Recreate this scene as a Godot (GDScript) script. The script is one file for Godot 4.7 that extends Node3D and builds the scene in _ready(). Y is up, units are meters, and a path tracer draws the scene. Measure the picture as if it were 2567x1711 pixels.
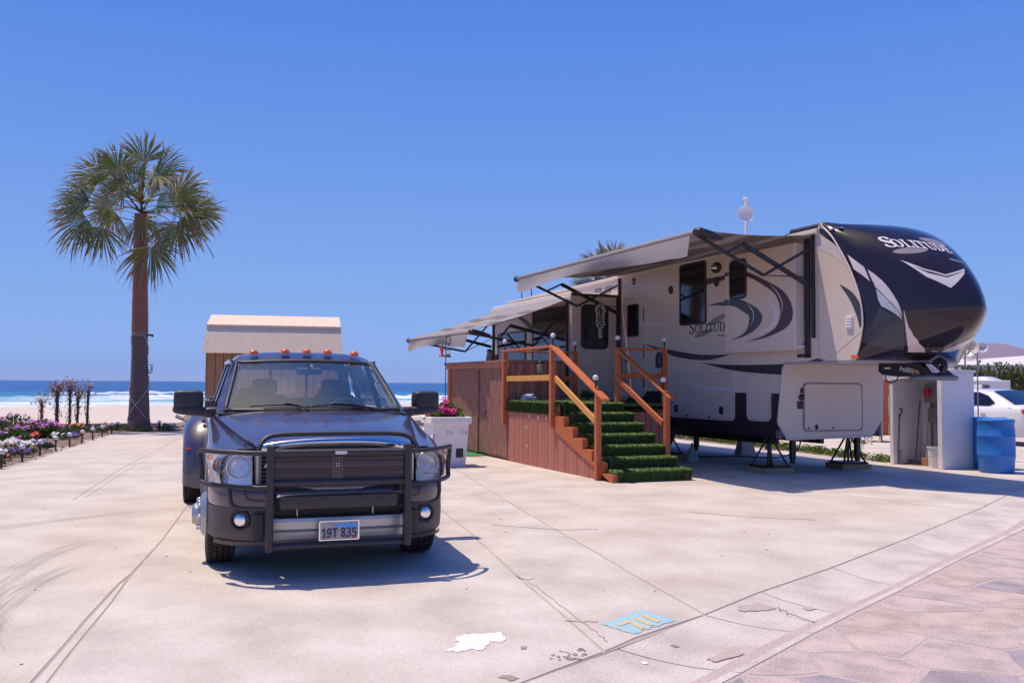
extends Node3D
# A beach camp lot: pickup truck, fifth-wheel trailer with deck, fan palm, flower bed, beach and sea.

var taken := {}
var M := {}
var rg := RandomNumberGenerator.new()
const LOT_TURN := -67.5          # the trailer, deck, cabinet and utility niche share these axes
const LOT_AT := Vector3(4.862, 0, -14.6)

func _ready() -> void:
	rg.seed = 77
	var cam := Camera3D.new()
	cam.name = "camera"
	add_child(cam)
	cam.position = Vector3(0, 1.5, 0)
	cam.rotation_degrees = Vector3(2.58, 0, 0.39)
	cam.fov = 40.43
	cam.near = 0.05
	cam.far = 20000
	cam.current = true
	var we := WorldEnvironment.new()
	we.name = "world_environment"
	var env := Environment.new()
	var sky := Sky.new()
	var sm := ProceduralSkyMaterial.new()
	sm.sky_top_color = lin(0.016, 0.122, 0.535)
	sm.sky_horizon_color = lin(0.232, 0.385, 0.685)
	sm.sky_curve = 0.2
	sm.ground_horizon_color = lin(0.30, 0.36, 0.58)
	sm.ground_bottom_color = lin(0.30, 0.26, 0.25)
	sm.sun_angle_max = 35.0      # wide sun glow, added and broadened as warm fill for the shadows
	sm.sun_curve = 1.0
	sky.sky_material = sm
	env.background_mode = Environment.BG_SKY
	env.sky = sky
	env.background_energy_multiplier = 1.0
	env.tonemap_mode = Environment.TONE_MAPPER_LINEAR
	env.tonemap_exposure = 1.35
	env.fog_enabled = true
	env.fog_density = 0.00006
	env.fog_light_color = Color(0.72, 0.76, 0.95)
	env.sdfgi_enabled = true
	env.ssao_enabled = true
	env.ssil_enabled = true
	we.environment = env
	add_child(we)
	var sun := DirectionalLight3D.new()
	sun.name = "sun"
	add_child(sun)
	sun.look_at_from_position(Vector3(-32, 100, -12), Vector3.ZERO, Vector3(0, 0, 1))
	sun.light_energy = 1.12
	sun.light_color = Color(1.0, 0.94, 0.85)
	sun.light_angular_distance = 0.53
	sun.shadow_enabled = true
	make_materials()
	ground_and_sea()
	yard()
	street()
	trailer()
	deck()
	storage_cabinet()
	utility_niche()
	shed()
	truck()
	palm_trees()
	flower_bed()
	patio_things()
	under_trailer()
	right_background()
	ground_marks()

# ---------------------------------------------------------------- helpers
func lin(r: float, g: float, b: float, a := 1.0) -> Color:
	return Color(r, g, b, a).linear_to_srgb()

func numbered(n: String) -> String:
	if not taken.has(n):
		taken[n] = 0
		return n
	taken[n] += 1
	return "%s_%03d" % [n, taken[n]]

func tag(o: Node, label: String, category: String, group := "", kind := "") -> Node:
	o.set_meta("label", label)
	o.set_meta("category", category)
	if group != "": o.set_meta("group", group)
	if kind != "": o.set_meta("kind", kind)
	return o

func thing(called: String, label: String, category: String, at := Vector3.ZERO, turn := 0.0, group := "") -> Node3D:
	var o := Node3D.new()
	o.name = numbered(called)
	add_child(o)
	o.position = at
	o.rotation_degrees.y = turn
	tag(o, label, category, group)
	return o

func lot_thing(called: String, label: String, category: String, u := 0.0, y := 0.0, n := 0.0, group := "") -> Node3D:
	return thing(called, label, category, lot(u, y, n), LOT_TURN, group)

func lot(u: float, y: float, n: float) -> Vector3:      # lot axes -> world
	return LOT_AT + Basis(Vector3.UP, deg_to_rad(LOT_TURN)) * Vector3(-u, y, n)

func structure(called: String, parent: Node = null) -> Node3D:
	var o := Node3D.new()
	o.name = numbered(called)
	add_child(o)
	o.set_meta("kind", "structure")
	return o

func part_node(called: String, parent: Node) -> Node3D:
	var o := Node3D.new()
	o.name = called
	parent.add_child(o, true)
	return o

func new_st() -> SurfaceTool:
	var s := SurfaceTool.new()
	s.begin(Mesh.PRIMITIVE_TRIANGLES)
	s.set_smooth_group(-1)
	return s

func to_mesh(s: SurfaceTool) -> ArrayMesh:
	s.generate_normals()
	s.index()
	return s.commit()

func obj(called: String, s: SurfaceTool, m: Material, parent: Node = null) -> MeshInstance3D:
	return put(called, to_mesh(s), m, parent)

func put(called: String, mesh: Mesh, m: Material, parent: Node = null, at := Vector3.ZERO, b := Basis()) -> MeshInstance3D:
	var o := MeshInstance3D.new()
	o.mesh = mesh
	if m: o.material_override = m
	if parent == null:
		o.name = numbered(called)
		add_child(o)
	else:
		o.name = called
		parent.add_child(o, true)
	o.transform = Transform3D(b, at)
	return o

func copy_of(o: Node3D, label: String) -> Node3D:
	var base := String(o.name)
	var r: Node3D = o.duplicate()
	r.name = numbered(base)
	add_child(r)
	r.set_meta("label", label)
	return r

func tri(s: SurfaceTool, a: Vector3, b: Vector3, c: Vector3, n := Vector3.ZERO) -> void:
	if n != Vector3.ZERO and (c - a).cross(b - a).dot(n) < 0.0:
		s.add_vertex(a); s.add_vertex(c); s.add_vertex(b)
	else:
		s.add_vertex(a); s.add_vertex(b); s.add_vertex(c)

func quad(s: SurfaceTool, a: Vector3, b: Vector3, c: Vector3, d: Vector3, n := Vector3.ZERO) -> void:
	tri(s, a, b, c, n)
	tri(s, a, c, d, n)

# a box with chamfered edges (e), turned by basis b
func box(s: SurfaceTool, c: Vector3, z: Vector3, e := 0.0, b := Basis()) -> void:
	s.set_smooth_group(-1)
	var h := z * 0.5
	e = minf(e, minf(h.x, minf(h.y, h.z)) * 0.9)
	for ax in 3:
		var u := (ax + 1) % 3
		var v := (ax + 2) % 3
		for sg in [-1.0, 1.0]:
			var q := []
			for w in [[-1, -1], [1, -1], [1, 1], [-1, 1]]:
				var p := Vector3.ZERO
				p[ax] = sg * h[ax]; p[u] = w[0] * (h[u] - e); p[v] = w[1] * (h[v] - e)
				q.append(c + b * p)
			var n := Vector3.ZERO
			n[ax] = sg
			quad(s, q[0], q[1], q[2], q[3], b * n)
	if e <= 0.0: return
	for k in 3:
		var a1 := (k + 1) % 3
		var a2 := (k + 2) % 3
		for s1 in [-1.0, 1.0]:
			for s2 in [-1.0, 1.0]:
				var q := []
				for w in [[0, -1], [0, 1], [1, 1], [1, -1]]:
					var p := Vector3.ZERO
					p[k] = w[1] * (h[k] - e)
					p[a1] = s1 * (h[a1] - (e if w[0] == 1 else 0.0))
					p[a2] = s2 * (h[a2] - (0.0 if w[0] == 1 else e))
					q.append(c + b * p)
				var n := Vector3.ZERO
				n[a1] = s1; n[a2] = s2
				quad(s, q[0], q[1], q[2], q[3], b * n)
	for sx in [-1.0, 1.0]:
		for sy in [-1.0, 1.0]:
			for sz in [-1.0, 1.0]:
				var sg := Vector3(sx, sy, sz)
				var p := []
				for k in 3:
					var q := Vector3(sx * (h.x - e), sy * (h.y - e), sz * (h.z - e))
					q[k] = sg[k] * h[k]
					p.append(c + b * q)
				tri(s, p[0], p[1], p[2], b * sg)

# a rounded block: superellipsoid
func blob(s: SurfaceTool, c: Vector3, r: Vector3, p := 0.5, b := Basis(), n := 16) -> void:
	var rows := []
	var pw := func(v: float) -> float: return signf(v) * pow(absf(v), p)
	for i in n / 2 + 1:
		var e := -PI / 2 + PI * i / (n / 2)
		var row := []
		for j in n + 1:
			var a := TAU * (j % n) / n
			row.append(c + b * Vector3(pw.call(cos(e)) * pw.call(cos(a)) * r.x, pw.call(sin(e)) * r.y, pw.call(cos(e)) * pw.call(sin(a)) * r.z))
		rows.append(row)
	sheet(s, rows, 6)

func box_mesh(z: Vector3, e := 0.0) -> ArrayMesh:
	var s := new_st()
	box(s, Vector3.ZERO, z, e)
	return to_mesh(s)

# a straight bar of rectangular section from a to b
func bar(s: SurfaceTool, a: Vector3, b: Vector3, w: float, h: float, e := 0.0, up := Vector3.UP) -> void:
	var d := (b - a).normalized()
	if absf(d.dot(up)) > 0.98: up = Vector3.RIGHT
	var x := up.cross(d).normalized()
	box(s, (a + b) * 0.5, Vector3(w, h, (b - a).length()), e, Basis(x, d.cross(x), d))

# a swept profile (2D points: x across, y up) along a path; up keeps the frame steady
func sweep(s: SurfaceTool, path: Array, prof: Array, up := Vector3.UP, closed := false, caps := true, group := 1) -> void:
	var rows := []
	var m := path.size()
	for i in m:
		var d: Vector3
		if closed: d = path[(i + 1) % m] - path[(i - 1 + m) % m]
		else: d = path[mini(i + 1, m - 1)] - path[maxi(i - 1, 0)]
		d = d.normalized()
		var u := up
		if absf(d.dot(u)) > 0.99: u = Vector3(0.0, 0.0, 1.0) if absf(d.z) < 0.9 else Vector3.RIGHT
		var x := u.cross(d).normalized()
		var y := d.cross(x)
		var r := []
		for p in prof: r.append(path[i] + x * p.x + y * p.y)
		rows.append(r)
	s.set_smooth_group(group)
	var k := prof.size()
	for i in (m if closed else m - 1):
		var a: Array = rows[i]
		var b: Array = rows[(i + 1) % m]
		for j in k:
			var c: Vector3 = (a[j] + a[(j + 1) % k]) * 0.5 - path[i]
			quad(s, a[j], a[(j + 1) % k], b[(j + 1) % k], b[j], c)
	if caps and not closed:
		s.set_smooth_group(-1)
		for e in [0, m - 1]:
			for j in k: tri(s, path[e], rows[e][j], rows[e][(j + 1) % k], (path[0] - path[1]) if e == 0 else (path[m - 1] - path[m - 2]))

func ring(r: float, n := 10, ry := -1.0) -> Array:
	var a := []
	for i in n: a.append(Vector2(cos(TAU * i / n) * r, sin(TAU * i / n) * (r if ry < 0 else ry)))
	return a

# a round tube along a path with parallel frames; r is a number or a list
func tube(s: SurfaceTool, path: Array, r, sides := 8, caps := true) -> void:
	var m := path.size()
	var up := Vector3.UP
	var d0: Vector3 = (path[1] - path[0]).normalized()
	if absf(d0.dot(up)) > 0.9: up = Vector3(0.3, 0, 1).normalized()
	var rows := []
	for i in m:
		var d: Vector3 = (path[mini(i + 1, m - 1)] - path[maxi(i - 1, 0)]).normalized()
		var x := up.cross(d).normalized()
		var y := d.cross(x)
		up = y
		var rr: float = r[i] if r is Array else r
		var row := []
		for j in sides: row.append(path[i] + (x * cos(TAU * j / sides) + y * sin(TAU * j / sides)) * rr)
		rows.append(row)
	s.set_smooth_group(1)
	for i in m - 1:
		for j in sides:
			var j2 := (j + 1) % sides
			quad(s, rows[i][j], rows[i][j2], rows[i + 1][j2], rows[i + 1][j], rows[i][j] + rows[i][j2] - path[i] * 2)
	if caps:
		s.set_smooth_group(-1)
		for j in sides:
			tri(s, path[0], rows[0][j], rows[0][(j + 1) % sides], path[0] - path[1])
			tri(s, path[m - 1], rows[m - 1][j], rows[m - 1][(j + 1) % sides], path[m - 1] - path[m - 2])

# smooth curve through points
func curve(pts: Array, n := 6, closed := false) -> Array:
	var out := []
	var m := pts.size()
	for i in (m if closed else m - 1):
		var p0 = pts[(i - 1 + m) % m] if closed or i > 0 else pts[0]
		var p1 = pts[i]
		var p2 = pts[(i + 1) % m]
		var p3 = pts[(i + 2) % m] if closed or i + 2 < m else pts[m - 1]
		for k in n:
			var t := float(k) / n
			out.append(0.5 * (2.0 * p1 + (p2 - p0) * t + (2.0 * p0 - 5.0 * p1 + 4.0 * p2 - p3) * t * t + (3.0 * p1 - p0 - 3.0 * p2 + p3) * t * t * t))
	if not closed: out.append(pts[m - 1])
	return out

# profile (radius, height) turned about the local y axis; crease keeps bands apart
func lathe(s: SurfaceTool, prof: Array, seg := 16, xf := Transform3D(), crease := false) -> void:
	for i in prof.size() - 1:
		s.set_smooth_group(10 + i if crease else 2)
		var a: Vector2 = prof[i]
		var b: Vector2 = prof[i + 1]
		for j in seg:
			var t0 := TAU * j / seg
			var t1 := TAU * (j + 1) / seg
			var d0 := Vector3(cos(t0), 0, sin(t0))
			var d1 := Vector3(cos(t1), 0, sin(t1))
			var y := Vector3.UP
			var p0 := d0 * a.x + y * a.y
			var p1 := d1 * a.x + y * a.y
			var p2 := d1 * b.x + y * b.y
			var p3 := d0 * b.x + y * b.y
			var n := (d0 + d1) * (b.y - a.y) * 1.0 + y * (a.x - b.x) * 2.0
			if a.x > 1e-5: tri(s, xf * p0, xf * p1, xf * p2, xf.basis * n)
			if b.x > 1e-5: tri(s, xf * p0, xf * p2, xf * p3, xf.basis * n)

# a flat outline (x, y) pushed out along z from z0 to z1
func prism(s: SurfaceTool, poly: PackedVector2Array, z0: float, z1: float, xf := Transform3D(), back := true) -> void:
	s.set_smooth_group(-1)
	var t := Geometry2D.triangulate_polygon(poly)
	for i in range(0, t.size(), 3):
		var a := poly[t[i]]
		var b := poly[t[i + 1]]
		var c := poly[t[i + 2]]
		tri(s, xf * Vector3(a.x, a.y, z1), xf * Vector3(b.x, b.y, z1), xf * Vector3(c.x, c.y, z1), xf.basis.z)
		if back: tri(s, xf * Vector3(a.x, a.y, z0), xf * Vector3(b.x, b.y, z0), xf * Vector3(c.x, c.y, z0), -xf.basis.z)
	var cw := Geometry2D.is_polygon_clockwise(poly)
	for i in poly.size():
		var a := poly[i]
		var b := poly[(i + 1) % poly.size()]
		var n2 := Vector2(b.y - a.y, a.x - b.x) * (-1.0 if cw else 1.0)
		quad(s, xf * Vector3(a.x, a.y, z0), xf * Vector3(b.x, b.y, z0), xf * Vector3(b.x, b.y, z1), xf * Vector3(a.x, a.y, z1), xf.basis * Vector3(n2.x, n2.y, 0))

func rrect(x0: float, y0: float, x1: float, y1: float, r: float, n := 5) -> PackedVector2Array:
	var p := PackedVector2Array()
	for k in [[x1 - r, y1 - r, 0.0], [x0 + r, y1 - r, 0.25], [x0 + r, y0 + r, 0.5], [x1 - r, y0 + r, 0.75]]:
		for i in n + 1:
			var t: float = TAU * (k[2] + 0.25 * i / n)
			p.append(Vector2(k[0] + cos(t) * r, k[1] + sin(t) * r))
	return p

func oval(x: float, y: float, rx: float, ry: float, n := 16) -> PackedVector2Array:
	var p := PackedVector2Array()
	for i in n: p.append(Vector2(x + cos(TAU * i / n) * rx, y + sin(TAU * i / n) * ry))
	return p

# a smooth sheet through rows of points
func sheet(s: SurfaceTool, rows: Array, group := 3, n := Vector3.ZERO) -> void:
	s.set_smooth_group(group)
	for i in rows.size() - 1:
		for j in rows[i].size() - 1:
			quad(s, rows[i][j], rows[i][j + 1], rows[i + 1][j + 1], rows[i + 1][j], n)

# a sheet with thickness along its own normals is costly; two parallel skins joined at the rim
func slab_sheet(s: SurfaceTool, rows: Array, off: Vector3) -> void:
	sheet(s, rows, 3)
	var low := []
	for r in rows:
		var q := []
		for p in r: q.append(p + off)
		low.append(q)
	sheet(s, low, 4)
	s.set_smooth_group(-1)
	var m := rows.size() - 1
	for j in rows[0].size() - 1:
		quad(s, rows[0][j], rows[0][j + 1], low[0][j + 1], low[0][j])
		quad(s, rows[m][j], rows[m][j + 1], low[m][j + 1], low[m][j])
	for i in m:
		var k: int = rows[i].size() - 1
		quad(s, rows[i][0], rows[i + 1][0], low[i + 1][0], low[i][0])
		quad(s, rows[i][k], rows[i + 1][k], low[i + 1][k], low[i][k])

func text_mesh(t: String, size: float, depth: float, serif := false, bold := 700) -> ArrayMesh:
	var tm := TextMesh.new()
	var f := SystemFont.new()
	f.font_names = PackedStringArray(["Droid Serif" if serif else "Droid Sans"])
	f.font_weight = bold
	tm.font = f
	tm.font_size = 64
	tm.pixel_size = size / 64.0
	tm.depth = depth
	tm.curve_step = 1.5
	tm.text = t
	var am := ArrayMesh.new()
	am.add_surface_from_arrays(Mesh.PRIMITIVE_TRIANGLES, tm.get_mesh_arrays())
	return am

# scale a flat text mesh into the box x0..x1, y0..y1
func fitted(m: ArrayMesh, x0: float, y0: float, x1: float, y1: float) -> ArrayMesh:
	var ab := m.get_aabb()
	return bent(m, func(p: Vector3) -> Vector3: return Vector3(lerpf(x0, x1, (p.x - ab.position.x) / ab.size.x), lerpf(y0, y1, (p.y - ab.position.y) / ab.size.y), p.z))

# bend every vertex of a mesh with a function
func bent(mesh: ArrayMesh, f: Callable) -> ArrayMesh:
	var s := new_st()
	for i in mesh.get_surface_count():
		var a := mesh.surface_get_arrays(i)
		var v: PackedVector3Array = a[Mesh.ARRAY_VERTEX]
		var ix = a[Mesh.ARRAY_INDEX]
		if ix == null or ix.size() == 0:
			for p in v: s.add_vertex(f.call(p))
		else:
			for k in ix: s.add_vertex(f.call(v[k]))
	return to_mesh(s)

# ---------------------------------------------------------------- materials
func noise(seed_: int, freq: float, oct := 4, kind := FastNoiseLite.TYPE_SIMPLEX_SMOOTH) -> FastNoiseLite:
	var f := FastNoiseLite.new()
	f.seed = seed_
	f.frequency = freq
	f.noise_type = kind
	f.fractal_octaves = oct
	return f

# tiling colour texture: mixes a list of colours by layered noise, plus fine grain
func ctex(cols: Array, seed_: int, freq: float, oct := 4, size := 512, grain := 0.1, contrast := 1.0) -> ImageTexture:
	var a := noise(seed_, freq, oct).get_seamless_image(size, size).get_data()
	var b := noise(seed_ + 9, 0.25, 2).get_seamless_image(size, size).get_data()
	var n := size * size
	var step := a.size() / n
	var bstep := b.size() / n
	var out := PackedByteArray()
	out.resize(n * 3)
	var m := cols.size() - 1
	for i in n:
		var v := clampf((a[i * step] / 255.0 - 0.5) * contrast + 0.5, 0, 0.9999) * m
		var k := int(v)
		var c: Color = cols[k].lerp(cols[k + 1], v - k)
		var g := 1.0 + (b[i * bstep] / 255.0 - 0.5) * 2.0 * grain
		out[i * 3] = clampi(int(c.r * g * 255), 0, 255)
		out[i * 3 + 1] = clampi(int(c.g * g * 255), 0, 255)
		out[i * 3 + 2] = clampi(int(c.b * g * 255), 0, 255)
	return ImageTexture.create_from_image(Image.create_from_data(size, size, false, Image.FORMAT_RGB8, out))

func ntex(seed_: int, freq: float, oct := 4, size := 512, strength := 4.0) -> ImageTexture:
	var im := noise(seed_, freq, oct).get_seamless_image(size, size)
	im.convert(Image.FORMAT_RGBA8)
	im.bump_map_to_normal_map(strength)
	return ImageTexture.create_from_image(im)

func mat(called: String, c: Color, rough := 0.6, metal := 0.0, coat := 0.0) -> StandardMaterial3D:
	var m := StandardMaterial3D.new()
	m.resource_name = called
	m.albedo_color = c
	m.roughness = rough
	m.metallic = metal
	if coat > 0:
		m.clearcoat_enabled = true
		m.clearcoat = coat
		m.clearcoat_roughness = 0.05
	M[called] = m
	return m

func tmat(called: String, tex: Texture2D, scale: Vector3, rough := 0.7, norm: Texture2D = null, nscale := 0.5, world := false) -> StandardMaterial3D:
	var m := mat(called, Color.WHITE, rough)
	m.albedo_texture = tex
	m.uv1_triplanar = true
	m.uv1_world_triplanar = world
	m.uv1_scale = scale
	if norm:
		m.normal_enabled = true
		m.normal_texture = norm
		m.normal_scale = nscale
	return m

func leaf_mat(called: String, back: Color, rough := 0.55) -> StandardMaterial3D:
	var m := mat(called, Color.WHITE, rough)
	m.vertex_color_use_as_albedo = true
	m.cull_mode = BaseMaterial3D.CULL_DISABLED
	m.backlight_enabled = true
	m.backlight = back
	return m

func make_materials() -> void:
	var n_fine := ntex(3, 0.05, 4, 512, 5.0)
	var n_grain := ntex(5, 0.12, 3, 512, 6.0)
	var conc := ctex([lin(0.42, 0.362, 0.332), lin(0.475, 0.412, 0.378), lin(0.515, 0.45, 0.415), lin(0.56, 0.495, 0.46)], 11, 0.006, 6, 1024, 0.06, 1.4)
	tmat("concrete", conc, Vector3(0.16, 0.16, 0.16), 0.85, n_grain, 0.10, true)
	var conc2 := ctex([lin(0.44, 0.37, 0.33), lin(0.50, 0.43, 0.388), lin(0.55, 0.48, 0.435)], 31, 0.007, 6, 1024, 0.06, 1.3)
	tmat("concrete_warm", conc2, Vector3(0.13, 0.13, 0.13), 0.85, n_grain, 0.10, true)
	tmat("gutter", ctex([lin(0.42, 0.35, 0.33), lin(0.50, 0.43, 0.41), lin(0.55, 0.48, 0.46)], 41, 0.009, 5, 512, 0.10, 1.3), Vector3(0.35, 0.35, 0.35), 0.85, n_grain, 0.12, true)
	mat("joint", lin(0.36, 0.30, 0.27), 0.95)
	tmat("mortar", ctex([lin(0.40, 0.32, 0.30), lin(0.46, 0.375, 0.355)], 42, 0.02, 4, 256, 0.1), Vector3(0.7, 0.7, 0.7), 0.95, n_grain, 0.4, true)
	var stone_cols := [[0.42, 0.335, 0.325], [0.45, 0.36, 0.34], [0.40, 0.32, 0.31], [0.44, 0.345, 0.32], [0.30, 0.25, 0.28]]
	for i in 5:
		var c: Array = stone_cols[i]
		tmat("flagstone%d" % i, ctex([lin(c[0] * 0.82, c[1] * 0.80, c[2] * 0.80), lin(c[0], c[1], c[2]), lin(c[0] * 1.15, c[1] * 1.12, c[2] * 1.1)], 50 + i, 0.012, 5, 256, 0.12, 1.4), Vector3(0.9, 0.9, 0.9), 0.85, n_fine, 0.35, true)
	tmat("sand", ctex([lin(0.46, 0.385, 0.34), lin(0.53, 0.445, 0.395), lin(0.58, 0.49, 0.44)], 61, 0.01, 6, 1024, 0.08, 1.5), Vector3(0.09, 0.09, 0.09), 0.95, n_fine, 0.35, true)
	tmat("soil", ctex([lin(0.14, 0.09, 0.07), lin(0.22, 0.15, 0.12), lin(0.30, 0.21, 0.17)], 62, 0.02, 5, 512, 0.25, 1.6), Vector3(0.6, 0.6, 0.6), 0.95, n_grain, 1.0, true)
	# wood
	tmat("deck_board", ctex([lin(0.32, 0.105, 0.072), lin(0.39, 0.135, 0.092), lin(0.43, 0.16, 0.112)], 71, 0.02, 4, 512, 0.12), Vector3(3.0, 0.35, 3.0), 0.65, n_fine, 0.15)
	tmat("deck_board_b", ctex([lin(0.35, 0.125, 0.088), lin(0.42, 0.155, 0.108), lin(0.46, 0.18, 0.13)], 72, 0.02, 4, 512, 0.12), Vector3(3.0, 0.35, 3.0), 0.65, n_fine, 0.15)
	tmat("redwood", ctex([lin(0.36, 0.080, 0.022), lin(0.47, 0.115, 0.034), lin(0.54, 0.155, 0.050)], 73, 0.02, 4, 512, 0.10), Vector3(6, 0.6, 6), 0.55, n_fine, 0.2)
	tmat("redwood_long", ctex([lin(0.36, 0.080, 0.022), lin(0.47, 0.115, 0.034), lin(0.54, 0.155, 0.050)], 74, 0.02, 4, 512, 0.10), Vector3(0.6, 6, 6), 0.55, n_fine, 0.2)
	tmat("new_wood", ctex([lin(0.55, 0.23, 0.05), lin(0.62, 0.28, 0.065), lin(0.66, 0.33, 0.09)], 75, 0.02, 4, 512, 0.08), Vector3(0.6, 5, 5), 0.6, n_fine, 0.2)
	tmat("cabinet_wood", ctex([lin(0.14, 0.055, 0.038), lin(0.21, 0.085, 0.060), lin(0.26, 0.115, 0.085), lin(0.31, 0.15, 0.12)], 76, 0.016, 5, 512, 0.14, 1.5), Vector3(2.2, 0.3, 2.2), 0.6, n_fine, 0.2)
	tmat("shed_board", ctex([lin(0.26, 0.125, 0.065), lin(0.32, 0.16, 0.085), lin(0.36, 0.19, 0.105)], 77, 0.02, 4, 512, 0.10), Vector3(2.5, 0.3, 2.5), 0.75, n_fine, 0.2)
	tmat("plywood", plywood_tex(), Vector3(0.42, 0.42, 0.42), 0.7)
	tmat("raw_lumber", ctex([lin(0.36, 0.22, 0.11), lin(0.45, 0.29, 0.16)], 79, 0.02, 4, 256, 0.1), Vector3(1, 4, 4), 0.8)
	tmat("grey_wood", ctex([lin(0.16, 0.13, 0.125), lin(0.28, 0.23, 0.22), lin(0.42, 0.35, 0.33)], 80, 0.03, 4, 256, 0.2), Vector3(1, 4, 4), 0.9)
	tmat("stake_wood", ctex([lin(0.10, 0.06, 0.055), lin(0.17, 0.10, 0.09)], 81, 0.03, 4, 256, 0.2), Vector3(4, 0.7, 4), 0.9)
	# trailer
	tmat("shell", ctex([lin(0.60, 0.495, 0.43), lin(0.63, 0.52, 0.45), lin(0.65, 0.54, 0.47)], 91, 0.006, 4, 256, 0.02), Vector3(0.3, 0.3, 0.3), 0.28)
	mat("shell_trim", lin(0.66, 0.56, 0.50), 0.35)
	mat("white_trim", lin(0.70, 0.64, 0.62), 0.4)
	mat("skirt", lin(0.022, 0.016, 0.020), 0.45)
	mat("cap_black", lin(0.020, 0.013, 0.021), 0.11)
	mat("decal_grey", lin(0.042, 0.045, 0.062), 0.35)
	mat("decal_plum", lin(0.055, 0.020, 0.040), 0.35)
	mat("decal_white", lin(0.66, 0.60, 0.68), 0.35)
	mat("decal_dark", lin(0.020, 0.014, 0.020), 0.35)
	mat("decal_silver", lin(0.55, 0.52, 0.55), 0.3, 0.3)
	mat("decal_mid", lin(0.22, 0.19, 0.22), 0.35)
	mat("cap_white", lin(0.60, 0.53, 0.53), 0.3, 0.0, 0.5)
	mat("cap_grey", lin(0.30, 0.26, 0.26), 0.3, 0.0, 0.5)
	mat("roof_white", lin(0.62, 0.57, 0.55), 0.6)
	mat("black_metal", lin(0.013, 0.011, 0.014), 0.42)
	mat("black_plastic", lin(0.018, 0.016, 0.020), 0.5)
	mat("dark_glass", lin(0.006, 0.005, 0.008), 0.04, 0.0, 0.6)
	tmat("awning", ctex([lin(0.345, 0.31, 0.335), lin(0.385, 0.35, 0.37)], 95, 0.01, 3, 256, 0.03), Vector3(0.5, 0.5, 0.5), 0.8)
	M["awning"].backlight_enabled = true
	M["awning"].backlight = lin(0.62, 0.56, 0.56)
	tmat("awning_stripe", ctex([lin(0.17, 0.145, 0.145), lin(0.21, 0.18, 0.18)], 96, 0.01, 3, 256, 0.03), Vector3(0.5, 0.5, 0.5), 0.8)
	M["awning_stripe"].backlight_enabled = true
	M["awning_stripe"].backlight = lin(0.50, 0.44, 0.43)
	mat("lens_amber", lin(0.75, 0.13, 0.012), 0.2, 0.0, 0.8)
	mat("lens_red", lin(0.55, 0.012, 0.010), 0.2, 0.0, 0.8)
	mat("chrome", lin(0.72, 0.71, 0.74), 0.10, 1.0)
	mat("steel", lin(0.50, 0.49, 0.50), 0.35, 1.0)
	mat("brushed", lin(0.46, 0.44, 0.44), 0.42, 0.9)
	# truck
	tmat("paint", ctex([lin(0.036, 0.026, 0.054), lin(0.044, 0.032, 0.062), lin(0.070, 0.052, 0.078)], 101, 0.008, 5, 512, 0.06, 1.3), Vector3(0.9, 0.9, 0.9), 0.33)
	M["paint"].clearcoat_enabled = true
	M["paint"].clearcoat = 1.0
	M["paint"].clearcoat_roughness = 0.09
	mat("truck_plastic", lin(0.030, 0.026, 0.030), 0.5)
	tmat("valance", ctex([lin(0.060, 0.048, 0.050), lin(0.090, 0.074, 0.074)], 102, 0.02, 4, 256, 0.1), Vector3(2, 2, 2), 0.55)
	tmat("guard", ctex([lin(0.022, 0.018, 0.022), lin(0.030, 0.025, 0.030), lin(0.060, 0.045, 0.042)], 103, 0.02, 5, 512, 0.12, 1.4), Vector3(3, 3, 3), 0.45, n_fine, 0.1)
	tmat("tyre", ctex([lin(0.022, 0.019, 0.019), lin(0.040, 0.034, 0.034)], 104, 0.03, 4, 256, 0.2), Vector3(3, 3, 3), 0.85)
	mat("interior", lin(0.025, 0.024, 0.030), 0.75)
	mat("interior_light", lin(0.20, 0.20, 0.19), 0.7)
	mat("glass", lin(0.16, 0.24, 0.26, 0.07), 0.02)
	M["glass"].transparency = BaseMaterial3D.TRANSPARENCY_ALPHA
	mat("tint_glass", lin(0.02, 0.02, 0.03, 0.55), 0.02)
	M["tint_glass"].transparency = BaseMaterial3D.TRANSPARENCY_ALPHA
	mat("lens", lin(0.92, 0.90, 0.92, 0.16), 0.05)
	M["lens"].transparency = BaseMaterial3D.TRANSPARENCY_ALPHA
	mat("lens_haze", lin(0.70, 0.62, 0.50, 0.30), 0.30)
	M["lens_haze"].transparency = BaseMaterial3D.TRANSPARENCY_ALPHA
	mat("amber_bowl", lin(0.75, 0.26, 0.04), 0.2, 0.3)
	mat("reflector", lin(0.80, 0.79, 0.80), 0.12, 1.0)
	# general
	tmat("stucco_white", ctex([lin(0.72, 0.68, 0.68), lin(0.77, 0.73, 0.73), lin(0.80, 0.76, 0.76)], 111, 0.012, 5, 512, 0.05), Vector3(0.7, 0.7, 0.7), 0.85, n_grain, 0.35)
	mat("white_paint", lin(0.72, 0.69, 0.70), 0.5)
	mat("white_plastic", lin(0.70, 0.68, 0.70), 0.4)
	mat("globe", lin(0.62, 0.60, 0.64), 0.15, 0.0, 0.8)
	mat("grey_metal", lin(0.20, 0.19, 0.20), 0.5, 0.3)
	mat("grey_box", lin(0.24, 0.22, 0.23), 0.6)
	tmat("barrel_blue", ctex([lin(0.012, 0.13, 0.46), lin(0.016, 0.16, 0.52), lin(0.03, 0.19, 0.55)], 113, 0.01, 5, 256, 0.05, 1.3), Vector3(0.8, 0.8, 0.8), 0.45)
	mat("red_plastic", lin(0.62, 0.012, 0.035), 0.25, 0.0, 0.6)
	mat("rope", lin(0.42, 0.36, 0.38), 0.8)
	mat("clay", lin(0.35, 0.14, 0.08), 0.85)
	leaf_mat("leaf", lin(0.25, 0.32, 0.08))
	leaf_mat("petal", lin(0.35, 0.30, 0.35))
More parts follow.
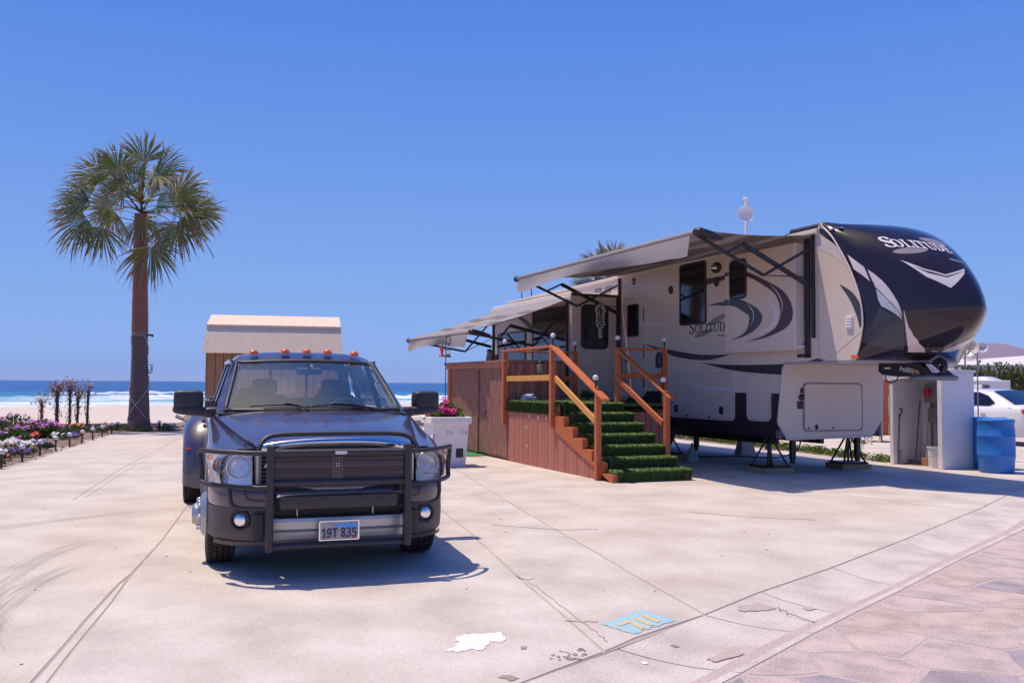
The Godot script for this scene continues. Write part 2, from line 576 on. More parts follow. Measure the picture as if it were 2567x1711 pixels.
	leaf_mat("frond", lin(0.22, 0.26, 0.06), 0.45)
	leaf_mat("turf", lin(0.10, 0.20, 0.04), 0.5)
	mat("turf_base", lin(0.055, 0.11, 0.028), 0.95)
	mat("car_white", lin(0.66, 0.65, 0.68), 0.25, 0.0, 1.0)
	mat("sky_stone", lin(0.20, 0.15, 0.19), 0.9)

# rotary-cut plywood: nested ovals and flames of darker grain on pale wood
func plywood_tex() -> ImageTexture:
	var w := 512
	var f := noise(131, 0.0065, 2)
	var g := noise(133, 0.02, 2)
	var f2 := f.get_seamless_image(w, w).get_data()
	var g2 := g.get_seamless_image(w, w).get_data()
	var out := PackedByteArray()
	out.resize(w * w * 3)
	var a := lin(0.68, 0.56, 0.46)
	var b := lin(0.46, 0.27, 0.16)
	for i in w * w:
		var v := f2[i] / 255.0 * 16.0 + g2[i] / 255.0 * 0.9
		var t := pow(absf(fposmod(v, 1.0) * 2.0 - 1.0), 3.0) * (0.45 + 0.75 * g2[i] / 255.0)
		var c := a.lerp(b, clampf(t, 0, 1) * 0.8)
		out[i * 3] = int(c.r * 255); out[i * 3 + 1] = int(c.g * 255); out[i * 3 + 2] = int(c.b * 255)
	return ImageTexture.create_from_image(Image.create_from_data(w, w, false, Image.FORMAT_RGB8, out))

# ---------------------------------------------------------------- ground, beach, sea
const COAST_AT := Vector3(-11.0, 0, -29.2)
const COAST_T := Vector3(0.915, 0, -0.403)
const COAST_S := Vector3(-0.403, 0, -0.915)

func coast(t: float, y: float, s: float) -> Vector3:
	return COAST_AT + COAST_T * t + COAST_S * s + Vector3(0, y, 0)

func shore(t: float) -> float:
	return 79.0 + 0.19 * clampf(t, -80.0, 260.0) + 2.0 * sin(t * 0.05) + 1.0 * sin(t * 0.17 + 1.0)

func beach_height(t: float, s: float) -> float:
	if s < 0.15: return -0.07
	var k := s / shore(t)
	var bumps := 0.05 * sin(s * 0.35 + t * 0.11) * sin(t * 0.23 - s * 0.05)
	return -0.25 - 0.98 * pow(minf(k, 1.0), 1.15) - (k - 1.0) * 3.0 * float(k > 1.0) + bumps * float(s > 3.0 and k < 0.95)

func ground_and_sea() -> void:
	# one sheet: level lot inland, beach falling to the water, sea bed beyond
	var s := new_st()
	var ss := [-3000, -600, -150, -60, -25, -8, -1, 0.1, 0.2, 1.5, 3, 5, 7, 9, 12, 15, 18, 22, 26, 30, 35, 40, 45, 50, 56, 62, 68, 74, 80, 88, 98, 120, 200, 600, 2500]
	var ts := [-3000, -800, -300, -150, -100, -80]
	for i in range(-72, 80, 4): ts.append(i)
	ts.append_array([90, 110, 140, 200, 300, 600, 1500, 4000])
	var rows := []
	for a in ss:
		var r := []
		for t in ts: r.append(coast(t, beach_height(t, a), a))
		rows.append(r)
	sheet(s, rows, 3, Vector3.UP)
	var g := obj("ground", s, M.sand)
	g.set_meta("kind", "structure")
	# sea with two lines of surf; foam and shallow water are told apart by vertex colours
	var m := mat("sea", Color.WHITE, 0.32)
	m.vertex_color_use_as_albedo = true
	m.metallic_specular = 0.32
	m.normal_enabled = true
	m.normal_texture = ntex(201, 0.03, 5, 512, 8.0)
	m.uv1_triplanar = true
	m.uv1_world_triplanar = true
	m.uv1_scale = Vector3(0.06, 0.06, 0.06)
	m.normal_scale = 0.9
	var n1 := noise(205, 0.03, 4)
	var n2 := noise(206, 0.22, 3)
	var n3 := noise(207, 0.008, 2)
	var n4 := noise(208, 0.9, 3)
	var qs := []
	var q := -3.0
	while q < 60: qs.append(q); q += 0.8
	while q < 150: qs.append(q); q += 2.0
	while q < 500: qs.append(q); q += 12.0
	qs.append_array([600, 800, 1200, 2000, 4000, 9000])
	var tt := []
	var t := -2500.0
	for v in [-2500, -1000, -500, -300, -200, -140]: tt.append(float(v))
	t = -110.0
	while t < 75: tt.append(t); t += 0.9
	for v in [80, 90, 105, 130, 170, 240, 350, 600, 1200, 3000]: tt.append(float(v))
	var deep := Color(0.018, 0.085, 0.27)
	var mid := Color(0.035, 0.19, 0.33)
	var shallow := Color(0.10, 0.33, 0.40)
	var foam := Color(0.82, 0.82, 0.86)
	var vs := []
	var cs := []
	for b in qs:
		var rv := []
		var rc := []
		for tv in tt:
			var wob := n1.get_noise_2d(tv, 0.0) * 9.0
			var fine := n2.get_noise_2d(tv, b * 0.6)
			var y := -1.2
			var c := deep
			c = mid.lerp(deep, smoothstep(55.0, 150.0, b + wob))
			c = shallow.lerp(c, smoothstep(12.0, 75.0, b + wob * 1.3))
			# shore wash
			var e1: float = 1.0 - smoothstep(7.0, 13.0, b + wob * 0.5 + fine * 8.0)
			# second breaker, brighter where it has broken
			var broke := 0.5 + 0.5 * clampf(n3.get_noise_2d(tv, 5.0) * 3.0 + 0.75, -1.0, 1.0)
			var d2: float = b - 38.0 - wob * 1.3 - n4.get_noise_2d(tv, 3.0) * 3.0
			var e2: float = smoothstep(-17.0, -9.0, d2 + fine * 9.0) * (1.0 - smoothstep(7.0, 12.0, d2 + fine * 5.0)) * broke
			var d3: float = b - 88.0 - wob * 2.0
			var e3: float = smoothstep(-8.0, -2.0, d3 + fine * 5.0) * (1.0 - smoothstep(2.0, 5.0, d3)) * smoothstep(0.12, 0.35, n3.get_noise_2d(tv * 1.7, 40.0))
			y += 0.50 * exp(-pow((d2 - 5.0) / 5.0, 2.0)) * (0.8 + 0.5 * fine + 0.5 * n4.get_noise_2d(tv, b)) + 0.30 * exp(-pow((b - 8.0 - wob * 0.4) / 4.0, 2.0)) * (0.8 + fine)
			y += 0.5 * exp(-pow((d3 - 2.0) / 6.0, 2.0)) + (0.12 * sin(b * 0.16 + wob) if b > 60 and b < 500 else 0.0)
			if b < 0: y -= 0.15 * -b
			var f := clampf(maxf(e1, maxf(e2, e3)), 0, 1)
			f *= clampf(0.78 + 0.45 * n2.get_noise_2d(tv * 0.35, b * 1.2 + 90.0) + 0.30 * n4.get_noise_2d(tv * 0.4, b * 0.7), 0, 1)
			c = c.lerp(foam, clampf(f, 0, 1))
			rv.append(coast(tv, y, shore(tv) + b))
			rc.append(c)
		vs.append(rv)
		cs.append(rc)
	var pv := PackedVector3Array()
	var pc := PackedColorArray()
	var ix := PackedInt32Array()
	var w := tt.size()
	for i in vs.size():
		for j in w:
			pv.append(vs[i][j])
			pc.append(cs[i][j])
			if i > 0 and j > 0:
				var k := i * w + j
				for z in [k - w - 1, k - w, k, k - w - 1, k, k - 1]: ix.append(z)
	var sa := SurfaceTool.new()
	var arr := []
	arr.resize(Mesh.ARRAY_MAX)
	arr[Mesh.ARRAY_VERTEX] = pv
	arr[Mesh.ARRAY_COLOR] = pc
	arr[Mesh.ARRAY_INDEX] = ix
	var am := ArrayMesh.new()
	am.add_surface_from_arrays(Mesh.PRIMITIVE_TRIANGLES, arr)
	sa.create_from(am, 0)
	sa.set_smooth_group(0)
	sa.generate_normals()
	var sea := put("sea", sa.commit(), m)
	sea.set_meta("kind", "structure")
	# low concrete sea wall behind the palm and the bed
	var ws := new_st()
	var xf := Basis(COAST_T, Vector3.UP, -COAST_S)
	for i in 14:
		var a := -30.0 + i * 5.0
		box(ws, coast(a + 2.49, -0.22, -0.18 + 0.01 * (i % 3)), Vector3(4.975, 0.82 + 0.012 * (i % 2), 0.22), 0.012, xf)
	tag(obj("sea_wall", ws, M.mortar), "low weathered concrete wall between the flower bed and the beach", "wall")
	# mountains far along the coast
	for r in [[0.0, 2600.0, 1.0, 301], [500.0, 3600.0, 1.35, 302]]:
		var ms := new_st()
		var nn := noise(r[3], 0.0016, 5)
		var mr := []
		for i in 7:
			var row := []
			for j in 70:
				var x: float = 800.0 + j * 70.0 - r[0]
				var base: float = 60.0 + 95.0 * smoothstep(900.0, 3200.0, x + r[0]) + 70.0 * nn.get_noise_1d(x)
				var k := sin(PI * i / 6.0)
				row.append(Vector3(x, -3.0 + maxf(4.0, base) * 0.86 * k * r[2] * (0.9 + 0.3 * nn.get_noise_2d(x * 2.0, i * 240.0)), -r[1] - (i - 3) * 160.0 + x * 0.15))
			mr.append(row)
		sheet(ms, mr, 3, Vector3.UP)
		var mo := obj("mountain_range", ms, M.sky_stone)
		mo.set_meta("kind", "structure")

# ---------------------------------------------------------------- concrete yard
func slab(parent: Node3D, pts: Array, m: Material, called := "slab", top := 0.0, inset := 0.0035, thick := 0.055) -> void:
	var p := PackedVector2Array()
	for q in pts: p.append(Vector2(q[0], -q[1]))
	var parts := Geometry2D.offset_polygon(p, -inset)
	var core := Geometry2D.offset_polygon(p, -inset - 0.006)
	if parts.is_empty() or core.is_empty(): return
	var s := new_st()
	var xf := Transform3D(Basis(Vector3.RIGHT, Vector3.FORWARD, Vector3.UP), Vector3.ZERO)
	prism(s, parts[0], top - thick, top - 0.005, xf)
	prism(s, core[0], top - 0.02, top, xf)
	obj(called, s, m, parent)

func yard() -> void:
	var y := structure("concrete_yard")
	var bed := [[-5.2, -1.0], [-7.55, -11.2], [-8.35, -14.9], [-8.93, -17.5], [-9.49, -19.45], [-10.09, -21.84], [-10.75, -24.2], [-11.22, -26.26], [-11.0, -27.2], [-10.0, -28.2]]
	var j1 := [[-1.78, -2.57], [-2.3, -4.69], [-2.44, -5.25], [-2.71, -6.39], [-2.95, -7.32], [-3.28, -8.79], [-3.91, -11.3], [-5.6, -17.5], [-8.75, -28.6]]
	var j2 := [[0.53, -5.27], [0.32, -6.18], [0.06, -7.26], [-0.4, -9.34], [-0.78, -10.85], [-3.3, -20.5], [-5.5, -30.0]]
	var j3 := [[1.27, -6.12], [0.99, -7.29], [0.69, -8.63], [0.06, -11.36], [-0.8, -15.45], [-2.6, -23.5], [-4.2, -30.6]]
	var j4 := [[5.78, -11.48], [5.48, -11.46], [4.61, -12.67], [3.99, -14.32], [1.0, -21.6], [-2.6, -31.2]]
	var j1b := [[-1.84, -2.63], [-2.38, -4.69], [-2.54, -5.38], [-2.66, -5.87], [-2.90, -6.95], [-2.953, -7.30]]
	var rev := func(a: Array) -> Array:
		var r := a.duplicate()
		r.reverse()
		return r
	# left drive; its edge by the truck is a thin filler strip
	slab(y, [[-6.9, 3.5], [-1.84, -2.63]] + j1b.slice(1) + j1.slice(5) + rev.call(bed), M.concrete_warm)
	slab(y, j1.slice(0, 4) + [[-2.95, -7.28]] + rev.call(j1b), M.concrete, "slab", -0.003, 0.005)
	slab(y, j1 + rev.call(j2) + [[0.06, -4.72]], M.concrete)
	slab(y, j2 + rev.call(j3) + [[0.76, -5.58]], M.concrete)
	slab(y, j3 + rev.call(j4) + [[3.83, -9.11], [2.61, -7.67], [1.78, -6.76]], M.concrete_warm)
	slab(y, j4 + [[3.0, -29.5], [6.02, -21.9], [7.30, -18.45], [7.66, -17.6], [9.6, -16.48], [7.7, -13.99]], M.concrete)
	slab(y, [[9.62, -16.46], [7.95, -17.42], [6.62, -22.0], [3.9, -29.6], [9.0, -46.0], [40.0, -58.0]], M.concrete_warm)
	# saw cut in the left drive, a shallow groove of dark filler
	var s := new_st()
	for c in [[[-5.50, -11.7], [-6.62, -15.74], [-8.62, -24.1], [-9.5, -27.8]], [[-5.44, -11.9], [-6.56, -16.06], [-7.6, -20.3]]]:
		for i in c.size() - 1:
			bar(s, Vector3(c[i][0], -0.001, c[i][1]), Vector3(c[i + 1][0], -0.001, c[i + 1][1]), 0.014 if c.size() == 4 else 0.008, 0.008)
	obj("saw_cut", s, M.mortar, y)
	# dark earth in the joints
	var b := new_st()
	prism(b, PackedVector2Array([Vector2(-6.5, -3.4), Vector2(-3.88, 0.12), Vector2(-1.76, 2.59), Vector2(0.08, 4.74), Vector2(1.29, 6.14), Vector2(2.68, 7.74), Vector2(3.85, 9.13), Vector2(5.80, 11.50), Vector2(7.72, 14.01), Vector2(9.64, 16.48), Vector2(14, 22.2), Vector2(36, 52), Vector2(8, 60), Vector2(-12, 27.5)]), -0.03, -0.007, Transform3D(Basis(Vector3.RIGHT, Vector3.FORWARD, Vector3.UP), Vector3.ZERO), false)
	obj("joint_fill", b, M.joint, y)
	# gutter: slabs of a shallow dished channel along the street
	var g := structure("gutter_strip")
	var gi := [[-3.9, -0.1], [-1.78, -2.57], [0.06, -4.72], [0.61, -5.33], [1.27, -6.12], [1.82, -6.79], [2.66, -7.72], [3.83, -9.11], [5.78, -11.48], [7.7, -13.99], [9.62, -16.46], [14.0, -22.2], [24.0, -35.0]]
	var go := [[-3.0, 0.7], [-0.9, -1.9], [0.79, -4.45], [1.22, -4.95], [1.86, -5.74], [2.25, -6.2], [2.98, -7.05], [3.95, -8.2], [5.46, -9.93], [7.6, -12.7], [9.9, -15.6], [14.7, -21.6], [24.9, -34.3]]
	for i in gi.size() - 1:
		var gs := new_st()
		var rows := []
		var a0 := Vector3(gi[i][0], 0, gi[i][1])
		var a1 := Vector3(gi[i + 1][0], 0, gi[i + 1][1])
		var b0 := Vector3(go[i][0], 0, go[i][1])
		var b1 := Vector3(go[i + 1][0], 0, go[i + 1][1])
		var e := 0.006 / (a1 - a0).length()
		var c0 := a0.lerp(a1, e); var c1 := a1.lerp(a0, e)
		var d0 := b0.lerp(b1, e); var d1 := b1.lerp(b0, e)
		for k in 9:
			var t := 0.006 + 0.994 * k / 8.0
			var dip := -0.022 * sin(PI * t) - 0.002 - 0.010 * t
			var r := []
			for w in 7: r.append(c0.lerp(c1, w / 6.0).lerp(d0.lerp(d1, w / 6.0), t) + Vector3(0, dip, 0))
			rows.append(r)
		slab_sheet(gs, rows, Vector3(0, -0.05, 0))
		obj("gutter_slab", gs, M.gutter, g)

# ---------------------------------------------------------------- flagstone street
func street() -> void:
	var st := structure("flagstone_street")
	var s := new_st()
	prism(s, PackedVector2Array([Vector2(-3.3, -0.8), Vector2(-1.1, 1.8), Vector2(0.6, 4.4), Vector2(1.7, 5.75), Vector2(2.8, 7.0), Vector2(3.8, 8.2), Vector2(5.3, 9.95), Vector2(7.4, 12.7), Vector2(9.7, 15.6), Vector2(14.5, 21.6), Vector2(24.7, 34.3), Vector2(60, 10), Vector2(14, -8)]), -0.06, -0.0165, Transform3D(Basis(Vector3.RIGHT, Vector3.FORWARD, Vector3.UP), Vector3.ZERO), false)
	obj("mortar_bed", s, M.mortar, st)
	# an uneven cell pattern clipped to the street's edge
	var r := RandomNumberGenerator.new()
	r.seed = 5
	var edge := PackedVector2Array([Vector2(-0.85, 1.9), Vector2(0.83, 4.47), Vector2(1.26, 4.97), Vector2(1.90, 5.76), Vector2(2.29, 6.22), Vector2(3.02, 7.07), Vector2(3.99, 8.22), Vector2(5.50, 9.95), Vector2(7.64, 12.72), Vector2(9.94, 15.62), Vector2(16, 15.6), Vector2(16, 0.5), Vector2(4, 0.5)])
	var pts := []
	var gx := 0.46
	for i in 33:
		for j in 33:
			pts.append(Vector2(0.2 + i * gx + (0.21 if j % 2 else 0.0) + r.randf_range(-0.23, 0.23), 0.6 + j * gx + r.randf_range(-0.23, 0.23)))
	var made := 0
	for i in pts.size():
		var p: Vector2 = pts[i]
		if not Geometry2D.is_point_in_polygon(p, edge): continue
		if p.y < 3.0 or p.x > 2.2 + p.y * 0.95: continue
		var cell := PackedVector2Array([p + Vector2(-1, -1), p + Vector2(1, -1), p + Vector2(1, 1), p + Vector2(-1, 1)])
		for k in pts.size():
			if k == i: continue
			var d: Vector2 = pts[k] - p
			if d.length_squared() > 1.6: continue
			var n := d.normalized()
			var q := p + d * 0.5
			var t := Vector2(-n.y, n.x)
			var half := PackedVector2Array([q + t * 4, q - t * 4, q - t * 4 - n * 6, q + t * 4 - n * 6])
			var c := Geometry2D.intersect_polygons(cell, half)
			if c.is_empty(): break
			cell = c[0]
		var cc := Geometry2D.intersect_polygons(cell, edge)
		if cc.is_empty() or made > 290: continue
		cc.sort_custom(func(a, b): return a.size() > b.size())
		var sh := Geometry2D.offset_polygon(cc[0], -0.010 - r.randf() * 0.014, Geometry2D.JOIN_ROUND)
		if sh.is_empty() or sh[0].size() < 3: continue
		var rag := PackedVector2Array()
		for e in sh[0].size():
			var e0 := sh[0][e]
			var e1 := sh[0][(e + 1) % sh[0].size()]
			var cuts := maxi(1, int(e0.distance_to(e1) / 0.07))
			for q in cuts: rag.append(e0.lerp(e1, float(q) / cuts) + Vector2(r.randf_range(-0.007, 0.007), r.randf_range(-0.007, 0.007)))
		var so := new_st()
		var top := -0.0152 + r.randf_range(-0.0008, 0.0010)
		var xf := Transform3D(Basis(Vector3.RIGHT, Vector3.FORWARD, Vector3.UP), Vector3.ZERO)
		prism(so, rag, -0.03, top, xf, false)
		var k2 := r.randi() % 4
		if r.randf() < 0.13: k2 = 4
		obj("flagstone", so, M["flagstone%d" % k2], st)
		made += 1

# ---------------------------------------------------------------- marks on the concrete
func flat_mark(called: String, pts: Array, m: Material, y: float, parent: Node = null) -> MeshInstance3D:
	var p := PackedVector2Array()
	for q in pts: p.append(Vector2(q[0], -q[1]))
	var s := new_st()
	prism(s, p, y - 0.003, y, Transform3D(Basis(Vector3.RIGHT, Vector3.FORWARD, Vector3.UP), Vector3.ZERO), false)
	return obj(called, s, m, parent)

# a thin mark following the dished gutter
func gutter_mark(called: String, pts: Array, m: Material, parent: Node) -> void:
	var gi := [[-1.78, -2.57], [0.06, -4.72], [1.27, -6.12], [1.82, -6.79], [2.66, -7.72], [3.83, -9.11]]
	var p := PackedVector2Array()
	for q in pts: p.append(Vector2(q[0], q[1]))
	var s := new_st()
	var t := Geometry2D.triangulate_polygon(p)
	for i in t:
		var best := 9.0
		for k in gi.size() - 1:
			var c := Geometry2D.get_closest_point_to_segment(p[i], Vector2(gi[k][0], gi[k][1]), Vector2(gi[k + 1][0], gi[k + 1][1]))
			best = minf(best, c.distance_to(p[i]))
		var f := clampf(best / 0.70, 0, 1)
		s.add_vertex(Vector3(p[i].x, -0.022 * sin(PI * f) + 0.003 - 0.010 * f, p[i].y))
	obj(called, s, m, parent)

func ragged(pts: Array, amp: float, n: int, seed_: int) -> Array:
	var r := RandomNumberGenerator.new()
	r.seed = seed_
	var out := []
	for i in pts.size():
		var a := Vector2(pts[i][0], pts[i][1])
		var c = pts[(i + 1) % pts.size()]
		var b := Vector2(c[0], c[1])
		for k in n:
			var q := a.lerp(b, float(k) / n) + (Vector2(r.randf_range(-amp, amp), r.randf_range(-amp, amp)) if k > 0 else Vector2.ZERO)
			out.append([q.x, q.y])
	return out

func ground_marks() -> void:
	tmat("paint_spill", ctex([lin(0.66, 0.62, 0.62), lin(0.76, 0.72, 0.72)], 401, 0.03, 4, 256, 0.06), Vector3(2, 2, 2), 0.6)
	tmat("paint_blue", ctex([lin(0.47, 0.42, 0.40), lin(0.36, 0.47, 0.50), lin(0.20, 0.45, 0.58), lin(0.22, 0.47, 0.60)], 402, 0.03, 6, 512, 0.2, 1.9), Vector3(1.6, 1.6, 1.6), 0.7, null, 0.5, true)
	tmat("paint_yellow", ctex([lin(0.42, 0.45, 0.45), lin(0.62, 0.43, 0.16), lin(0.70, 0.46, 0.14)], 403, 0.04, 5, 256, 0.2, 1.8), Vector3(3, 3, 3), 0.7, null, 0.5, true)
	tmat("dark_stain", ctex([lin(0.24, 0.19, 0.18), lin(0.34, 0.28, 0.26)], 404, 0.04, 4, 256, 0.2), Vector3(3, 3, 3), 0.9)
	tmat("rust_stain", ctex([lin(0.38, 0.29, 0.27), lin(0.46, 0.37, 0.345)], 405, 0.03, 5, 256, 0.15), Vector3(2, 2, 2), 0.9)
	var w := [[-0.36, -5.25], [-0.30, -5.41], [-0.32, -5.55], [-0.24, -5.61], [-0.15, -5.62], [-0.06, -5.66], [-0.03, -5.56], [-0.04, -5.43], [-0.11, -5.45], [-0.13, -5.37], [-0.15, -5.27], [-0.22, -5.30], [-0.28, -5.24]]
	tag(flat_mark("paint_spill", ragged(w, 0.012, 7, 3), M.paint_spill, 0.004), "ragged splash of dried white paint on the concrete in front", "paint mark")
	# the lot number, painted
	var o := thing("painted_lot_number", "faded blue rectangle with yellow number 711 painted on the concrete", "painted sign")
	flat_mark("blue_patch", ragged([[0.57, -5.86], [0.88, -6.23], [1.05, -5.96], [0.74, -5.64]], 0.014, 14, 8), M.paint_blue, 0.004, o)
	var ox := Vector2(0.588, -5.83); var ux := Vector2(0.31, -0.37); var vy := Vector2(0.155, 0.205)   # along the top, then down
	var at := func(a: float, b: float) -> Array:
		var q := ox + ux * a + vy * b
		return [q.x, q.y]
	flat_mark("digit", [at.call(0.14, 0.22), at.call(0.42, 0.22), at.call(0.42, 0.36), at.call(0.32, 0.92), at.call(0.24, 0.92), at.call(0.34, 0.36), at.call(0.14, 0.36)], M.paint_yellow, 0.008, o)
	flat_mark("digit", [at.call(0.54, 0.20), at.call(0.62, 0.20), at.call(0.53, 0.90), at.call(0.45, 0.90)], M.paint_yellow, 0.008, o)
	flat_mark("digit", [at.call(0.74, 0.20), at.call(0.82, 0.20), at.call(0.73, 0.88), at.call(0.65, 0.88)], M.paint_yellow, 0.008, o)
	# stains and spalls lie on the yard and the gutter
	var ym := get_node("concrete_yard")
	var gm := get_node("gutter_strip")
	gutter_mark("stain", ragged([[1.53, -6.30], [1.60, -6.42], [1.72, -6.51], [1.82, -6.40], [1.70, -6.33], [1.56, -6.25]], 0.02, 4, 11), M.rust_stain, gm)
	gutter_mark("stain", ragged([[1.10, -5.25], [1.30, -5.42], [1.33, -5.32], [1.14, -5.17]], 0.02, 4, 12), M.rust_stain, gm)
	gutter_mark("stain", ragged([[2.0, -6.42], [2.08, -6.48], [2.10, -6.40], [2.03, -6.36]], 0.01, 3, 13), M.rust_stain, gm)
	var r := RandomNumberGenerator.new()
	r.seed = 21
	for i in 18:      # pits of the broken patch by the joint
		var c := Vector2(r.randf_range(0.22, 0.42), r.randf_range(-5.32, -5.10))
		var a := r.randf_range(0.006, 0.02)
		flat_mark("pit", ragged([[c.x - a, c.y], [c.x, c.y - a * 1.6], [c.x + a, c.y], [c.x, c.y + a * 1.6]], a * 0.4, 3, 100 + i), M.dark_stain, 0.004, ym)
	for i in 46:      # specks and small stones
		var c := Vector2(r.randf_range(-6.5, 3.5), r.randf_range(-14.0, -4.9))
		if c.x > 0.3 + (-c.y - 5.0) * 0.7: continue
		var a := r.randf_range(0.005, 0.016)
		flat_mark("speck", ragged([[c.x - a, c.y], [c.x, c.y - a], [c.x + a, c.y], [c.x, c.y + a]], a * 0.4, 2, 200 + i), M.dark_stain, 0.004, ym)
	flat_mark("spall", ragged([[-0.06, -4.80], [0.0, -4.84], [0.05, -4.78], [0.0, -4.74]], 0.012, 4, 31), M.dark_stain, 0.004, ym)
	flat_mark("spall", ragged([[0.06, -5.35], [0.10, -5.36], [0.09, -5.31], [0.07, -5.30]], 0.008, 3, 32), M.dark_stain, 0.004, ym)
	gutter_mark("spot", ragged([[0.93, -5.47], [0.97, -5.49], [0.99, -5.45], [0.95, -5.44]], 0.005, 3, 33), M.dark_stain, gm)
	gutter_mark("spot", ragged([[0.71, -5.14], [0.74, -5.17], [0.76, -5.13], [0.73, -5.11]], 0.005, 3, 34), M.paint_spill, gm)
	# cracks, each a thin ragged line of dark filler
	var cr := [[[0.36, -5.94], [0.40, -5.93], [0.45, -5.91], [0.50, -5.925], [0.55, -5.91]], [[0.12, -7.16], [0.24, -6.72], [0.39, -6.18], [0.50, -5.75], [0.57, -5.46]], [[0.05, -7.3], [0.12, -7.16], [0.19, -7.2]], [[0.28, -5.28], [0.33, -5.20], [0.31, -5.13], [0.39, -5.12]], [[-0.2, -9.9], [0.5, -9.6], [0.9, -9.65]], [[2.1, -11.0], [2.7, -10.6], [3.4, -10.4]], [[1.82, -6.4], [1.84, -6.3], [1.87, -6.18], [1.95, -6.0]]]
	for i in cr.size():
		var s := new_st()
		var pts := []
		for p in cr[i]: pts.append(Vector3(p[0], 0.001 if i < 6 else -0.012, p[1]))
		var c := curve(pts, 5)
		for k in c.size() - 1:
			c[k] += Vector3(r.randf_range(-0.014, 0.014), 0, r.randf_range(-0.014, 0.014))
		for k in c.size() - 1: bar(s, c[k], c[k + 1], r.randf_range(0.002, 0.005), 0.005)
		obj("crack", s, M.dark_stain, ym)
	# rubber left by turning tyres on the left drive
	var tm := mat("tyre_mark", Color(1, 1, 1, 1), 0.85)
	tm.transparency = BaseMaterial3D.TRANSPARENCY_ALPHA
	var im := Image.create(256, 64, false, Image.FORMAT_RGBA8)
	var nn := noise(411, 0.05, 3)
	for y in 64:
		for x in 256:
			var a := clampf(0.10 + 0.2 * nn.get_noise_2d(x * 0.25, y * 3.0), 0, 1) * smoothstep(0.0, 14.0, float(mini(y, 63 - y))) * smoothstep(0.0, 60.0, float(mini(x, 255 - x)))
			im.set_pixel(x, y, Color(0.36, 0.32, 0.32, a))
	tm.albedo_texture = ImageTexture.create_from_image(im)
	for c in [[[-6.3, -6.6], [-5.6, -8.6], [-4.9, -9.9], [-4.1, -10.9]], [[-2.9, -5.4], [-3.6, -6.4], [-3.95, -7.8], [-3.9, -9.0]], [[-2.75, -5.0], [-3.2, -5.7], [-3.5, -6.8], [-3.5, -7.9]]]:
		var pts := []
		for p in c: pts.append(Vector3(p[0], 0.004, p[1]))
		var cv := curve(pts, 8)
		var s := new_st()
		s.set_smooth_group(0)
		for k in cv.size() - 1:
			var d: Vector3 = (cv[k + 1] - cv[k]).normalized().cross(Vector3.UP) * 0.15
			var uv := [Vector2(float(k) / (cv.size() - 1), 0), Vector2(float(k + 1) / (cv.size() - 1), 0), Vector2(float(k + 1) / (cv.size() - 1), 1), Vector2(float(k) / (cv.size() - 1), 1)]
			var v := [cv[k] - d, cv[k + 1] - d, cv[k + 1] + d, cv[k] + d]
			for z in [0, 1, 2, 0, 2, 3]:
				s.set_uv(uv[z])
				s.add_vertex(v[z])
		obj("tyre_mark", s, tm, ym)

# ---------------------------------------------------------------- fifth-wheel trailer (lot axes: x = -u towards its nose, z = n towards the yard)
func L(u: float, y: float, n: float) -> Vector3:
	return Vector3(-u, y, n)

func wall_poly(pts: Array) -> PackedVector2Array:      # (u, y) outline on a wall facing n
	var p := PackedVector2Array()
	for q in pts: p.append(Vector2(-q.x, q.y))
	return p

func decal(called: String, pts: Array, n: float, m: Material, parent: Node) -> void:
	var s := new_st()
	prism(s, wall_poly(pts), n - 0.001, n + 0.003, Transform3D(), false)
	obj(called, s, m, parent)

# crescent between two curves
func crescent(a: Array, b: Array) -> Array:
	var r := curve(b, 7)
	r.reverse()
	return curve(a, 7) + r

func wall_panel(called: String, u0: float, y0: float, u1: float, y1: float, r: float, n: float, d: float, m: Material, parent: Node) -> MeshInstance3D:
	var s := new_st()
	prism(s, rrect(-u0, y0, -u1, y1, r), n, n + d)
	var o := obj(called, s, m, parent)
	return o

# window: black bevelled frame with recessed dark pane
func rv_window(u0: float, y0: float, u1: float, y1: float, r: float, n: float, parent: Node) -> void:
	var s := new_st()
	var outer := rrect(-u0, y0, -u1, y1, r, 6)
	var inner := rrect(-u0 + 0.035, y0 + 0.035, -u1 - 0.035, y1 - 0.035, maxf(r - 0.03, 0.01), 6)
	frame(s, outer, inner, n, n + 0.022)
	var o := obj("window", s, M.black_plastic, parent)
	var g := new_st()
	prism(g, inner, n + 0.001, n + 0.012)
	obj("pane", g, M.dark_glass, o)

func frame(s: SurfaceTool, outer: PackedVector2Array, inner: PackedVector2Array, z0: float, z1: float, xf := Transform3D()) -> void:
	s.set_smooth_group(-1)
	var k := outer.size()
	for i in k:
		var j := (i + 1) % k
		var a := outer[i]; var b := outer[j]; var c := inner[j]; var d := inner[i]
		quad(s, xf * Vector3(a.x, a.y, z1), xf * Vector3(b.x, b.y, z1), xf * Vector3(c.x, c.y, z1), xf * Vector3(d.x, d.y, z1), xf.basis.z)
		quad(s, xf * Vector3(a.x, a.y, z0), xf * Vector3(b.x, b.y, z0), xf * Vector3(b.x, b.y, z1), xf * Vector3(a.x, a.y, z1), xf.basis * Vector3(b.y - a.y, a.x - b.x, 0))
		quad(s, xf * Vector3(d.x, d.y, z0), xf * Vector3(c.x, c.y, z0), xf * Vector3(c.x, c.y, z1), xf * Vector3(d.x, d.y, z1), xf.basis * Vector3(a.y - b.y, b.x - a.x, 0))

const CAP_W := 2.1
const CAP_SIDE := [[1.88, -0.75], [2.1, -0.85], [2.4, -0.92], [2.7, -0.90], [3.0, -0.80], [3.3, -0.65], [3.6, -0.45], [3.8, -0.30], [3.9, -0.20], [4.0, -0.08], [4.05, -0.05]]

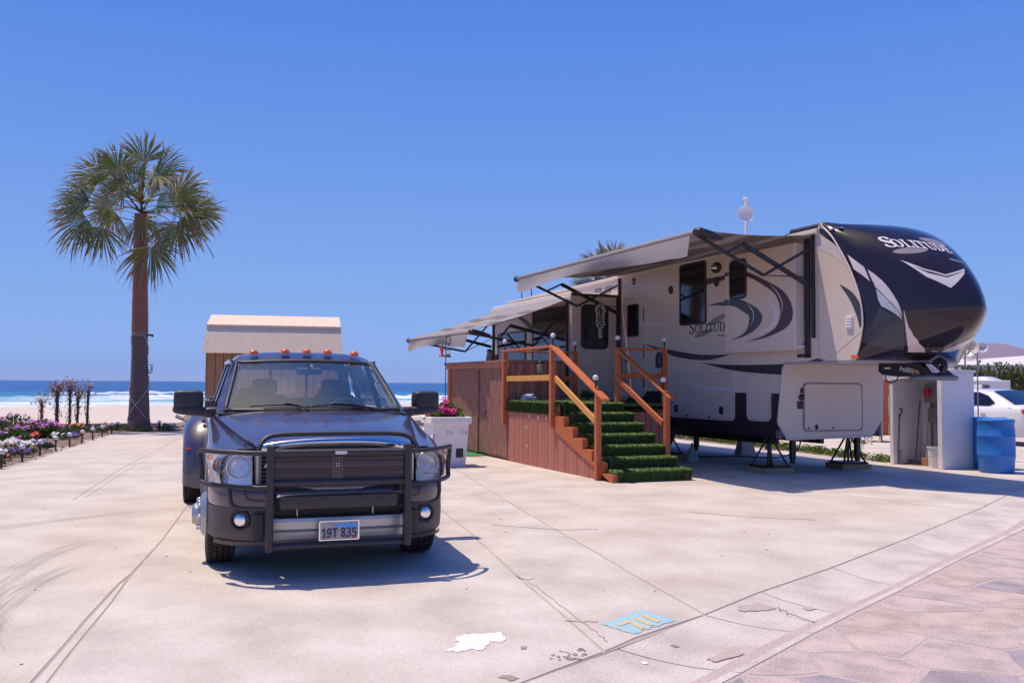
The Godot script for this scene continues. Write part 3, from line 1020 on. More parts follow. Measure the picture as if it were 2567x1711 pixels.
func cap_edge(y: float) -> float:
	for i in CAP_SIDE.size() - 1:
		if y <= CAP_SIDE[i + 1][0]:
			return lerpf(CAP_SIDE[i][1], CAP_SIDE[i + 1][1], clampf((y - CAP_SIDE[i][0]) / (CAP_SIDE[i + 1][0] - CAP_SIDE[i][0]), 0, 1))
	return -0.05

# the moulded nose: y in 1.88 .. 4.05, k from -1 (far side) to 1 (yard side)
func cap_point(y: float, k: float, off := 0.0) -> Vector3:
	var us := cap_edge(y)
	var uf: float
	if y > 2.607: uf = -0.3 - 1.797 * pow(maxf(0.0, 1.0 - pow((y - 2.607) / 1.443, 1.617)), 1.0 / 1.617)
	else: uf = -0.9 - 1.197 * pow(maxf(0.0, 1.0 - pow((2.607 - y) / 0.727, 1.5)), 1.0 / 1.5)
	uf = minf(uf, us)
	var u := us + (uf - us) * pow(maxf(0.0, 1.0 - pow(absf(k), 1.6)), 1.0 / 1.6)
	var n := -CAP_W / 2.0 + k * CAP_W / 2.0 * (1.0 - 0.244 * clampf((-u - 0.8) / 1.2, 0, 1))
	var p := L(u, y, n)
	if off != 0.0:
		var a := cap_point(y, clampf(k + 0.01, -1, 1)) - cap_point(y, clampf(k - 0.01, -1, 1))
		var b := cap_point(minf(y + 0.01, 4.04), k) - cap_point(minf(y - 0.01, 4.03), k)
		var nn := b.cross(a).normalized()
		if nn.dot(p - L(0.2, 2.6, -1.05)) < 0: nn = -nn
		p += nn * off
	return p

# decal laid on the nose: outline in (k, y), refined by a grid clipped to it
func cap_decal(called: String, pts: Array, m: Material, parent: Node, off := 0.004) -> void:
	var poly := PackedVector2Array()
	for q in pts: poly.append(Vector2(q[0], q[1]))
	var lo := poly[0]
	var hi := poly[0]
	for q in poly: lo = lo.min(q); hi = hi.max(q)
	var s := new_st()
	s.set_smooth_group(0)
	var d := 0.02
	var x := lo.x
	while x < hi.x:
		var y := lo.y
		while y < hi.y:
			var cell := PackedVector2Array([Vector2(x, y), Vector2(x + d, y), Vector2(x + d, y + d), Vector2(x, y + d)])
			for c in Geometry2D.intersect_polygons(poly, cell):
				var t := Geometry2D.triangulate_polygon(c)
				for i in t: s.add_vertex(cap_point(c[i].y, clampf(c[i].x, -0.999, 0.999), off))
			y += d
		x += d
	obj(called, s, m, parent)

func trailer() -> void:
	var t := lot_thing("travel_trailer", "large beige fifth-wheel trailer with black rounded nose and extended awnings", "trailer")
	var s := new_st()
	# body shell: wall outline, roof, far wall, rear
	prism(s, wall_poly([Vector2(0.02, 1.87), Vector2(0.85, 1.87), Vector2(0.85, 1.36), Vector2(13.0, 1.36), Vector2(13.0, 3.78), Vector2(0.02, 3.93)]), -0.04, 0.0)
	obj("side_wall", s, M.shell, t)
	s = new_st()
	prism(s, wall_poly([Vector2(0.02, 1.87), Vector2(0.85, 1.87), Vector2(0.85, 0.62), Vector2(13.0, 0.62), Vector2(13.0, 3.78), Vector2(0.02, 3.93)]), -2.1, -2.06)
	obj("far_wall", s, M.shell, t)
	s = new_st()
	box(s, L(13.02, 2.2, -1.05), Vector3(0.04, 3.16, 2.1), 0.01)
	obj("rear_wall", s, M.shell, t)
	s = new_st()
	prism(s, wall_poly([Vector2(0.86, 0.62), Vector2(13.0, 0.62), Vector2(13.0, 1.36), Vector2(0.86, 1.36)]), -0.05, -0.004)
	obj("skirt", s, M.skirt, t)
	s = new_st()
	box(s, L(6.95, 0.66, -1.05), Vector3(12.1, 0.06, 2.0))
	box(s, L(6.5, 0.54, -0.55), Vector3(9.5, 0.18, 0.08))
	box(s, L(6.5, 0.54, -1.55), Vector3(9.5, 0.18, 0.08))
	obj("underbelly", s, M.skirt, t)
	# roof with rounded gutter edge
	s = new_st()
	var rp := []
	for i in 9: rp.append(Vector2(0.03 - 2.16 * i / 8.0, 0.035 + 0.10 * sin(PI * i / 8.0)))
	var rows := []
	for e in [[0.0, 3.93], [13.03, 3.78]]:
		var r := []
		for q in rp: r.append(L(e[0], e[1] + q.y, q.x))
		rows.append(r)
	slab_sheet(s, rows, Vector3(0, -0.06, 0))
	obj("roof", s, M.roof_white, t)
	s = new_st()
	for q in [[0.03, 0.0], [-2.13, 0.0]]:
		bar(s, L(0.0, 3.945, q[0] + 0.012), L(13.03, 3.795, q[0] + 0.012), 0.035, 0.07, 0.012)
	obj("roof_gutter", s, M.shell_trim, t)
	# rear ladder hoop, roof vents
	s = new_st()
	tube(s, curve([L(12.6, 3.8, -0.25), L(12.6, 4.12, -0.25), L(12.55, 4.2, -0.28), L(12.1, 4.2, -0.3), L(12.05, 4.1, -0.3), L(12.0, 3.85, -0.3)], 4), 0.014, 8)
	obj("ladder_hoop", s, M.black_metal, t)
	s = new_st()
	for k in 3:
		var sc: float = [1.0, 0.94, 0.8][k]
		box(s, L(1.15, 4.06 + 0.075 * k, -1.0), Vector3(1.15 * sc, 0.09, 0.75 * sc), 0.035)
	obj("air_conditioner", s, M.black_plastic, t)
	s = new_st()
	box(s, L(9.1, 4.02, -0.8), Vector3(0.9, 0.24, 0.7), 0.08)
	obj("roof_vent", s, M.black_plastic, t)
	s = new_st()
	box(s, L(7.2, 4.03, -0.5), Vector3(0.45, 0.18, 0.45), 0.05)
	obj("roof_vent", s, M.black_plastic, t)
	# nose: side cheek of the wall, then the moulded cap
	for side in [0.0, -2.1]:
		s = new_st()
		var cheek := [Vector2(0.03, 1.87)]
		for e in CAP_SIDE: cheek.append(Vector2(e[1] + 0.004, e[0] - 0.005))
		cheek.append(Vector2(0.03, 4.02))
		prism(s, wall_poly(cheek), side - 0.04, side)
		obj("nose_side", s, M.shell, t)
	s = new_st()
	rows = []
	var ys := []
	for i in 41: ys.append(1.88 + 2.17 * (1.0 - pow(1.0 - i / 40.0, 1.5)) if i > 20 else 0.0)
	ys.clear()
	for i in 45:
		var a := float(i) / 44.0
		ys.append(1.88 + 2.17 * (a * a * (3 - 2 * a) * 0.6 + a * 0.4))
	for y in ys:
		var r := []
		for j in 49:
			var a := -1.0 + j / 24.0
			r.append(cap_point(y, signf(a) * (1.0 - pow(1.0 - absf(a), 1.7))))
		rows.append(r)
	sheet(s, rows, 3)
	obj("nose_cap", s, M.cap_black, t)
	s = new_st()      # underside of the nose
	var under := PackedVector2Array([Vector2(-0.95, -2.1), Vector2(-0.95, 0.0)])
	for j in 25:
		var p := cap_point(1.885, 1.0 - j / 12.0)
		under.append(Vector2(p.x, p.z))
	prism(s, under, 1.845, 1.884, Transform3D(Basis(Vector3.RIGHT, Vector3.BACK, Vector3.DOWN), Vector3.ZERO).scaled_local(Vector3(1, 1, -1)))
	obj("nose_floor", s, M.cap_grey, t)
	for side in [0.003, -2.103]:      # bead round the cap's seam
		s = new_st()
		var path := []
		for e in CAP_SIDE: path.append(L(e[1], e[0], side))
		path.append(L(0.0, 4.0, side))
		tube(s, curve(path, 3), 0.014, 6)
		obj("seam_trim", s, M.shell_trim, t)
	# white band, dark tail and plum accents on the side
	var w: Material = M.cap_white
	decal("decal_stripe", [Vector2(0.06, 3.86), Vector2(0.05, 3.68), Vector2(-0.30, 3.52), Vector2(-0.66, 3.28), Vector2(-0.51, 3.52), Vector2(-0.45, 3.60), Vector2(-0.30, 3.70)], 0.0, w, t)
	decal("decal_stripe", [Vector2(0.0, 3.98), Vector2(-0.02, 3.90), Vector2(-0.30, 3.72), Vector2(-0.42, 3.62), Vector2(-0.30, 3.78), Vector2(-0.20, 3.90), Vector2(-0.08, 3.97)], 0.0, M.cap_black, t)
	decal("decal_swoosh", crescent([Vector2(-0.44, 3.06), Vector2(-0.66, 2.80), Vector2(-0.80, 2.55), Vector2(-0.86, 2.36)], [Vector2(-0.44, 3.06), Vector2(-0.72, 2.90), Vector2(-0.90, 2.66), Vector2(-0.91, 2.40)]), 0.0, M.decal_grey, t)
	decal("decal_swoosh", [Vector2(-0.92, 2.50), Vector2(-0.91, 2.32), Vector2(-0.72, 2.20), Vector2(-0.40, 2.02), Vector2(-0.10, 1.90), Vector2(0.03, 1.88), Vector2(-0.74, 1.88), Vector2(-0.85, 2.10)], 0.0, M.decal_grey, t)
	decal("decal_swoosh", [Vector2(-0.10, 1.90), Vector2(0.06, 1.93), Vector2(0.30, 1.88), Vector2(0.0, 1.875)], 0.0, M.decal_grey, t)
	s = new_st()
	prism(s, rrect(0.585, 2.35, 0.725, 2.56, 0.015), 0.0, 0.02)
	for k in 4: box(s, Vector3(0.655, 2.39 + 0.045 * k, 0.026), Vector3(0.11, 0.028, 0.012), 0.004)
	obj("vent_grille", s, M.white_plastic, t)
	s = new_st()
	prism(s, rrect(0.70, 1.90, 0.83, 1.955, 0.02), 0.0, 0.025)
	obj("marker_light", s, M.lens_amber, t)
	# nose decals
	cap_decal("cap_stripe", [[0.988, 3.491], [0.95, 3.268], [0.957, 3.047], [0.993, 3.261]], M.cap_white, t)
	cap_decal("cap_stripe", [[0.941, 3.23], [0.922, 3.168], [0.899, 3.053], [0.877, 2.908], [0.858, 2.737], [0.842, 2.588], [0.827, 2.504], [0.852, 2.566], [0.884, 2.678], [0.911, 2.786], [0.932, 2.898], [0.945, 2.957], [0.945, 3.097]], M.cap_white, t)
	cap_decal("cap_stripe", [[0.945, 2.930], [0.90, 2.715], [0.822, 2.454], [0.945, 2.669], [0.952, 2.759]], M.decal_silver, t)
	cap_decal("cap_panel", [[0.954, 2.645], [0.911, 2.561], [0.854, 2.480], [0.808, 2.42], [0.778, 2.302], [0.719, 2.169], [0.61, 2.03], [0.76, 2.045], [0.932, 2.088], [0.995, 2.138], [0.991, 2.333]], M.decal_grey, t, 0.004)
	cap_decal("cap_blade", [[0.826, 2.613], [0.813, 2.535], [0.79, 2.436], [0.756, 2.352], [0.665, 2.234], [0.516, 2.119], [0.365, 2.054], [0.199, 2.0], [0.514, 2.0], [0.639, 2.104], [0.712, 2.203], [0.762, 2.302], [0.797, 2.402], [0.817, 2.504]], M.cap_white, t)
	cap_decal("cap_blade", [[-0.538, 2.408], [-0.46, 2.26], [-0.244, 2.163], [-0.073, 2.091], [0.06, 2.01], [-0.224, 2.01], [-0.404, 2.076], [-0.52, 2.187]], M.cap_white, t)
	cap_decal("cap_chevron", [[0.689, 3.355], [0.535, 3.202], [0.349, 3.103], [0.005, 3.196], [0.08, 3.11], [0.196, 3.029], [0.372, 2.898], [0.564, 3.078]], M.cap_white, t)
	cap_decal("cap_chevron", [[0.62, 3.25], [0.535, 3.175], [0.352, 3.078], [0.03, 3.165], [0.352, 3.060], [0.52, 3.13]], M.decal_grey, t, 0.007)
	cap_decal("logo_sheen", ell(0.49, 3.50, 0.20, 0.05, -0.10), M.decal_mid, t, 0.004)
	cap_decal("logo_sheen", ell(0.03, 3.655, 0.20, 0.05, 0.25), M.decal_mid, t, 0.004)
	for k in [["S", 0.70, 0.585, 3.555, 0.0, 0.185], ["OLITUDE", 0.615, -0.03, 3.556, -0.125, 0.140]]:
		var tm := text_mesh(k[0], 0.30, 0.004, true, 700)
		var ab := tm.get_aabb()
		put("logo_letters", bent(tm, func(p: Vector3) -> Vector3:
			var f := (p.x - ab.position.x) / ab.size.x
			return cap_point(k[3] + k[4] * pow(f, 1.4) + (p.y - ab.position.y) / ab.size.y * k[5], lerpf(k[1], k[2], f), 0.010 + p.z)), M.decal_white, t)
	cap_decal("logo_underline", [[0.13, 3.36], [-0.10, 3.30], [-0.10, 3.27], [0.13, 3.33]], M.decal_mid, t)
	# lamp in the nose, clearance lamps on top
	s = new_st()
	var lp := cap_point(2.045, 0.19, 0.0)
	lathe(s, [Vector2(0.0, 0.03), Vector2(0.10, 0.025), Vector2(0.15, 0.0)], 16, Transform3D(Basis(Vector3.UP, 1.25) * Basis(Vector3.RIGHT, PI / 2 + 0.6).scaled_local(Vector3(1, 1, 0.6)), lp))
	var nl := obj("nose_lamp", s, M.black_plastic, t)
	s = new_st()
	box(s, cap_point(2.045, 0.19, 0.035), Vector3(0.05, 0.03, 0.16), 0.01, Basis(Vector3.UP, 0.3))
	obj("lamp_lens", s, M.lens_haze, nl)
	for k in [0.97, 0.90]:
		s = new_st()
		box(s, cap_point(3.93, k, 0.015), Vector3(0.10, 0.025, 0.05), 0.01)
		obj("clearance_lamp", s, M.chrome, t)
	# lower front wall with pass-through hatch
	s = new_st()
	var fb := Basis(Vector3(0, 0, -1), Vector3.UP, Vector3(1, 0, 0))      # x runs away from the yard, z towards the nose
	var fx := Transform3D(fb, L(0.84, 0, 0))
	prism(s, PackedVector2Array([Vector2(0.02, 1.86), Vector2(-0.03, 1.78), Vector2(-0.14, 0.90), Vector2(-0.13, 0.86), Vector2(0.03, 0.62), Vector2(0.07, 0.61), Vector2(1.83, 0.64), Vector2(1.88, 0.66), Vector2(2.08, 0.92), Vector2(2.09, 0.97), Vector2(2.12, 1.86)]), -0.05, 0.0, fx)
	obj("front_wall", s, M.shell, t)
	s = new_st()
	var edge := []
	for q in [[0.08, 1.85], [0.0, 1.82], [-0.035, 1.74], [-0.145, 0.90], [-0.13, 0.855], [0.03, 0.615], [0.07, 0.605], [1.84, 0.635]]: edge.append(fx * Vector3(q[0], q[1], 0.0))
	tube(s, edge, 0.022, 6)
	obj("corner_trim", s, M.shell_trim, t)
	s = new_st()
	prism(s, rrect(0.385, 0.755, 1.60, 1.515, 0.06), 0.0, 0.018, fx)
	var hatch := obj("hatch", s, M.shell, t)
	s = new_st()
	frame(s, rrect(0.355, 0.725, 1.63, 1.545, 0.08), rrect(0.375, 0.745, 1.61, 1.525, 0.07), 0.0, 0.012, fx)
	obj("hatch_seal", s, M.decal_mid, hatch)
	s = new_st()
	prism(s, oval(0.62, 0.80, 0.025, 0.045), 0.0, 0.035, fx)
	for q in [0.46, 0.98]: prism(s, oval(q, 0.785, 0.018, 0.018, 8), 0.0, 0.028, fx)
	obj("hatch_latch", s, M.black_plastic, hatch)
	s = new_st()
	box(s, fx * Vector3(0.33, 1.41, 0.01), Vector3(0.03, 0.09, 0.05), 0.006)
	lathe(s, [Vector2(0.055, 0.0), Vector2(0.05, 0.03), Vector2(0.0, 0.035)], 14, Transform3D(fb * Basis(Vector3.RIGHT, PI / 2), fx * Vector3(0.32, 1.30, 0)))
	box(s, fx * Vector3(0.295, 1.17, 0.01), Vector3(0.03, 0.13, 0.115), 0.01)
	obj("hookup_port", s, M.black_plastic, t)
	s = new_st()
	box(s, fx * Vector3(-0.02, 0.68, -0.12), Vector3(0.12, 0.14, 0.09), 0.01)
	obj("latch_box", s, M.grey_metal, t)
	# pin box under the nose
	var pin := part_node("pin_box", t)
	s = new_st()
	prism(s, PackedVector2Array([Vector2(0.28, 1.86), Vector2(0.27, 1.73), Vector2(0.36, 1.67), Vector2(0.70, 1.64), Vector2(1.40, 1.66), Vector2(1.28, 1.74), Vector2(1.05, 1.86)]), -1.30, -0.92)
	obj("pin_arm", s, M.black_metal, pin)
	s = new_st()
	lathe(s, [Vector2(0.0, 1.665), Vector2(0.30, 1.665), Vector2(0.34, 1.64), Vector2(0.34, 1.60), Vector2(0.30, 1.585), Vector2(0.0, 1.585)], 20, Transform3D(Basis(), L(-1.2, 0, -1.10)))
	obj("pin_plate", s, M.grey_metal, pin)
	s = new_st()
	lathe(s, [Vector2(0.05, -0.02), Vector2(0.12, -0.02), Vector2(0.135, 0.02), Vector2(0.12, 0.05), Vector2(0.05, 0.05), Vector2(0.05, -0.02)], 20, Transform3D(Basis(Vector3.RIGHT, PI / 2), L(-1.42, 1.79, -1.0)))
	obj("air_bag", s, M.black_metal, pin)
	s = new_st()
	box(s, L(-0.47, 1.775, -0.915), Vector3(0.12, 0.03, 0.006))
	prism(s, PackedVector2Array([Vector2(1.22, 1.83), Vector2(1.32, 1.83), Vector2(1.48, 1.72), Vector2(1.42, 1.69), Vector2(1.34, 1.70)]), -0.925, -0.915)
	obj("pin_label", s, M.decal_white, pin)
	put("pin_lettering", text_mesh("PullRite", 0.10, 0.004, false, 700), M.decal_white, pin, L(-0.90, 1.735, -0.916), Basis(Vector3.BACK, -0.16))
	s = new_st()
	var arch := []
	for i in 9: arch.append(L(-1.06 - 0.065 * cos(PI * i / 8.0), 1.66 + 0.075 * sin(PI * i / 8.0), -0.90))
	tube(s, arch, 0.014, 6)
	obj("pin_handle", s, M.new_wood, pin)
	s = new_st()
	tube(s, curve([L(-0.42, 1.66, -0.92), L(-0.44, 1.58, -0.92), L(-0.52, 1.55, -0.92), L(-0.62, 1.57, -0.93), L(-0.65, 1.65, -0.95)], 5), 0.010, 6)
	obj("brake_cable", s, M.black_plastic, pin)
	# bedroom slide-out
	var bed := part_node("bedroom_slide", t)
	s = new_st()
	box(s, L(1.30, 2.93, 0.10), Vector3(1.90, 1.74, 0.198), 0.012)
	obj("slide_box", s, M.shell, bed)
	s = new_st()
	box(s, L(0.265, 2.90, 0.02), Vector3(0.11, 1.92, 0.04), 0.006)
	box(s, L(0.36, 1.975, 0.02), Vector3(0.30, 0.05, 0.04), 0.006)
	obj("slide_flange", s, M.black_plastic, bed)
	s = new_st()
	box(s, L(1.30, 2.13, 0.204), Vector3(1.86, 0.008, 0.006))
	box(s, L(2.13, 2.93, 0.204), Vector3(0.006, 1.7, 0.006))
	box(s, L(0.33, 2.12, 0.09), Vector3(0.02, 0.05, 0.16), 0.005)
	obj("slide_trim", s, M.white_trim, bed)
	rv_window(2.08, 3.00, 1.60, 3.70, 0.10, 0.20, bed)
	# plum arc, white inlay and grey arc on the slide face
	var z := 0.20
	decal("decal_arc", crescent([Vector2(2.245, 3.505), Vector2(1.95, 3.50), Vector2(1.55, 3.44), Vector2(1.05, 3.24), Vector2(0.61, 3.02), Vector2(0.405, 2.72), Vector2(0.52, 2.46), Vector2(1.06, 2.30), Vector2(1.69, 2.238)], [Vector2(2.245, 3.44), Vector2(1.95, 3.43), Vector2(1.58, 3.37), Vector2(1.12, 3.17), Vector2(0.82, 2.98), Vector2(0.71, 2.72), Vector2(0.80, 2.48), Vector2(1.15, 2.33), Vector2(1.69, 2.238)]), z, M.decal_plum, bed)
	decal("decal_pinstripe", crescent([Vector2(0.98, 3.19), Vector2(0.76, 3.02), Vector2(0.645, 2.82), Vector2(0.70, 2.62)], [Vector2(0.98, 3.19), Vector2(0.775, 3.01), Vector2(0.66, 2.82), Vector2(0.70, 2.62)]), z + 0.003, M.decal_white, bed)
	decal("decal_inlay", crescent([Vector2(1.12, 3.05), Vector2(0.92, 2.88), Vector2(0.757, 2.68), Vector2(0.90, 2.46), Vector2(1.50, 2.306)], [Vector2(1.12, 3.05), Vector2(0.97, 2.86), Vector2(0.862, 2.69), Vector2(0.98, 2.48), Vector2(1.50, 2.306)]), z, M.decal_white, bed)
	decal("decal_arc", crescent([Vector2(2.25, 3.026), Vector2(1.90, 3.01), Vector2(1.60, 2.93), Vector2(1.30, 2.79), Vector2(1.178, 2.64), Vector2(1.30, 2.48), Vector2(1.60, 2.36), Vector2(2.09, 2.279)], [Vector2(2.25, 2.92), Vector2(1.95, 2.88), Vector2(1.70, 2.77), Vector2(1.55, 2.69), Vector2(1.54, 2.60), Vector2(1.60, 2.46), Vector2(1.76, 2.37), Vector2(2.09, 2.279)]), z, M.decal_grey, bed)
	decal("decal_pinstripe", crescent([Vector2(1.60, 2.92), Vector2(1.45, 2.80), Vector2(1.40, 2.68), Vector2(1.50, 2.50)], [Vector2(1.60, 2.92), Vector2(1.465, 2.79), Vector2(1.415, 2.68), Vector2(1.50, 2.50)]), z + 0.003, M.decal_white, bed)
	# decals on the wall
	decal("decal_arc", [Vector2(3.09, 3.50), Vector2(2.43, 3.50), Vector2(2.43, 3.43), Vector2(3.09, 3.38)], 0.0, M.decal_plum, t)
	decal("decal_arc", [Vector2(3.10, 2.99), Vector2(2.75, 3.02), Vector2(2.43, 3.02), Vector2(2.43, 2.93), Vector2(2.75, 2.97)], 0.0, M.decal_grey, t)
	decal("decal_swoosh", crescent([Vector2(5.64, 2.40), Vector2(4.90, 2.27), Vector2(4.26, 2.18), Vector2(3.3, 2.07), Vector2(2.35, 2.05)], [Vector2(5.64, 2.40), Vector2(4.8, 2.20), Vector2(4.1, 2.04), Vector2(3.24, 1.96), Vector2(2.75, 1.99), Vector2(2.35, 2.05)]), 0.0, M.decal_plum, t)
	decal("decal_swoosh", crescent([Vector2(3.32, 1.92), Vector2(2.6, 1.87), Vector2(1.8, 1.85), Vector2(0.87, 1.85)], [Vector2(3.32, 1.92), Vector2(2.6, 1.80), Vector2(2.08, 1.74), Vector2(1.5, 1.70), Vector2(0.87, 1.67)]), 0.0, M.decal_dark, t)
	decal("decal_swoosh", crescent([Vector2(4.35, 2.69), Vector2(4.9, 2.78), Vector2(5.5, 2.86), Vector2(6.3, 2.95)], [Vector2(4.35, 2.69), Vector2(4.9, 2.72), Vector2(5.5, 2.76), Vector2(6.3, 2.84)]), 0.0, M.decal_white, t)
	# logo by the big window
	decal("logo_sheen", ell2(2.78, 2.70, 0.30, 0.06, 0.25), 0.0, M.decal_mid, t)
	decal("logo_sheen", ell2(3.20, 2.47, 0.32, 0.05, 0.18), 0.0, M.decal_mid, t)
	var tm1 := text_mesh("S", 0.30, 0.006, true, 400)
	put("logo_letters", fitted(tm1, -3.68, 2.475, -3.52, 2.72), M.decal_dark, t, Vector3(0, 0, 0.004))
	var tm2 := text_mesh("OLITUD", 0.215, 0.006, true, 400)
	put("logo_letters", fitted(tm2, -3.48, 2.485, -2.52, 2.655), M.decal_dark, t, Vector3(0, 0, 0.004))
	decal("logo_underline", [Vector2(2.75, 2.43), Vector2(2.5, 2.41), Vector2(2.5, 2.38), Vector2(2.75, 2.40)], 0.0, M.decal_mid, t)
	# windows, speakers, porch light, marker
	rv_window(4.01, 2.65, 3.10, 3.855, 0.07, 0.0, t)
	for q in [[4.34, 3.40], [2.77, 3.40]]:
		s = new_st()
		prism(s, oval(-q[0], q[1], 0.075, 0.085), 0.0, 0.02)
		obj("speaker", s, M.black_plastic, t)
	s = new_st()
	lathe(s, [Vector2(0.14, 0.0), Vector2(0.13, 0.03), Vector2(0.09, 0.05), Vector2(0.0, 0.05)], 18, Transform3D(Basis(Vector3.RIGHT, PI / 2).scaled_local(Vector3(1.1, 1, 0.75)), L(2.77, 3.67, 0)))
	var pl := obj("porch_lamp", s, M.black_plastic, t)
	s = new_st()
	lathe(s, [Vector2(0.075, 0.045), Vector2(0.05, 0.09), Vector2(0.0, 0.10)], 14, Transform3D(Basis(Vector3.RIGHT, PI / 2).scaled_local(Vector3(1.1, 1, 0.8)), L(2.79, 3.67, 0)))
	obj("lamp_dome", s, M.reflector, pl)
	s = new_st()
	lathe(s, [Vector2(0.075, 0.0), Vector2(0.07, 0.02), Vector2(0.0, 0.02)], 14, Transform3D(Basis(Vector3.RIGHT, PI / 2), L(5.83, 3.72, 0)))
	var mk := obj("marker_light", s, M.black_plastic, t)
	s = new_st()
	lathe(s, [Vector2(0.05, 0.018), Vector2(0.035, 0.04), Vector2(0.0, 0.045)], 12, Transform3D(Basis(Vector3.RIGHT, PI / 2), L(5.83, 3.72, 0)))
	obj("marker_lens", s, M.lens_amber, mk)
	# entry door
	var door := wall_panel("entry_door", 6.17, 1.26, 5.36, 3.34, 0.12, 0.0, 0.02, M.shell, t)
	s = new_st()
	frame(s, rrect(-6.25, 1.22, -5.30, 3.40, 0.16, 6), rrect(-6.19, 1.25, -5.345, 3.355, 0.13, 6), 0.0, 0.03)
	obj("door_frame", s, M.shell_trim, door)
	s = new_st()
	frame(s, rrect(-6.05, 2.52, -5.58, 3.22, 0.06, 6), rrect(-6.01, 2.56, -5.62, 3.18, 0.04, 6), 0.018, 0.04)
	obj("door_window_frame", s, M.black_plastic, door)
	s = new_st()
	prism(s, rrect(-6.01, 2.56, -5.62, 3.18, 0.04, 6), 0.016, 0.03)
	obj("door_window_pane", s, M.dark_glass, door)
	for q in [[2.98, 0.3], [2.2, 0.3], [1.55, 0.26]]:
		s = new_st()
		box(s, L(5.352, q[0], 0.035), Vector3(0.022, q[1], 0.02), 0.004)
		obj("hinge", s, M.black_plastic, door)
	s = new_st()
	box(s, L(6.10, 2.05, 0.035), Vector3(0.06, 0.16, 0.035), 0.01)
	obj("door_handle", s, M.black_plastic, door)
	s = new_st()      # folded grab rail beside the door
	tube(s, curve([L(6.33, 2.9, 0.02), L(6.33, 2.86, 0.07), L(6.33, 2.2, 0.07), L(6.33, 1.6, 0.07), L(6.33, 1.56, 0.02)], 4), 0.014, 7)
	obj("grab_rail", s, M.black_metal, t)
	# baggage doors
	for q in [[4.35, 0.88, 2.26, 1.71], [1.83, 0.91, 1.24, 1.66]]:
		var bd := wall_panel("baggage_door", q[0], q[1], q[2], q[3], 0.09, -0.004, 0.03, M.shell, t)
		s = new_st()
		frame(s, rrect(-q[0] - 0.03, q[1] - 0.03, -q[2] + 0.03, q[3] + 0.03, 0.11, 6), rrect(-q[0] - 0.006, q[1] - 0.006, -q[2] + 0.006, q[3] + 0.006, 0.095, 6), -0.004, 0.022)
		obj("door_rim", s, M.shell_trim, bd)
		if q[0] > 3:
			for x in [4.11, 2.60]:
				s = new_st()
				prism(s, rrect(-x - 0.05, 0.96, -x + 0.05, 1.10, 0.03), 0.026, 0.045)
				obj("paddle_latch", s, M.black_plastic, bd)
			for x in [3.72, 2.98]:
				s = new_st()
				box(s, L(x, 0.90, 0.032), Vector3(0.07, 0.022, 0.014), 0.004)
				obj("lock", s, M.black_plastic, bd)
			decal("decal_swoosh", crescent([Vector2(4.26, 1.632), Vector2(3.7, 1.52), Vector2(3.1, 1.46), Vector2(2.27, 1.435)], [Vector2(4.26, 1.632), Vector2(3.7, 1.50), Vector2(3.1, 1.42), Vector2(2.27, 1.39)]), 0.026, M.decal_white, bd)
	decal("decal_swoosh", [Vector2(2.22, 1.435), Vector2(1.91, 1.423), Vector2(2.22, 1.39)], 0.0, M.decal_white, t)
	# living room slide-out
	var sl := part_node("living_slide", t)
	s = new_st()
	box(s, L(8.82, 2.28, 0.60), Vector3(4.74, 2.3, 1.18), 0.015)
	obj("slide_box", s, M.shell, sl)
	s = new_st()
	box(s, L(8.82, 3.45, 0.60), Vector3(4.80, 0.10, 1.22), 0.03)
	bar(s, L(6.40, 3.37, 1.20), L(11.25, 3.37, 1.20), 0.06, 0.11, 0.015)
	obj("slide_topper", s, M.shell_trim, sl)
	s = new_st()
	box(s, L(6.445, 2.24, 0.045), Vector3(0.035, 2.50, 0.09), 0.008)
	box(s, L(6.42, 3.44, 0.62), Vector3(0.03, 0.05, 1.15), 0.008)
	obj("slide_seal", s, M.black_plastic, sl)
	for q in [10.2, 7.5, 7.0]:
		s = new_st()
		prism(s, PackedVector2Array([Vector2(-q - 0.22, 3.55), Vector2(-q + 0.10, 3.55), Vector2(-q + 0.22, 3.72), Vector2(-q - 0.10, 3.72)]), 0.0, 0.012)
		obj("wall_vent", s, M.decal_mid, t)
	# its window facing the stairs
	var ex := Transform3D(fb, L(6.45, 0, 0))
	var wn := new_st()
	frame(wn, rrect(-0.965, 2.26, -0.30, 3.235, 0.12, 6), rrect(-0.925, 2.30, -0.34, 3.195, 0.09, 6), 0.0, 0.03, ex)
	var ewin := obj("window", wn, M.black_plastic, sl)
	s = new_st()
	prism(s, rrect(-0.925, 2.30, -0.34, 3.195, 0.09, 6), 0.002, 0.014, ex)
	obj("pane", s, M.dark_glass, ewin)
	# windows on its long face
	rv_window(10.78, 2.0, 8.95, 2.78, 0.10, 1.192, sl)
	rv_window(8.53, 1.75, 6.62, 3.22, 0.08, 1.192, sl)
	decal("decal_swoosh", crescent([Vector2(9.9, 3.2), Vector2(9.2, 3.12), Vector2(8.6, 2.9)], [Vector2(9.9, 3.2), Vector2(9.3, 3.05), Vector2(8.6, 2.72)]), 1.192, M.decal_plum, sl)
	# legs of the trailer: wheels under the belly
	for q in [7.6, 8.6]:
		for nn in [-0.25, -1.85]:
			s = new_st()
			lathe(s, [Vector2(0.18, -0.11), Vector2(0.34, -0.11), Vector2(0.38, -0.08), Vector2(0.38, 0.08), Vector2(0.34, 0.11), Vector2(0.18, 0.11), Vector2(0.16, 0.04), Vector2(0.0, 0.04)], 24, Transform3D(Basis(Vector3.RIGHT, PI / 2), L(q, 0.38, nn)))
			obj("wheel", s, M.tyre, t)
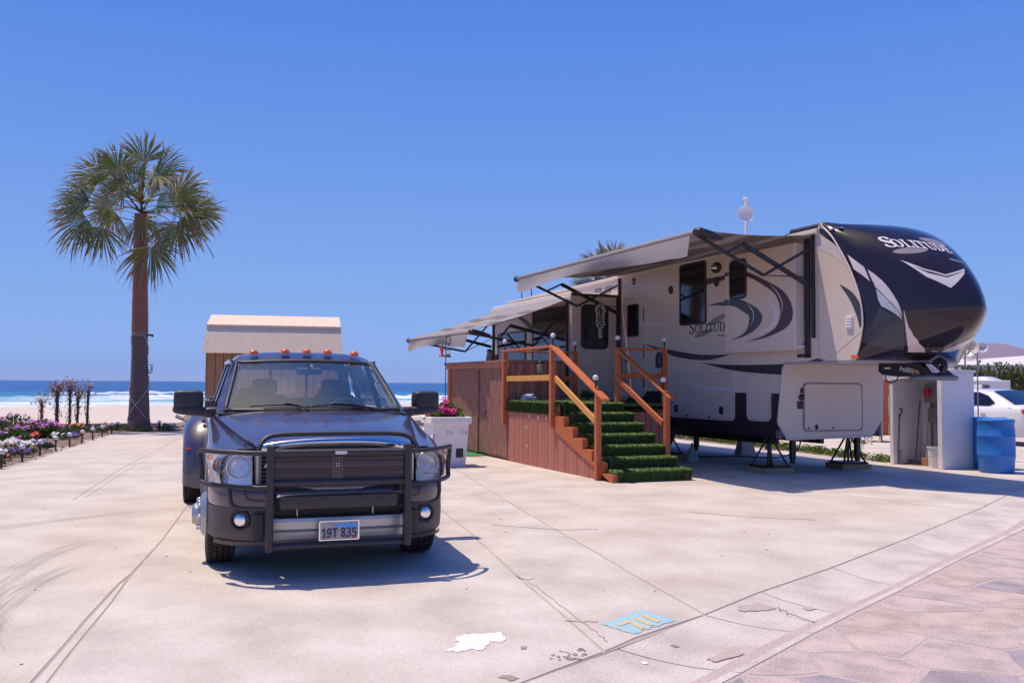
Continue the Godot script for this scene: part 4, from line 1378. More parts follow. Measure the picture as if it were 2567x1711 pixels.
	# landing legs with pads
	for q in [[1.1, -0.35], [1.1, -1.75], [4.2, -0.5]]:
		s = new_st()
		box(s, L(q[0], 0.46, q[1]), Vector3(0.09, 0.42, 0.09), 0.01)
		box(s, L(q[0], 0.28, q[1]), Vector3(0.07, 0.2, 0.07), 0.01)
		obj("landing_leg", s, M.black_metal, t)
	awning(t, 0.12, 6.42, 0.0, 3.90, 2.40, 3.735, -0.15, 6.60, 0.30, true)
	awning(t, 6.62, 11.05, 1.19, 3.36, 3.50, 2.56, 6.50, 11.02, 0.26, false)

func crv(p: Array) -> Array: return p

func ell(x: float, y: float, rx: float, ry: float, tilt: float) -> Array:
	var o := []
	for i in 18:
		var v := Vector2(cos(TAU * i / 18.0) * rx, sin(TAU * i / 18.0) * ry).rotated(tilt)
		o.append([x + v.x, y + v.y])
	return o

func ell2(x: float, y: float, rx: float, ry: float, tilt: float) -> Array:
	var o := []
	for i in 18:
		var v := Vector2(cos(TAU * i / 18.0) * rx, sin(TAU * i / 18.0) * ry).rotated(-tilt)
		o.append(Vector2(x + v.x, y + v.y))
	return o

# fabric from a wall rail (n0, y0) out to a roller (n1, y1), with folding arms and a hanging valance
func awning(t: Node3D, ua: float, ub: float, n0: float, y0: float, n1: float, y1: float, ra: float, rb: float, drop: float, big: bool) -> void:
	var a := part_node("awning", t)
	var bands := 9
	for k in bands:
		var s := new_st()
		var rows := []
		for i in 4:
			var f := (k + i / 3.0) / bands
			var r := []
			for j in 13:
				var g := j / 12.0
				var u := lerpf(lerpf(ua, ra, f), lerpf(ub, rb, f), g)
				var sag := -0.09 * sin(PI * f) * (0.55 + 0.45 * sin(PI * g)) - 0.03 * sin(PI * f) * sin(g * 17.0)
				r.append(L(u, lerpf(y0, y1 + 0.045, f) + sag, lerpf(n0 + 0.02, n1, f)))
			rows.append(r)
		slab_sheet(s, rows, Vector3(0, -0.004, 0))
		obj("awning_fabric", s, M.awning_stripe if big and k in [1, 3, 4, 6] or (not big and k in [2, 5]) else M.awning, a)
	var s := new_st()
	tube(s, [L(ra + 0.02, y1, n1), L(rb - 0.02, y1, n1)], 0.05, 12)
	obj("roller", s, M.awning, a)
	for e in [ra, rb]:
		s = new_st()
		var d := -1.0 if e == ra else 1.0
		tube(s, [L(e - 0.01 * d, y1, n1), L(e + 0.05 * d, y1, n1), L(e + 0.10 * d, y1, n1), L(e + 0.13 * d, y1, n1)], [0.062, 0.068, 0.062, 0.03], 12)
		if e == ra: tube(s, [L(e + 0.06 * d, y1, n1), L(e + 0.06 * d, y1 - 0.03, n1 - 0.20), L(e + 0.05 * d, y1 - 0.07, n1 - 0.42)], [0.068, 0.062, 0.025], 10)
		obj("roller_cap", s, M.black_plastic, a)
	# valance hangs and billows
	s = new_st()
	var rows := []
	for i in 7:
		var f := i / 6.0
		var r := []
		for j in 31:
			var g := j / 30.0
			var u := lerpf(ra + 0.10, rb - 0.15, g)
			var dd := drop * (0.80 + 0.2 * sin(g * 7.0 + 1.0)) * (0.55 if j == 30 else 1.0) * (1.08 if j < 2 else 1.0)
			r.append(L(u + f * 0.03 * sin(g * 9.0), y1 - 0.035 - dd * f, n1 + 0.045 + f * (0.05 + 0.05 * sin(g * 11.0)) - f * f * 0.06 * sin(g * 5.0)))
		rows.append(r)
	slab_sheet(s, rows, Vector3(0, 0, -0.003))
	obj("valance", s, M.awning, a)
	# folding arms at both ends: upper beam wall -> roller, lower strut, brace
	for e in [[ua, ra], [ub, rb]]:
		var low := y0 - (0.83 if big else 0.91)
		var uu: float = e[0]
		var ur: float = e[1] + (0.10 if e[0] == ua else -0.10)
		var dn := n1 - n0
		s = new_st()
		box(s, L(uu, (y0 + (y0 - 1.65 if big else 1.2)) * 0.5, n0 + 0.03), Vector3(0.055, y0 - (y0 - 1.65 if big else 1.2), 0.05), 0.008)
		obj("wall_rail", s, M.black_metal, a)
		var hip := L(uu, low, n0 + 0.08)
		var elbow := L(lerpf(uu, ur, 0.5), lerpf(y0, y1, 0.6) - 0.15, n0 + dn * 0.60)
		var knee := L(lerpf(uu, ur, 0.5), y0 - (0.71 if big else 1.05), n0 + dn * (0.44 if big else 0.36))
		var tip := L(ur, y1 - 0.03, n1 - 0.10)
		var top := L(uu, y0 - 0.22, n0 + 0.08)
		s = new_st()
		bar(s, hip, elbow, 0.045, 0.075, 0.01)
		obj("main_beam", s, M.black_metal, a)
		s = new_st()
		bar(s, knee, tip, 0.04, 0.05, 0.01)
		obj("reach_arm", s, M.black_metal, a)
		s = new_st()
		bar(s, top, knee, 0.035, 0.042, 0.008)
		obj("cross_arm", s, M.black_metal, a)
		s = new_st()
		bar(s, elbow, knee.lerp(tip, 0.58), 0.03, 0.035, 0.006)
		obj("brace", s, M.black_metal, a)
		s = new_st()
		tube(s, [knee, L(uu, y0 - 0.68, n0 + 0.06)], 0.010, 6)
		obj("stay_wire", s, M.black_metal, a)

# ---------------------------------------------------------------- artificial turf
# blades over a rectangle (x, z) standing on y = 0; dense short pile
func turf_mesh(w: float, d: float, n: int, h: float, seed_: int, lean := 0.4) -> ArrayMesh:
	var r := RandomNumberGenerator.new()
	r.seed = seed_
	var v := PackedVector3Array()
	var nn := PackedVector3Array()
	var c := PackedColorArray()
	for i in n:
		var p := Vector3(r.randf_range(-w, w) * 0.5, 0, r.randf_range(-d, d) * 0.5)
		var a := r.randf() * TAU
		var side := Vector3(cos(a), 0, sin(a)) * r.randf_range(0.0035, 0.0065)
		var tip := p + Vector3(r.randf_range(-lean, lean) * h, h * r.randf_range(0.6, 1.1), r.randf_range(-lean, lean) * h)
		var k := r.randf()
		var col := Color(0.060, 0.13, 0.028).lerp(Color(0.17, 0.28, 0.065), k)
		if r.randf() < 0.06: col = Color(0.13, 0.15, 0.06)
		var nrm := (Vector3(-side.z, 0, side.x).normalized() * 0.5 + Vector3.UP).normalized()
		for q in [p - side, p + side, tip]:
			v.append(q); c.append(col); nn.append(nrm)
	var arr := []
	arr.resize(Mesh.ARRAY_MAX)
	arr[Mesh.ARRAY_VERTEX] = v
	arr[Mesh.ARRAY_NORMAL] = nn
	arr[Mesh.ARRAY_COLOR] = c
	var m := ArrayMesh.new()
	m.add_surface_from_arrays(Mesh.PRIMITIVE_TRIANGLES, arr)
	return m

# ---------------------------------------------------------------- deck with stairs
func deck() -> void:
	var d := lot_thing("wooden_deck", "red wooden deck and stairs carpeted in artificial grass beside the trailer", "deck")
	var fr := [0.80, 1.15, 1.49, 1.82, 2.17, 2.52, 2.87]      # front edge of each tread
	var rise := 0.1645
	var bw := 0.142
	# vertical boards of the long wall
	var u := 5.07
	var i := 0
	while u > 1.10:
		var c := u - bw / 2.0
		var top := 0.955 if c > 2.86 else 0.76 - (2.86 - c) * 0.425
		var wdt := bw - 0.007
		if top > 0.06:
			var s := new_st()
			var p := PackedVector2Array([Vector2(-c - wdt / 2, 0.004), Vector2(-c + wdt / 2, 0.004), Vector2(-c + wdt / 2, top + (-wdt / 2 * 0.425 if c < 2.86 else 0.0)), Vector2(-c - wdt / 2, top + (wdt / 2 * 0.425 if c < 2.86 else 0.0))])
			prism(s, p, 3.195, 3.232 + 0.002 * sin(i * 2.3))
			obj("board", s, M.deck_board if i % 3 != 1 else M.deck_board_b, d)
		u -= bw
		i += 1
	# boards of the front wall right of the stairs
	for k in 6:
		var s := new_st()
		box(s, L(2.90, 0.50, 1.82 - k * bw), Vector3(0.03, 0.99, bw - 0.007), 0.004)
		obj("board", s, M.deck_board if k % 2 else M.deck_board_b, d)
	# small white flecks scattered over that wall
	var fs := new_st()
	for k in 46:
		var q := Vector2(rg.randf_range(1.08, 1.80), rg.randf_range(0.08, 0.92))
		box(fs, L(2.883, q.y, q.x), Vector3(0.004, rg.randf_range(0.008, 0.016), rg.randf_range(0.008, 0.016)))
	var fl := obj("white_fleck", fs, M.white_paint, d)
	fl.set_meta("kind", "stuff")
	# frame inside so that no light leaks through
	var s0 := new_st()
	box(s0, L(4.0, 0.52, 2.12), Vector3(2.16, 0.96, 2.06))
	box(s0, L(5.45, 0.52, 1.03), Vector3(1.9, 0.96, 1.9))
	obj("deck_frame", s0, M.deck_board, d)
	# stringers, saw-toothed
	for n in [3.15, 1.90]:
		var p := PackedVector2Array([Vector2(-0.90, 0.004), Vector2(-0.815, 0.004)])
		for k in 7:
			var yy := rise * (k + 1) - 0.05
			p.append(Vector2(-fr[k] - 0.015, maxf(yy, 0.06)))
			p.append(Vector2(-(fr[k + 1] if k < 6 else 2.95) - 0.015, maxf(yy, 0.06)))
		p.append(Vector2(-2.95, 0.70))
		var s := new_st()
		prism(s, p, n, n + 0.108 if n > 3 else n + 0.05)
		obj("stringer", s, M.redwood, d)
	# treads with turf
	var strip := turf_mesh(1.30, 0.36, 5200, 0.030, 41)
	var face := turf_mesh(1.30, 0.145, 2200, 0.024, 42)
	for k in 7:
		var y := rise * (k + 1)
		var back: float = fr[k + 1] if k < 6 else 3.2
		var wdt := 1.36 if k == 0 else 1.24
		var s := new_st()
		box(s, L((fr[k] + back) * 0.5 + 0.01, y - 0.025, 2.51), Vector3(back - fr[k] + 0.02, 0.05, wdt), 0.01)
		box(s, L(fr[k] + 0.03, y - rise * 0.5 - 0.02, 2.51), Vector3(0.03, rise - 0.02, wdt - 0.03), 0.005)
		var tr := obj("tread", s, M.turf_base, d)
		var t1 := put("turf", strip, M.turf, tr, L(fr[k] + 0.175, y, 2.51), Basis(Vector3.UP, PI / 2).scaled(Vector3(1, 1, wdt / 1.30)))
		t1.set_meta("kind", "stuff")
		var t2 := put("turf", face, M.turf, tr, L(fr[k] - 0.004, y - 0.07, 2.51), Basis(Vector3(0, 0, wdt / 1.30), Vector3(1, 0, 0), Vector3(0, 1, 0)))
		t2.set_meta("kind", "stuff")
		if k > 0:      # turf folded over the open end
			var e1 := put("turf", face, M.turf, tr, L((fr[k] + back) * 0.5, y - 0.055, 3.14), Basis(Vector3(0.27, 0, 0), Vector3(0, 0, 1), Vector3(0, -0.75, 0)))
			e1.set_meta("kind", "stuff")
	# deck top
	var s1 := new_st()
	box(s1, L(4.02, 1.13, 2.08), Vector3(2.30, 0.045, 2.32), 0.01)
	box(s1, L(5.45, 1.128, 1.03), Vector3(1.92, 0.045, 1.94), 0.01)
	box(s1, L(4.0, 1.05, 3.225), Vector3(2.26, 0.17, 0.03), 0.008)
	var dt := obj("deck_top", s1, M.turf_base, d)
	for q in [[3.35, 2.85], [3.35, 1.55], [3.72, 2.85], [3.72, 1.55], [4.08, 2.85], [4.08, 1.55], [4.45, 2.6], [4.81, 2.6], [4.45, 1.3]]:
		var t3 := put("turf", strip, M.turf, dt, L(q[0], 1.152, q[1] - 0.25 + 0.02), Basis(Vector3.UP, PI / 2))
		t3.set_meta("kind", "stuff")
	var edge := turf_mesh(2.24, 0.19, 6000, 0.035, 43)
	var t4 := put("turf", edge, M.turf, dt, L(4.0, 1.06, 3.242), Basis(Vector3(1, 0, 0), Vector3(0, 0, 1), Vector3(0, -1, 0)))
	t4.set_meta("kind", "stuff")
	var top2 := turf_mesh(2.24, 0.35, 6000, 0.035, 44)
	var t5 := put("turf", top2, M.turf, dt, L(4.0, 1.152, 3.06))
	t5.set_meta("kind", "stuff")
	# railings: the near side, the stair's far side, the back
	var post := func(uu: float, n: float, y0: float, y1: float) -> void:
		var s := new_st()
		box(s, L(uu, (y0 + y1) * 0.5, n), Vector3(0.088, y1 - y0, 0.088), 0.006)
		obj("post", s, M.redwood, d)
	var rail := func(a: Vector3, b: Vector3, w: float, h: float, m: Material, called: String) -> void:
		var len := (b - a).length()
		var s := new_st()
		box(s, Vector3.ZERO, Vector3(len, h, w), 0.006)
		var x := (b - a).normalized()
		var zz := x.cross(Vector3.UP).normalized()
		put(called, to_mesh(s), m, d, (a + b) * 0.5, Basis(x, zz.cross(x), zz))
	post.call(5.15, 3.28, 0.69, 2.10)
	post.call(2.95, 3.28, 0.74, 2.12)
	post.call(1.25, 3.285, 0.004, 1.35)
	rail.call(L(5.21, 2.125, 3.28), L(2.89, 2.145, 3.28), 0.10, 0.038, M.redwood_long, "handrail")
	rail.call(L(5.09, 1.585, 3.255), L(3.01, 1.60, 3.255), 0.038, 0.10, M.new_wood, "mid_rail")
	rail.call(L(2.93, 2.15, 3.285), L(0.98, 1.25, 3.285), 0.13, 0.042, M.redwood_long, "handrail")
	rail.call(L(2.90, 1.60, 3.255), L(1.29, 0.87, 3.255), 0.038, 0.105, M.new_wood, "mid_rail")
	post.call(3.15, 1.88, 0.92, 2.12)
	post.call(1.50, 1.88, 0.17, 1.40)
	rail.call(L(3.20, 2.15, 1.88), L(1.34, 1.27, 1.88), 0.09, 0.042, M.redwood_long, "handrail")
	rail.call(L(3.18, 1.64, 1.925), L(1.55, 0.86, 1.925), 0.038, 0.10, M.redwood_long, "mid_rail")
	post.call(3.15, 0.90, 1.15, 2.12)
	rail.call(L(3.15, 2.14, 1.93), L(3.15, 2.14, 0.84), 0.088, 0.038, M.redwood_long, "handrail")
	rail.call(L(3.15, 1.65, 1.84), L(3.15, 1.65, 0.94), 0.038, 0.10, M.redwood_long, "mid_rail")
	post.call(5.04, 1.80, 1.15, 2.10)
	rail.call(L(5.10, 2.12, 3.22), L(5.06, 2.12, 1.76), 0.088, 0.038, M.redwood_long, "handrail")
	rail.call(L(5.04, 1.60, 2.05), L(5.04, 1.60, 1.84), 0.038, 0.09, M.redwood_long, "mid_rail")
	# wall clips
	for q in [[4.02, 0.90], [3.62, 0.88], [3.28, 0.89], [4.15, 0.68], [4.12, 0.34]]:
		var s := new_st()
		box(s, L(q[0], q[1], 3.24), Vector3(0.035, 0.06, 0.014), 0.005)
		obj("wall_clip", s, M.lens_haze if false else M.shell_trim, d)
	# solar globes on the rails
	var g0: Node3D = null
	var spots := [[5.15, 2.145, 3.28, "left corner post of the near deck railing"], [2.93, 2.165, 3.28, "post at the top of the near stair rail"], [1.33, 1.43, 3.285, "lower end of the near stair rail"], [3.15, 2.17, 1.88, "post at the top of the far stair rail"], [3.15, 2.16, 0.90, "rail corner nearest the trailer's bay doors"], [1.60, 1.41, 1.88, "lower post of the far stair rail"], [5.04, 2.14, 1.80, "back railing post in front of the slide-out"]]
	for q in spots:
		var o: Node3D
		var lab: String = "solar globe light on the " + q[3]
		if g0 == null:
			g0 = lot_thing("solar_globe_light", lab, "solar light", q[0], q[1], q[2], "globe lights on the deck railing")
			var s := new_st()
			lathe(s, [Vector2(0.0, 0.0), Vector2(0.014, 0.0), Vector2(0.012, 0.11), Vector2(0.030, 0.125), Vector2(0.030, 0.14), Vector2(0.0, 0.14)], 10)
			obj("stem", s, M.black_plastic, g0)
			s = new_st()
			lathe(s, ball(0.048, 0.165), 14)
			obj("globe", s, M.globe, g0)
			o = g0
		else:
			o = copy_of(g0, lab)
			o.position = lot(q[0], q[1], q[2])

func ball(r: float, cy: float, n := 10) -> Array:
	var p := []
	for i in n + 1: p.append(Vector2(maxf(0.0, sin(PI * i / n)) * r, cy - cos(PI * i / n) * r))
	return p

# ---------------------------------------------------------------- storage cabinet left of the deck
func storage_cabinet() -> void:
	var c := lot_thing("storage_cabinet", "tall brown wooden storage cabinet with two doors behind the white planter", "cabinet")
	var s := new_st()
	box(s, L(6.92, 0.98, 2.60), Vector3(3.70, 1.92, 1.18), 0.005)
	obj("carcass", s, M.cabinet_wood, c)
	s = new_st()
	box(s, L(6.93, 1.93, 2.63), Vector3(3.80, 0.05, 1.36), 0.008)
	obj("cabinet_top", s, M.cabinet_wood, c)
	s = new_st()
	box(s, L(6.93, 1.865, 3.235), Vector3(3.76, 0.11, 0.05), 0.006)
	obj("head_trim", s, M.deck_board_b, c)
	for q in [[8.68, 0.16], [6.83, 0.20], [5.13, 0.10]]:
		s = new_st()
		box(s, L(q[0], 0.94, 3.22), Vector3(q[1], 1.80, 0.05), 0.006)
		obj("stile", s, M.cabinet_wood if q[0] < 8 else M.redwood, c)
	for q in [[8.57, 6.95], [6.71, 5.20]]:
		for k in 2:
			var a: float = lerpf(q[0], q[1], k * 0.5)
			var b: float = lerpf(q[0], q[1], (k + 1) * 0.5)
			s = new_st()
			box(s, L((a + b) * 0.5, 0.935, 3.205), Vector3(absf(a - b) - 0.006, 1.74, 0.03), 0.004)
			var o := obj("door", s, M.cabinet_wood, c)
			if k == (0 if q[0] > 8 else 1) or true:
				if (q[0] > 8 and k == 0) or (q[0] < 8 and k == 0):
					s = new_st()
					tube(s, [L(b + 0.30, 0.93, 3.225), L(b + 0.30, 0.93, 3.26), L(b + 0.20, 0.925, 3.265)], 0.011, 7)
					tube(s, [L(b + 0.30, 0.94, 3.255), L(b + 0.31, 0.80, 3.26)], 0.010, 7)
					obj("door_handle", s, M.black_metal, o)
	# boards of the side that shows above the deck
	for k in 9:
		s = new_st()
		box(s, L(5.06, 1.54, 3.13 - k * 0.132), Vector3(0.02, 0.76, 0.127), 0.003)
		obj("board", s, M.deck_board if k % 2 else M.cabinet_wood, c)

# ---------------------------------------------------------------- utility niche behind the nose
func utility_niche() -> void:
	# faces the yard; walls on both ends, open front towards the yard
	var o := lot_thing("utility_niche", "white stucco utility niche with meters beside the blue barrels", "wall", 0, 0, 0)
	var f := -3.52      # n of the opening
	var ua := 0.88      # near end
	var ub := 2.14
	var s := new_st()
	box(s, L(ua + 0.06, 0.875, f - 0.40), Vector3(0.12, 1.75, 0.80), 0.012)
	obj("end_wall", s, M.stucco_white, o)
	s = new_st()
	box(s, L(ub - 0.05, 0.80, f - 0.40), Vector3(0.10, 1.60, 0.80), 0.012)
	obj("end_wall", s, M.stucco_white, o)
	s = new_st()
	box(s, L((ua + ub) * 0.5, 0.85, f - 0.75), Vector3(ub - ua - 0.22, 1.70, 0.10), 0.006)
	obj("back_wall", s, M.stucco_white, o)
	s = new_st()
	prism(s, PackedVector2Array([Vector2(-ub - 0.02, 1.60), Vector2(-ua + 0.02, 1.752), Vector2(-ua + 0.02, 1.80), Vector2(-ub - 0.02, 1.65)]), f - 0.82, f + 0.02)
	obj("cap_slab", s, M.stucco_white, o)
	# meter panel and pipes
	s = new_st()
	box(s, L(1.48, 1.36, f - 0.60), Vector3(0.62, 0.36, 0.18), 0.012)
	var p := obj("meter_panel", s, M.grey_box, o)
	s = new_st()
	lathe(s, [Vector2(0.085, 0.0), Vector2(0.085, 0.05), Vector2(0.06, 0.075), Vector2(0.0, 0.08)], 18, Transform3D(Basis(Vector3.RIGHT, PI / 2), L(1.68, 1.38, f - 0.51)))
	obj("meter_cover", s, M.lens_red, p)
	s = new_st()
	box(s, L(1.24, 1.44, f - 0.505), Vector3(0.09, 0.07, 0.01))
	obj("panel_label", s, M.white_plastic, p)
	for q in [[1.62, 0.95, 0.20, 0.28], [1.26, 0.95, 0.20, 0.28]]:
		s = new_st()
		box(s, L(q[0], q[1], f - 0.62), Vector3(q[2], q[3], 0.14), 0.01)
		obj("breaker_box", s, M.grey_box, o)
	for q in [1.72, 1.58, 1.44, 1.36, 1.22]:
		s = new_st()
		tube(s, [L(q, 0.004, f - 0.64), L(q, 1.2, f - 0.64)], 0.024, 8)
		obj("conduit", s, M.grey_metal, o)
	# loose tools and a bucket stand in the niche
	var sh := thing("garden_shovel", "shovel with D handle leaning in the utility niche", "shovel", lot(2.02, 0, f - 0.10), LOT_TURN)
	s = new_st()
	tube(s, [Vector3(0, 0.26, 0), Vector3(0, 0.92, -0.04)], 0.016, 7)
	obj("shaft", s, M.grey_wood, sh)
	s = new_st()
	tube(s, [Vector3(0, 0.90, -0.04), Vector3(0.05, 1.0, -0.045), Vector3(0.055, 1.06, -0.05), Vector3(-0.055, 1.06, -0.05), Vector3(-0.05, 1.0, -0.045), Vector3(0, 0.90, -0.04)], 0.012, 6)
	obj("handle", s, M.black_plastic, sh)
	s = new_st()
	prism(s, PackedVector2Array([Vector2(-0.09, 0.28), Vector2(0.09, 0.28), Vector2(0.085, 0.08), Vector2(0.0, 0.0), Vector2(-0.085, 0.08)]), -0.006, 0.006)
	obj("blade", s, M.grey_metal, sh)
	var rk := thing("garden_rake", "dark rake standing head down in the utility niche", "rake", lot(1.80, 0, f - 0.30), LOT_TURN)
	s = new_st()
	tube(s, [Vector3(0, 0.08, 0), Vector3(0.03, 1.22, -0.10)], 0.013, 7)
	obj("shaft", s, M.stake_wood, rk)
	s = new_st()
	box(s, Vector3(0, 0.085, 0.02), Vector3(0.30, 0.02, 0.02), 0.004)
	for k in 9: box(s, Vector3(-0.14 + k * 0.035, 0.042, 0.03), Vector3(0.008, 0.08, 0.008))
	obj("rake_head", s, M.black_metal, rk)
	var bm := thing("push_broom", "broom with reddish bristles standing in the utility niche", "broom", lot(1.55, 0, f - 0.32), LOT_TURN)
	s = new_st()
	tube(s, [Vector3(0, 0.14, 0), Vector3(-0.02, 1.05, -0.08)], 0.012, 7)
	obj("shaft", s, M.raw_lumber, bm)
	s = new_st()
	box(s, Vector3(0, 0.13, 0), Vector3(0.22, 0.04, 0.05), 0.008)
	prism(s, PackedVector2Array([Vector2(-0.10, 0.12), Vector2(0.10, 0.12), Vector2(0.13, 0.0), Vector2(-0.13, 0.0)]), -0.03, 0.03)
	obj("bristles", s, M.clay, bm)
	var bk := thing("plastic_bucket", "white plastic bucket standing in the utility niche", "bucket", lot(1.22, 0, f - 0.20), LOT_TURN)
	s = new_st()
	lathe(s, [Vector2(0.0, 0.005), Vector2(0.125, 0.005), Vector2(0.145, 0.36), Vector2(0.155, 0.36), Vector2(0.155, 0.385), Vector2(0.140, 0.385), Vector2(0.125, 0.03), Vector2(0.0, 0.03)], 22, Transform3D(), true)
	obj("pail", s, M.white_plastic, bk)
	s = new_st()
	var bail := []
	for i in 11: bail.append(Vector3(cos(PI * i / 10.0) * 0.157, 0.34 - sin(PI * i / 10.0) * 0.14, 0.03 + 0.13 * sin(PI * i / 10.0)))
	tube(s, bail, 0.004, 5)
	obj("bail_handle", s, M.grey_metal, bk)
	# barrels
	var b0 := thing("plastic_barrel", "large blue plastic barrel standing in front by the white niche", "barrel", Vector3(8.50, 0, -16.30), 20, "blue barrels beside the niche")
	s = new_st()
	lathe(s, [Vector2(0.0, 0.0), Vector2(0.262, 0.0), Vector2(0.282, 0.03), Vector2(0.292, 0.20), Vector2(0.302, 0.29), Vector2(0.312, 0.305), Vector2(0.302, 0.325), Vector2(0.305, 0.47), Vector2(0.302, 0.62), Vector2(0.312, 0.64), Vector2(0.302, 0.655), Vector2(0.296, 0.78), Vector2(0.288, 0.86), Vector2(0.300, 0.89), Vector2(0.300, 0.925), Vector2(0.285, 0.935), Vector2(0.275, 0.90), Vector2(0.0, 0.895)], 36)
	obj("drum", s, M.barrel_blue, b0)
	for q in [0.16, -0.16]:
		s = new_st()
		lathe(s, [Vector2(0.035, 0.895), Vector2(0.035, 0.925), Vector2(0.0, 0.925)], 12, Transform3D(Basis(), Vector3(q, 0, 0.05)), true)
		obj("bung", s, M.barrel_blue, b0)
	var b1 := copy_of(b0, "blue plastic barrel half hidden behind the front barrel")
	b1.position = Vector3(8.76, 0, -17.05)
	b1.rotation_degrees.y = 75

# ---------------------------------------------------------------- plywood-roofed shed behind the truck
func shed() -> void:
	var o := thing("wooden_shed", "small wooden shed with plywood barn roof standing behind the truck", "shed", Vector3(-5.98, 0, -23.4), 12.5)
	var hw := 1.60
	var k := 0
	var x := -1.52
	while x < 1.5:      # boards of the wall facing the yard
		var s := new_st()
		box(s, Vector3(x + 0.09, 1.10, 1.22), Vector3(0.176, 2.2, 0.03), 0.006)
		obj("board", s, M.shed_board, o)
		x += 0.19
		k += 1
	var s := new_st()
	box(s, Vector3(-0.02, 1.10, 0.0), Vector3(3.02, 2.18, 2.38))
	obj("wall", s, M.shed_board, o)
	for q in [[0.0, 1]]:
		# steep lower slope and shallow upper slope on both sides of the ridge
		for d in [1.0, -1.0]:
			s = new_st()
			var lo := [Vector3(-hw - 0.03, 2.17, 1.42 * d), Vector3(hw + 0.03, 2.17, 1.42 * d), Vector3(hw - 0.02, 2.82, 1.10 * d), Vector3(-hw + 0.05, 2.82, 1.10 * d)]
			slab_sheet(s, [[lo[0], lo[1]], [lo[3], lo[2]]], Vector3(0, -0.01, -0.03 * d))
			obj("roof_panel", s, M.plywood, o)
			s = new_st()
			slab_sheet(s, [[Vector3(-hw + 0.04, 2.835, 1.12 * d), Vector3(hw - 0.02, 2.835, 1.12 * d)], [Vector3(-hw + 0.04, 3.16, 0.0), Vector3(hw - 0.02, 3.16, 0.0)]], Vector3(0, -0.03, 0))
			obj("roof_panel", s, M.plywood, o)
			s = new_st()
			bar(s, Vector3(-hw + 0.03, 2.835, 1.125 * d), Vector3(hw - 0.01, 2.835, 1.125 * d), 0.03, 0.035, 0.005)
			obj("roof_batten", s, M.plywood, o)
	s = new_st()
	for e in [-1.5, 1.46]:
		prism(s, PackedVector2Array([Vector2(-1.2, 2.1), Vector2(1.2, 2.1), Vector2(1.07, 2.80), Vector2(0.0, 3.12), Vector2(-1.07, 2.80)]), e - 0.02, e + 0.02, Transform3D(Basis(Vector3.UP, PI / 2), Vector3.ZERO))
	obj("gable", s, M.shed_board, o)
	s = new_st()
	box(s, Vector3(-1.535, 1.1, 1.235), Vector3(0.03, 2.2, 0.03), 0.004)
	box(s, Vector3(1.50, 1.1, 1.235), Vector3(0.03, 2.2, 0.03), 0.004)
	obj("corner_trim", s, M.shed_board, o)

# ---------------------------------------------------------------- pickup truck (x = right in the picture, z = forward)
func bump_z(x: float) -> float:      # plan of the front bumper
	return 0.45 + 0.58 * pow(maxf(0.0, 1.0 - pow(absf(x) / 0.945, 4.0)), 0.4545)

func seam(z: float) -> Vector2:      # hood edge (half width, height)
	var t := (0.85 - z) / 1.30
	return Vector2(lerpf(0.61, 0.865, pow(clampf(t, 0, 1.2), 0.85)), lerpf(0.985, 1.165, t))

func hood_y(z: float, k: float) -> float:
	var t := (0.85 - z) / 1.30
	var yc := lerpf(1.055, 1.255, t) + 0.018 * sin(PI * clampf(t, 0, 1))
	if z > 0.80: yc -= 0.9 * pow(z - 0.80, 1.6)
	return lerpf(yc, seam(z).y + 0.022, pow(absf(k), 3.2))

func wheel_parts(t: Node3D, at: Vector3, side: float, hub: float, tread: Mesh, called := "wheel") -> void:
	var w := part_node(called, t)
	w.position = at
	var ax := Basis(Vector3.BACK, PI / 2)      # lathe axis along x
	var s := new_st()
	lathe(s, [Vector2(0.22, -0.105), Vector2(0.30, -0.118), Vector2(0.36, -0.112), Vector2(0.382, -0.09), Vector2(0.384, 0.09), Vector2(0.36, 0.112), Vector2(0.30, 0.118), Vector2(0.22, 0.105)], 40, Transform3D(ax, Vector3.ZERO))
	obj("tyre", s, M.tyre, w)
	put("tread", tread, M.tyre, w)
	s = new_st()
	var d := -side      # ax maps +y of the profile to -x
	lathe(s, [Vector2(0.225, 0.10 * d), Vector2(0.215, 0.09 * d), Vector2(0.19, 0.10 * d), Vector2(0.175, (hub - 0.05) * d), Vector2(0.14, (hub - 0.03) * d), Vector2(0.10, (hub - 0.03) * d), Vector2(0.095, hub * d), Vector2(0.075, (hub + 0.035) * d), Vector2(0.0, (hub + 0.04) * d)], 28, Transform3D(ax, Vector3.ZERO))
	obj("rim", s, M.brushed, w)
	s = new_st()
	for i in 8:
		s = new_st()
		var a := TAU * i / 8.0
		lathe(s, [Vector2(0.014, 0.0), Vector2(0.014, 0.03), Vector2(0.0, 0.032)], 6, Transform3D(Basis(Vector3.BACK, -PI / 2 * side), Vector3((hub - 0.03) * side, cos(a) * 0.122, sin(a) * 0.122)))
		obj("lug_nut", s, M.chrome, w)

func tread_mesh() -> ArrayMesh:
	var s := new_st()
	var n := 46
	for i in n:
		for r in 5:
			var a := TAU * (i + (0.5 if r % 2 else 0.0)) / n
			var x := -0.088 + r * 0.044
			var b := Basis(Vector3.RIGHT, a) * Basis(Vector3.UP, 0.25 * (1 if r % 2 else -1))
			box(s, Basis(Vector3.RIGHT, a) * Vector3(x, 0.386, 0), Vector3(0.036, 0.020, 0.043), 0.004, b)
	return to_mesh(s)

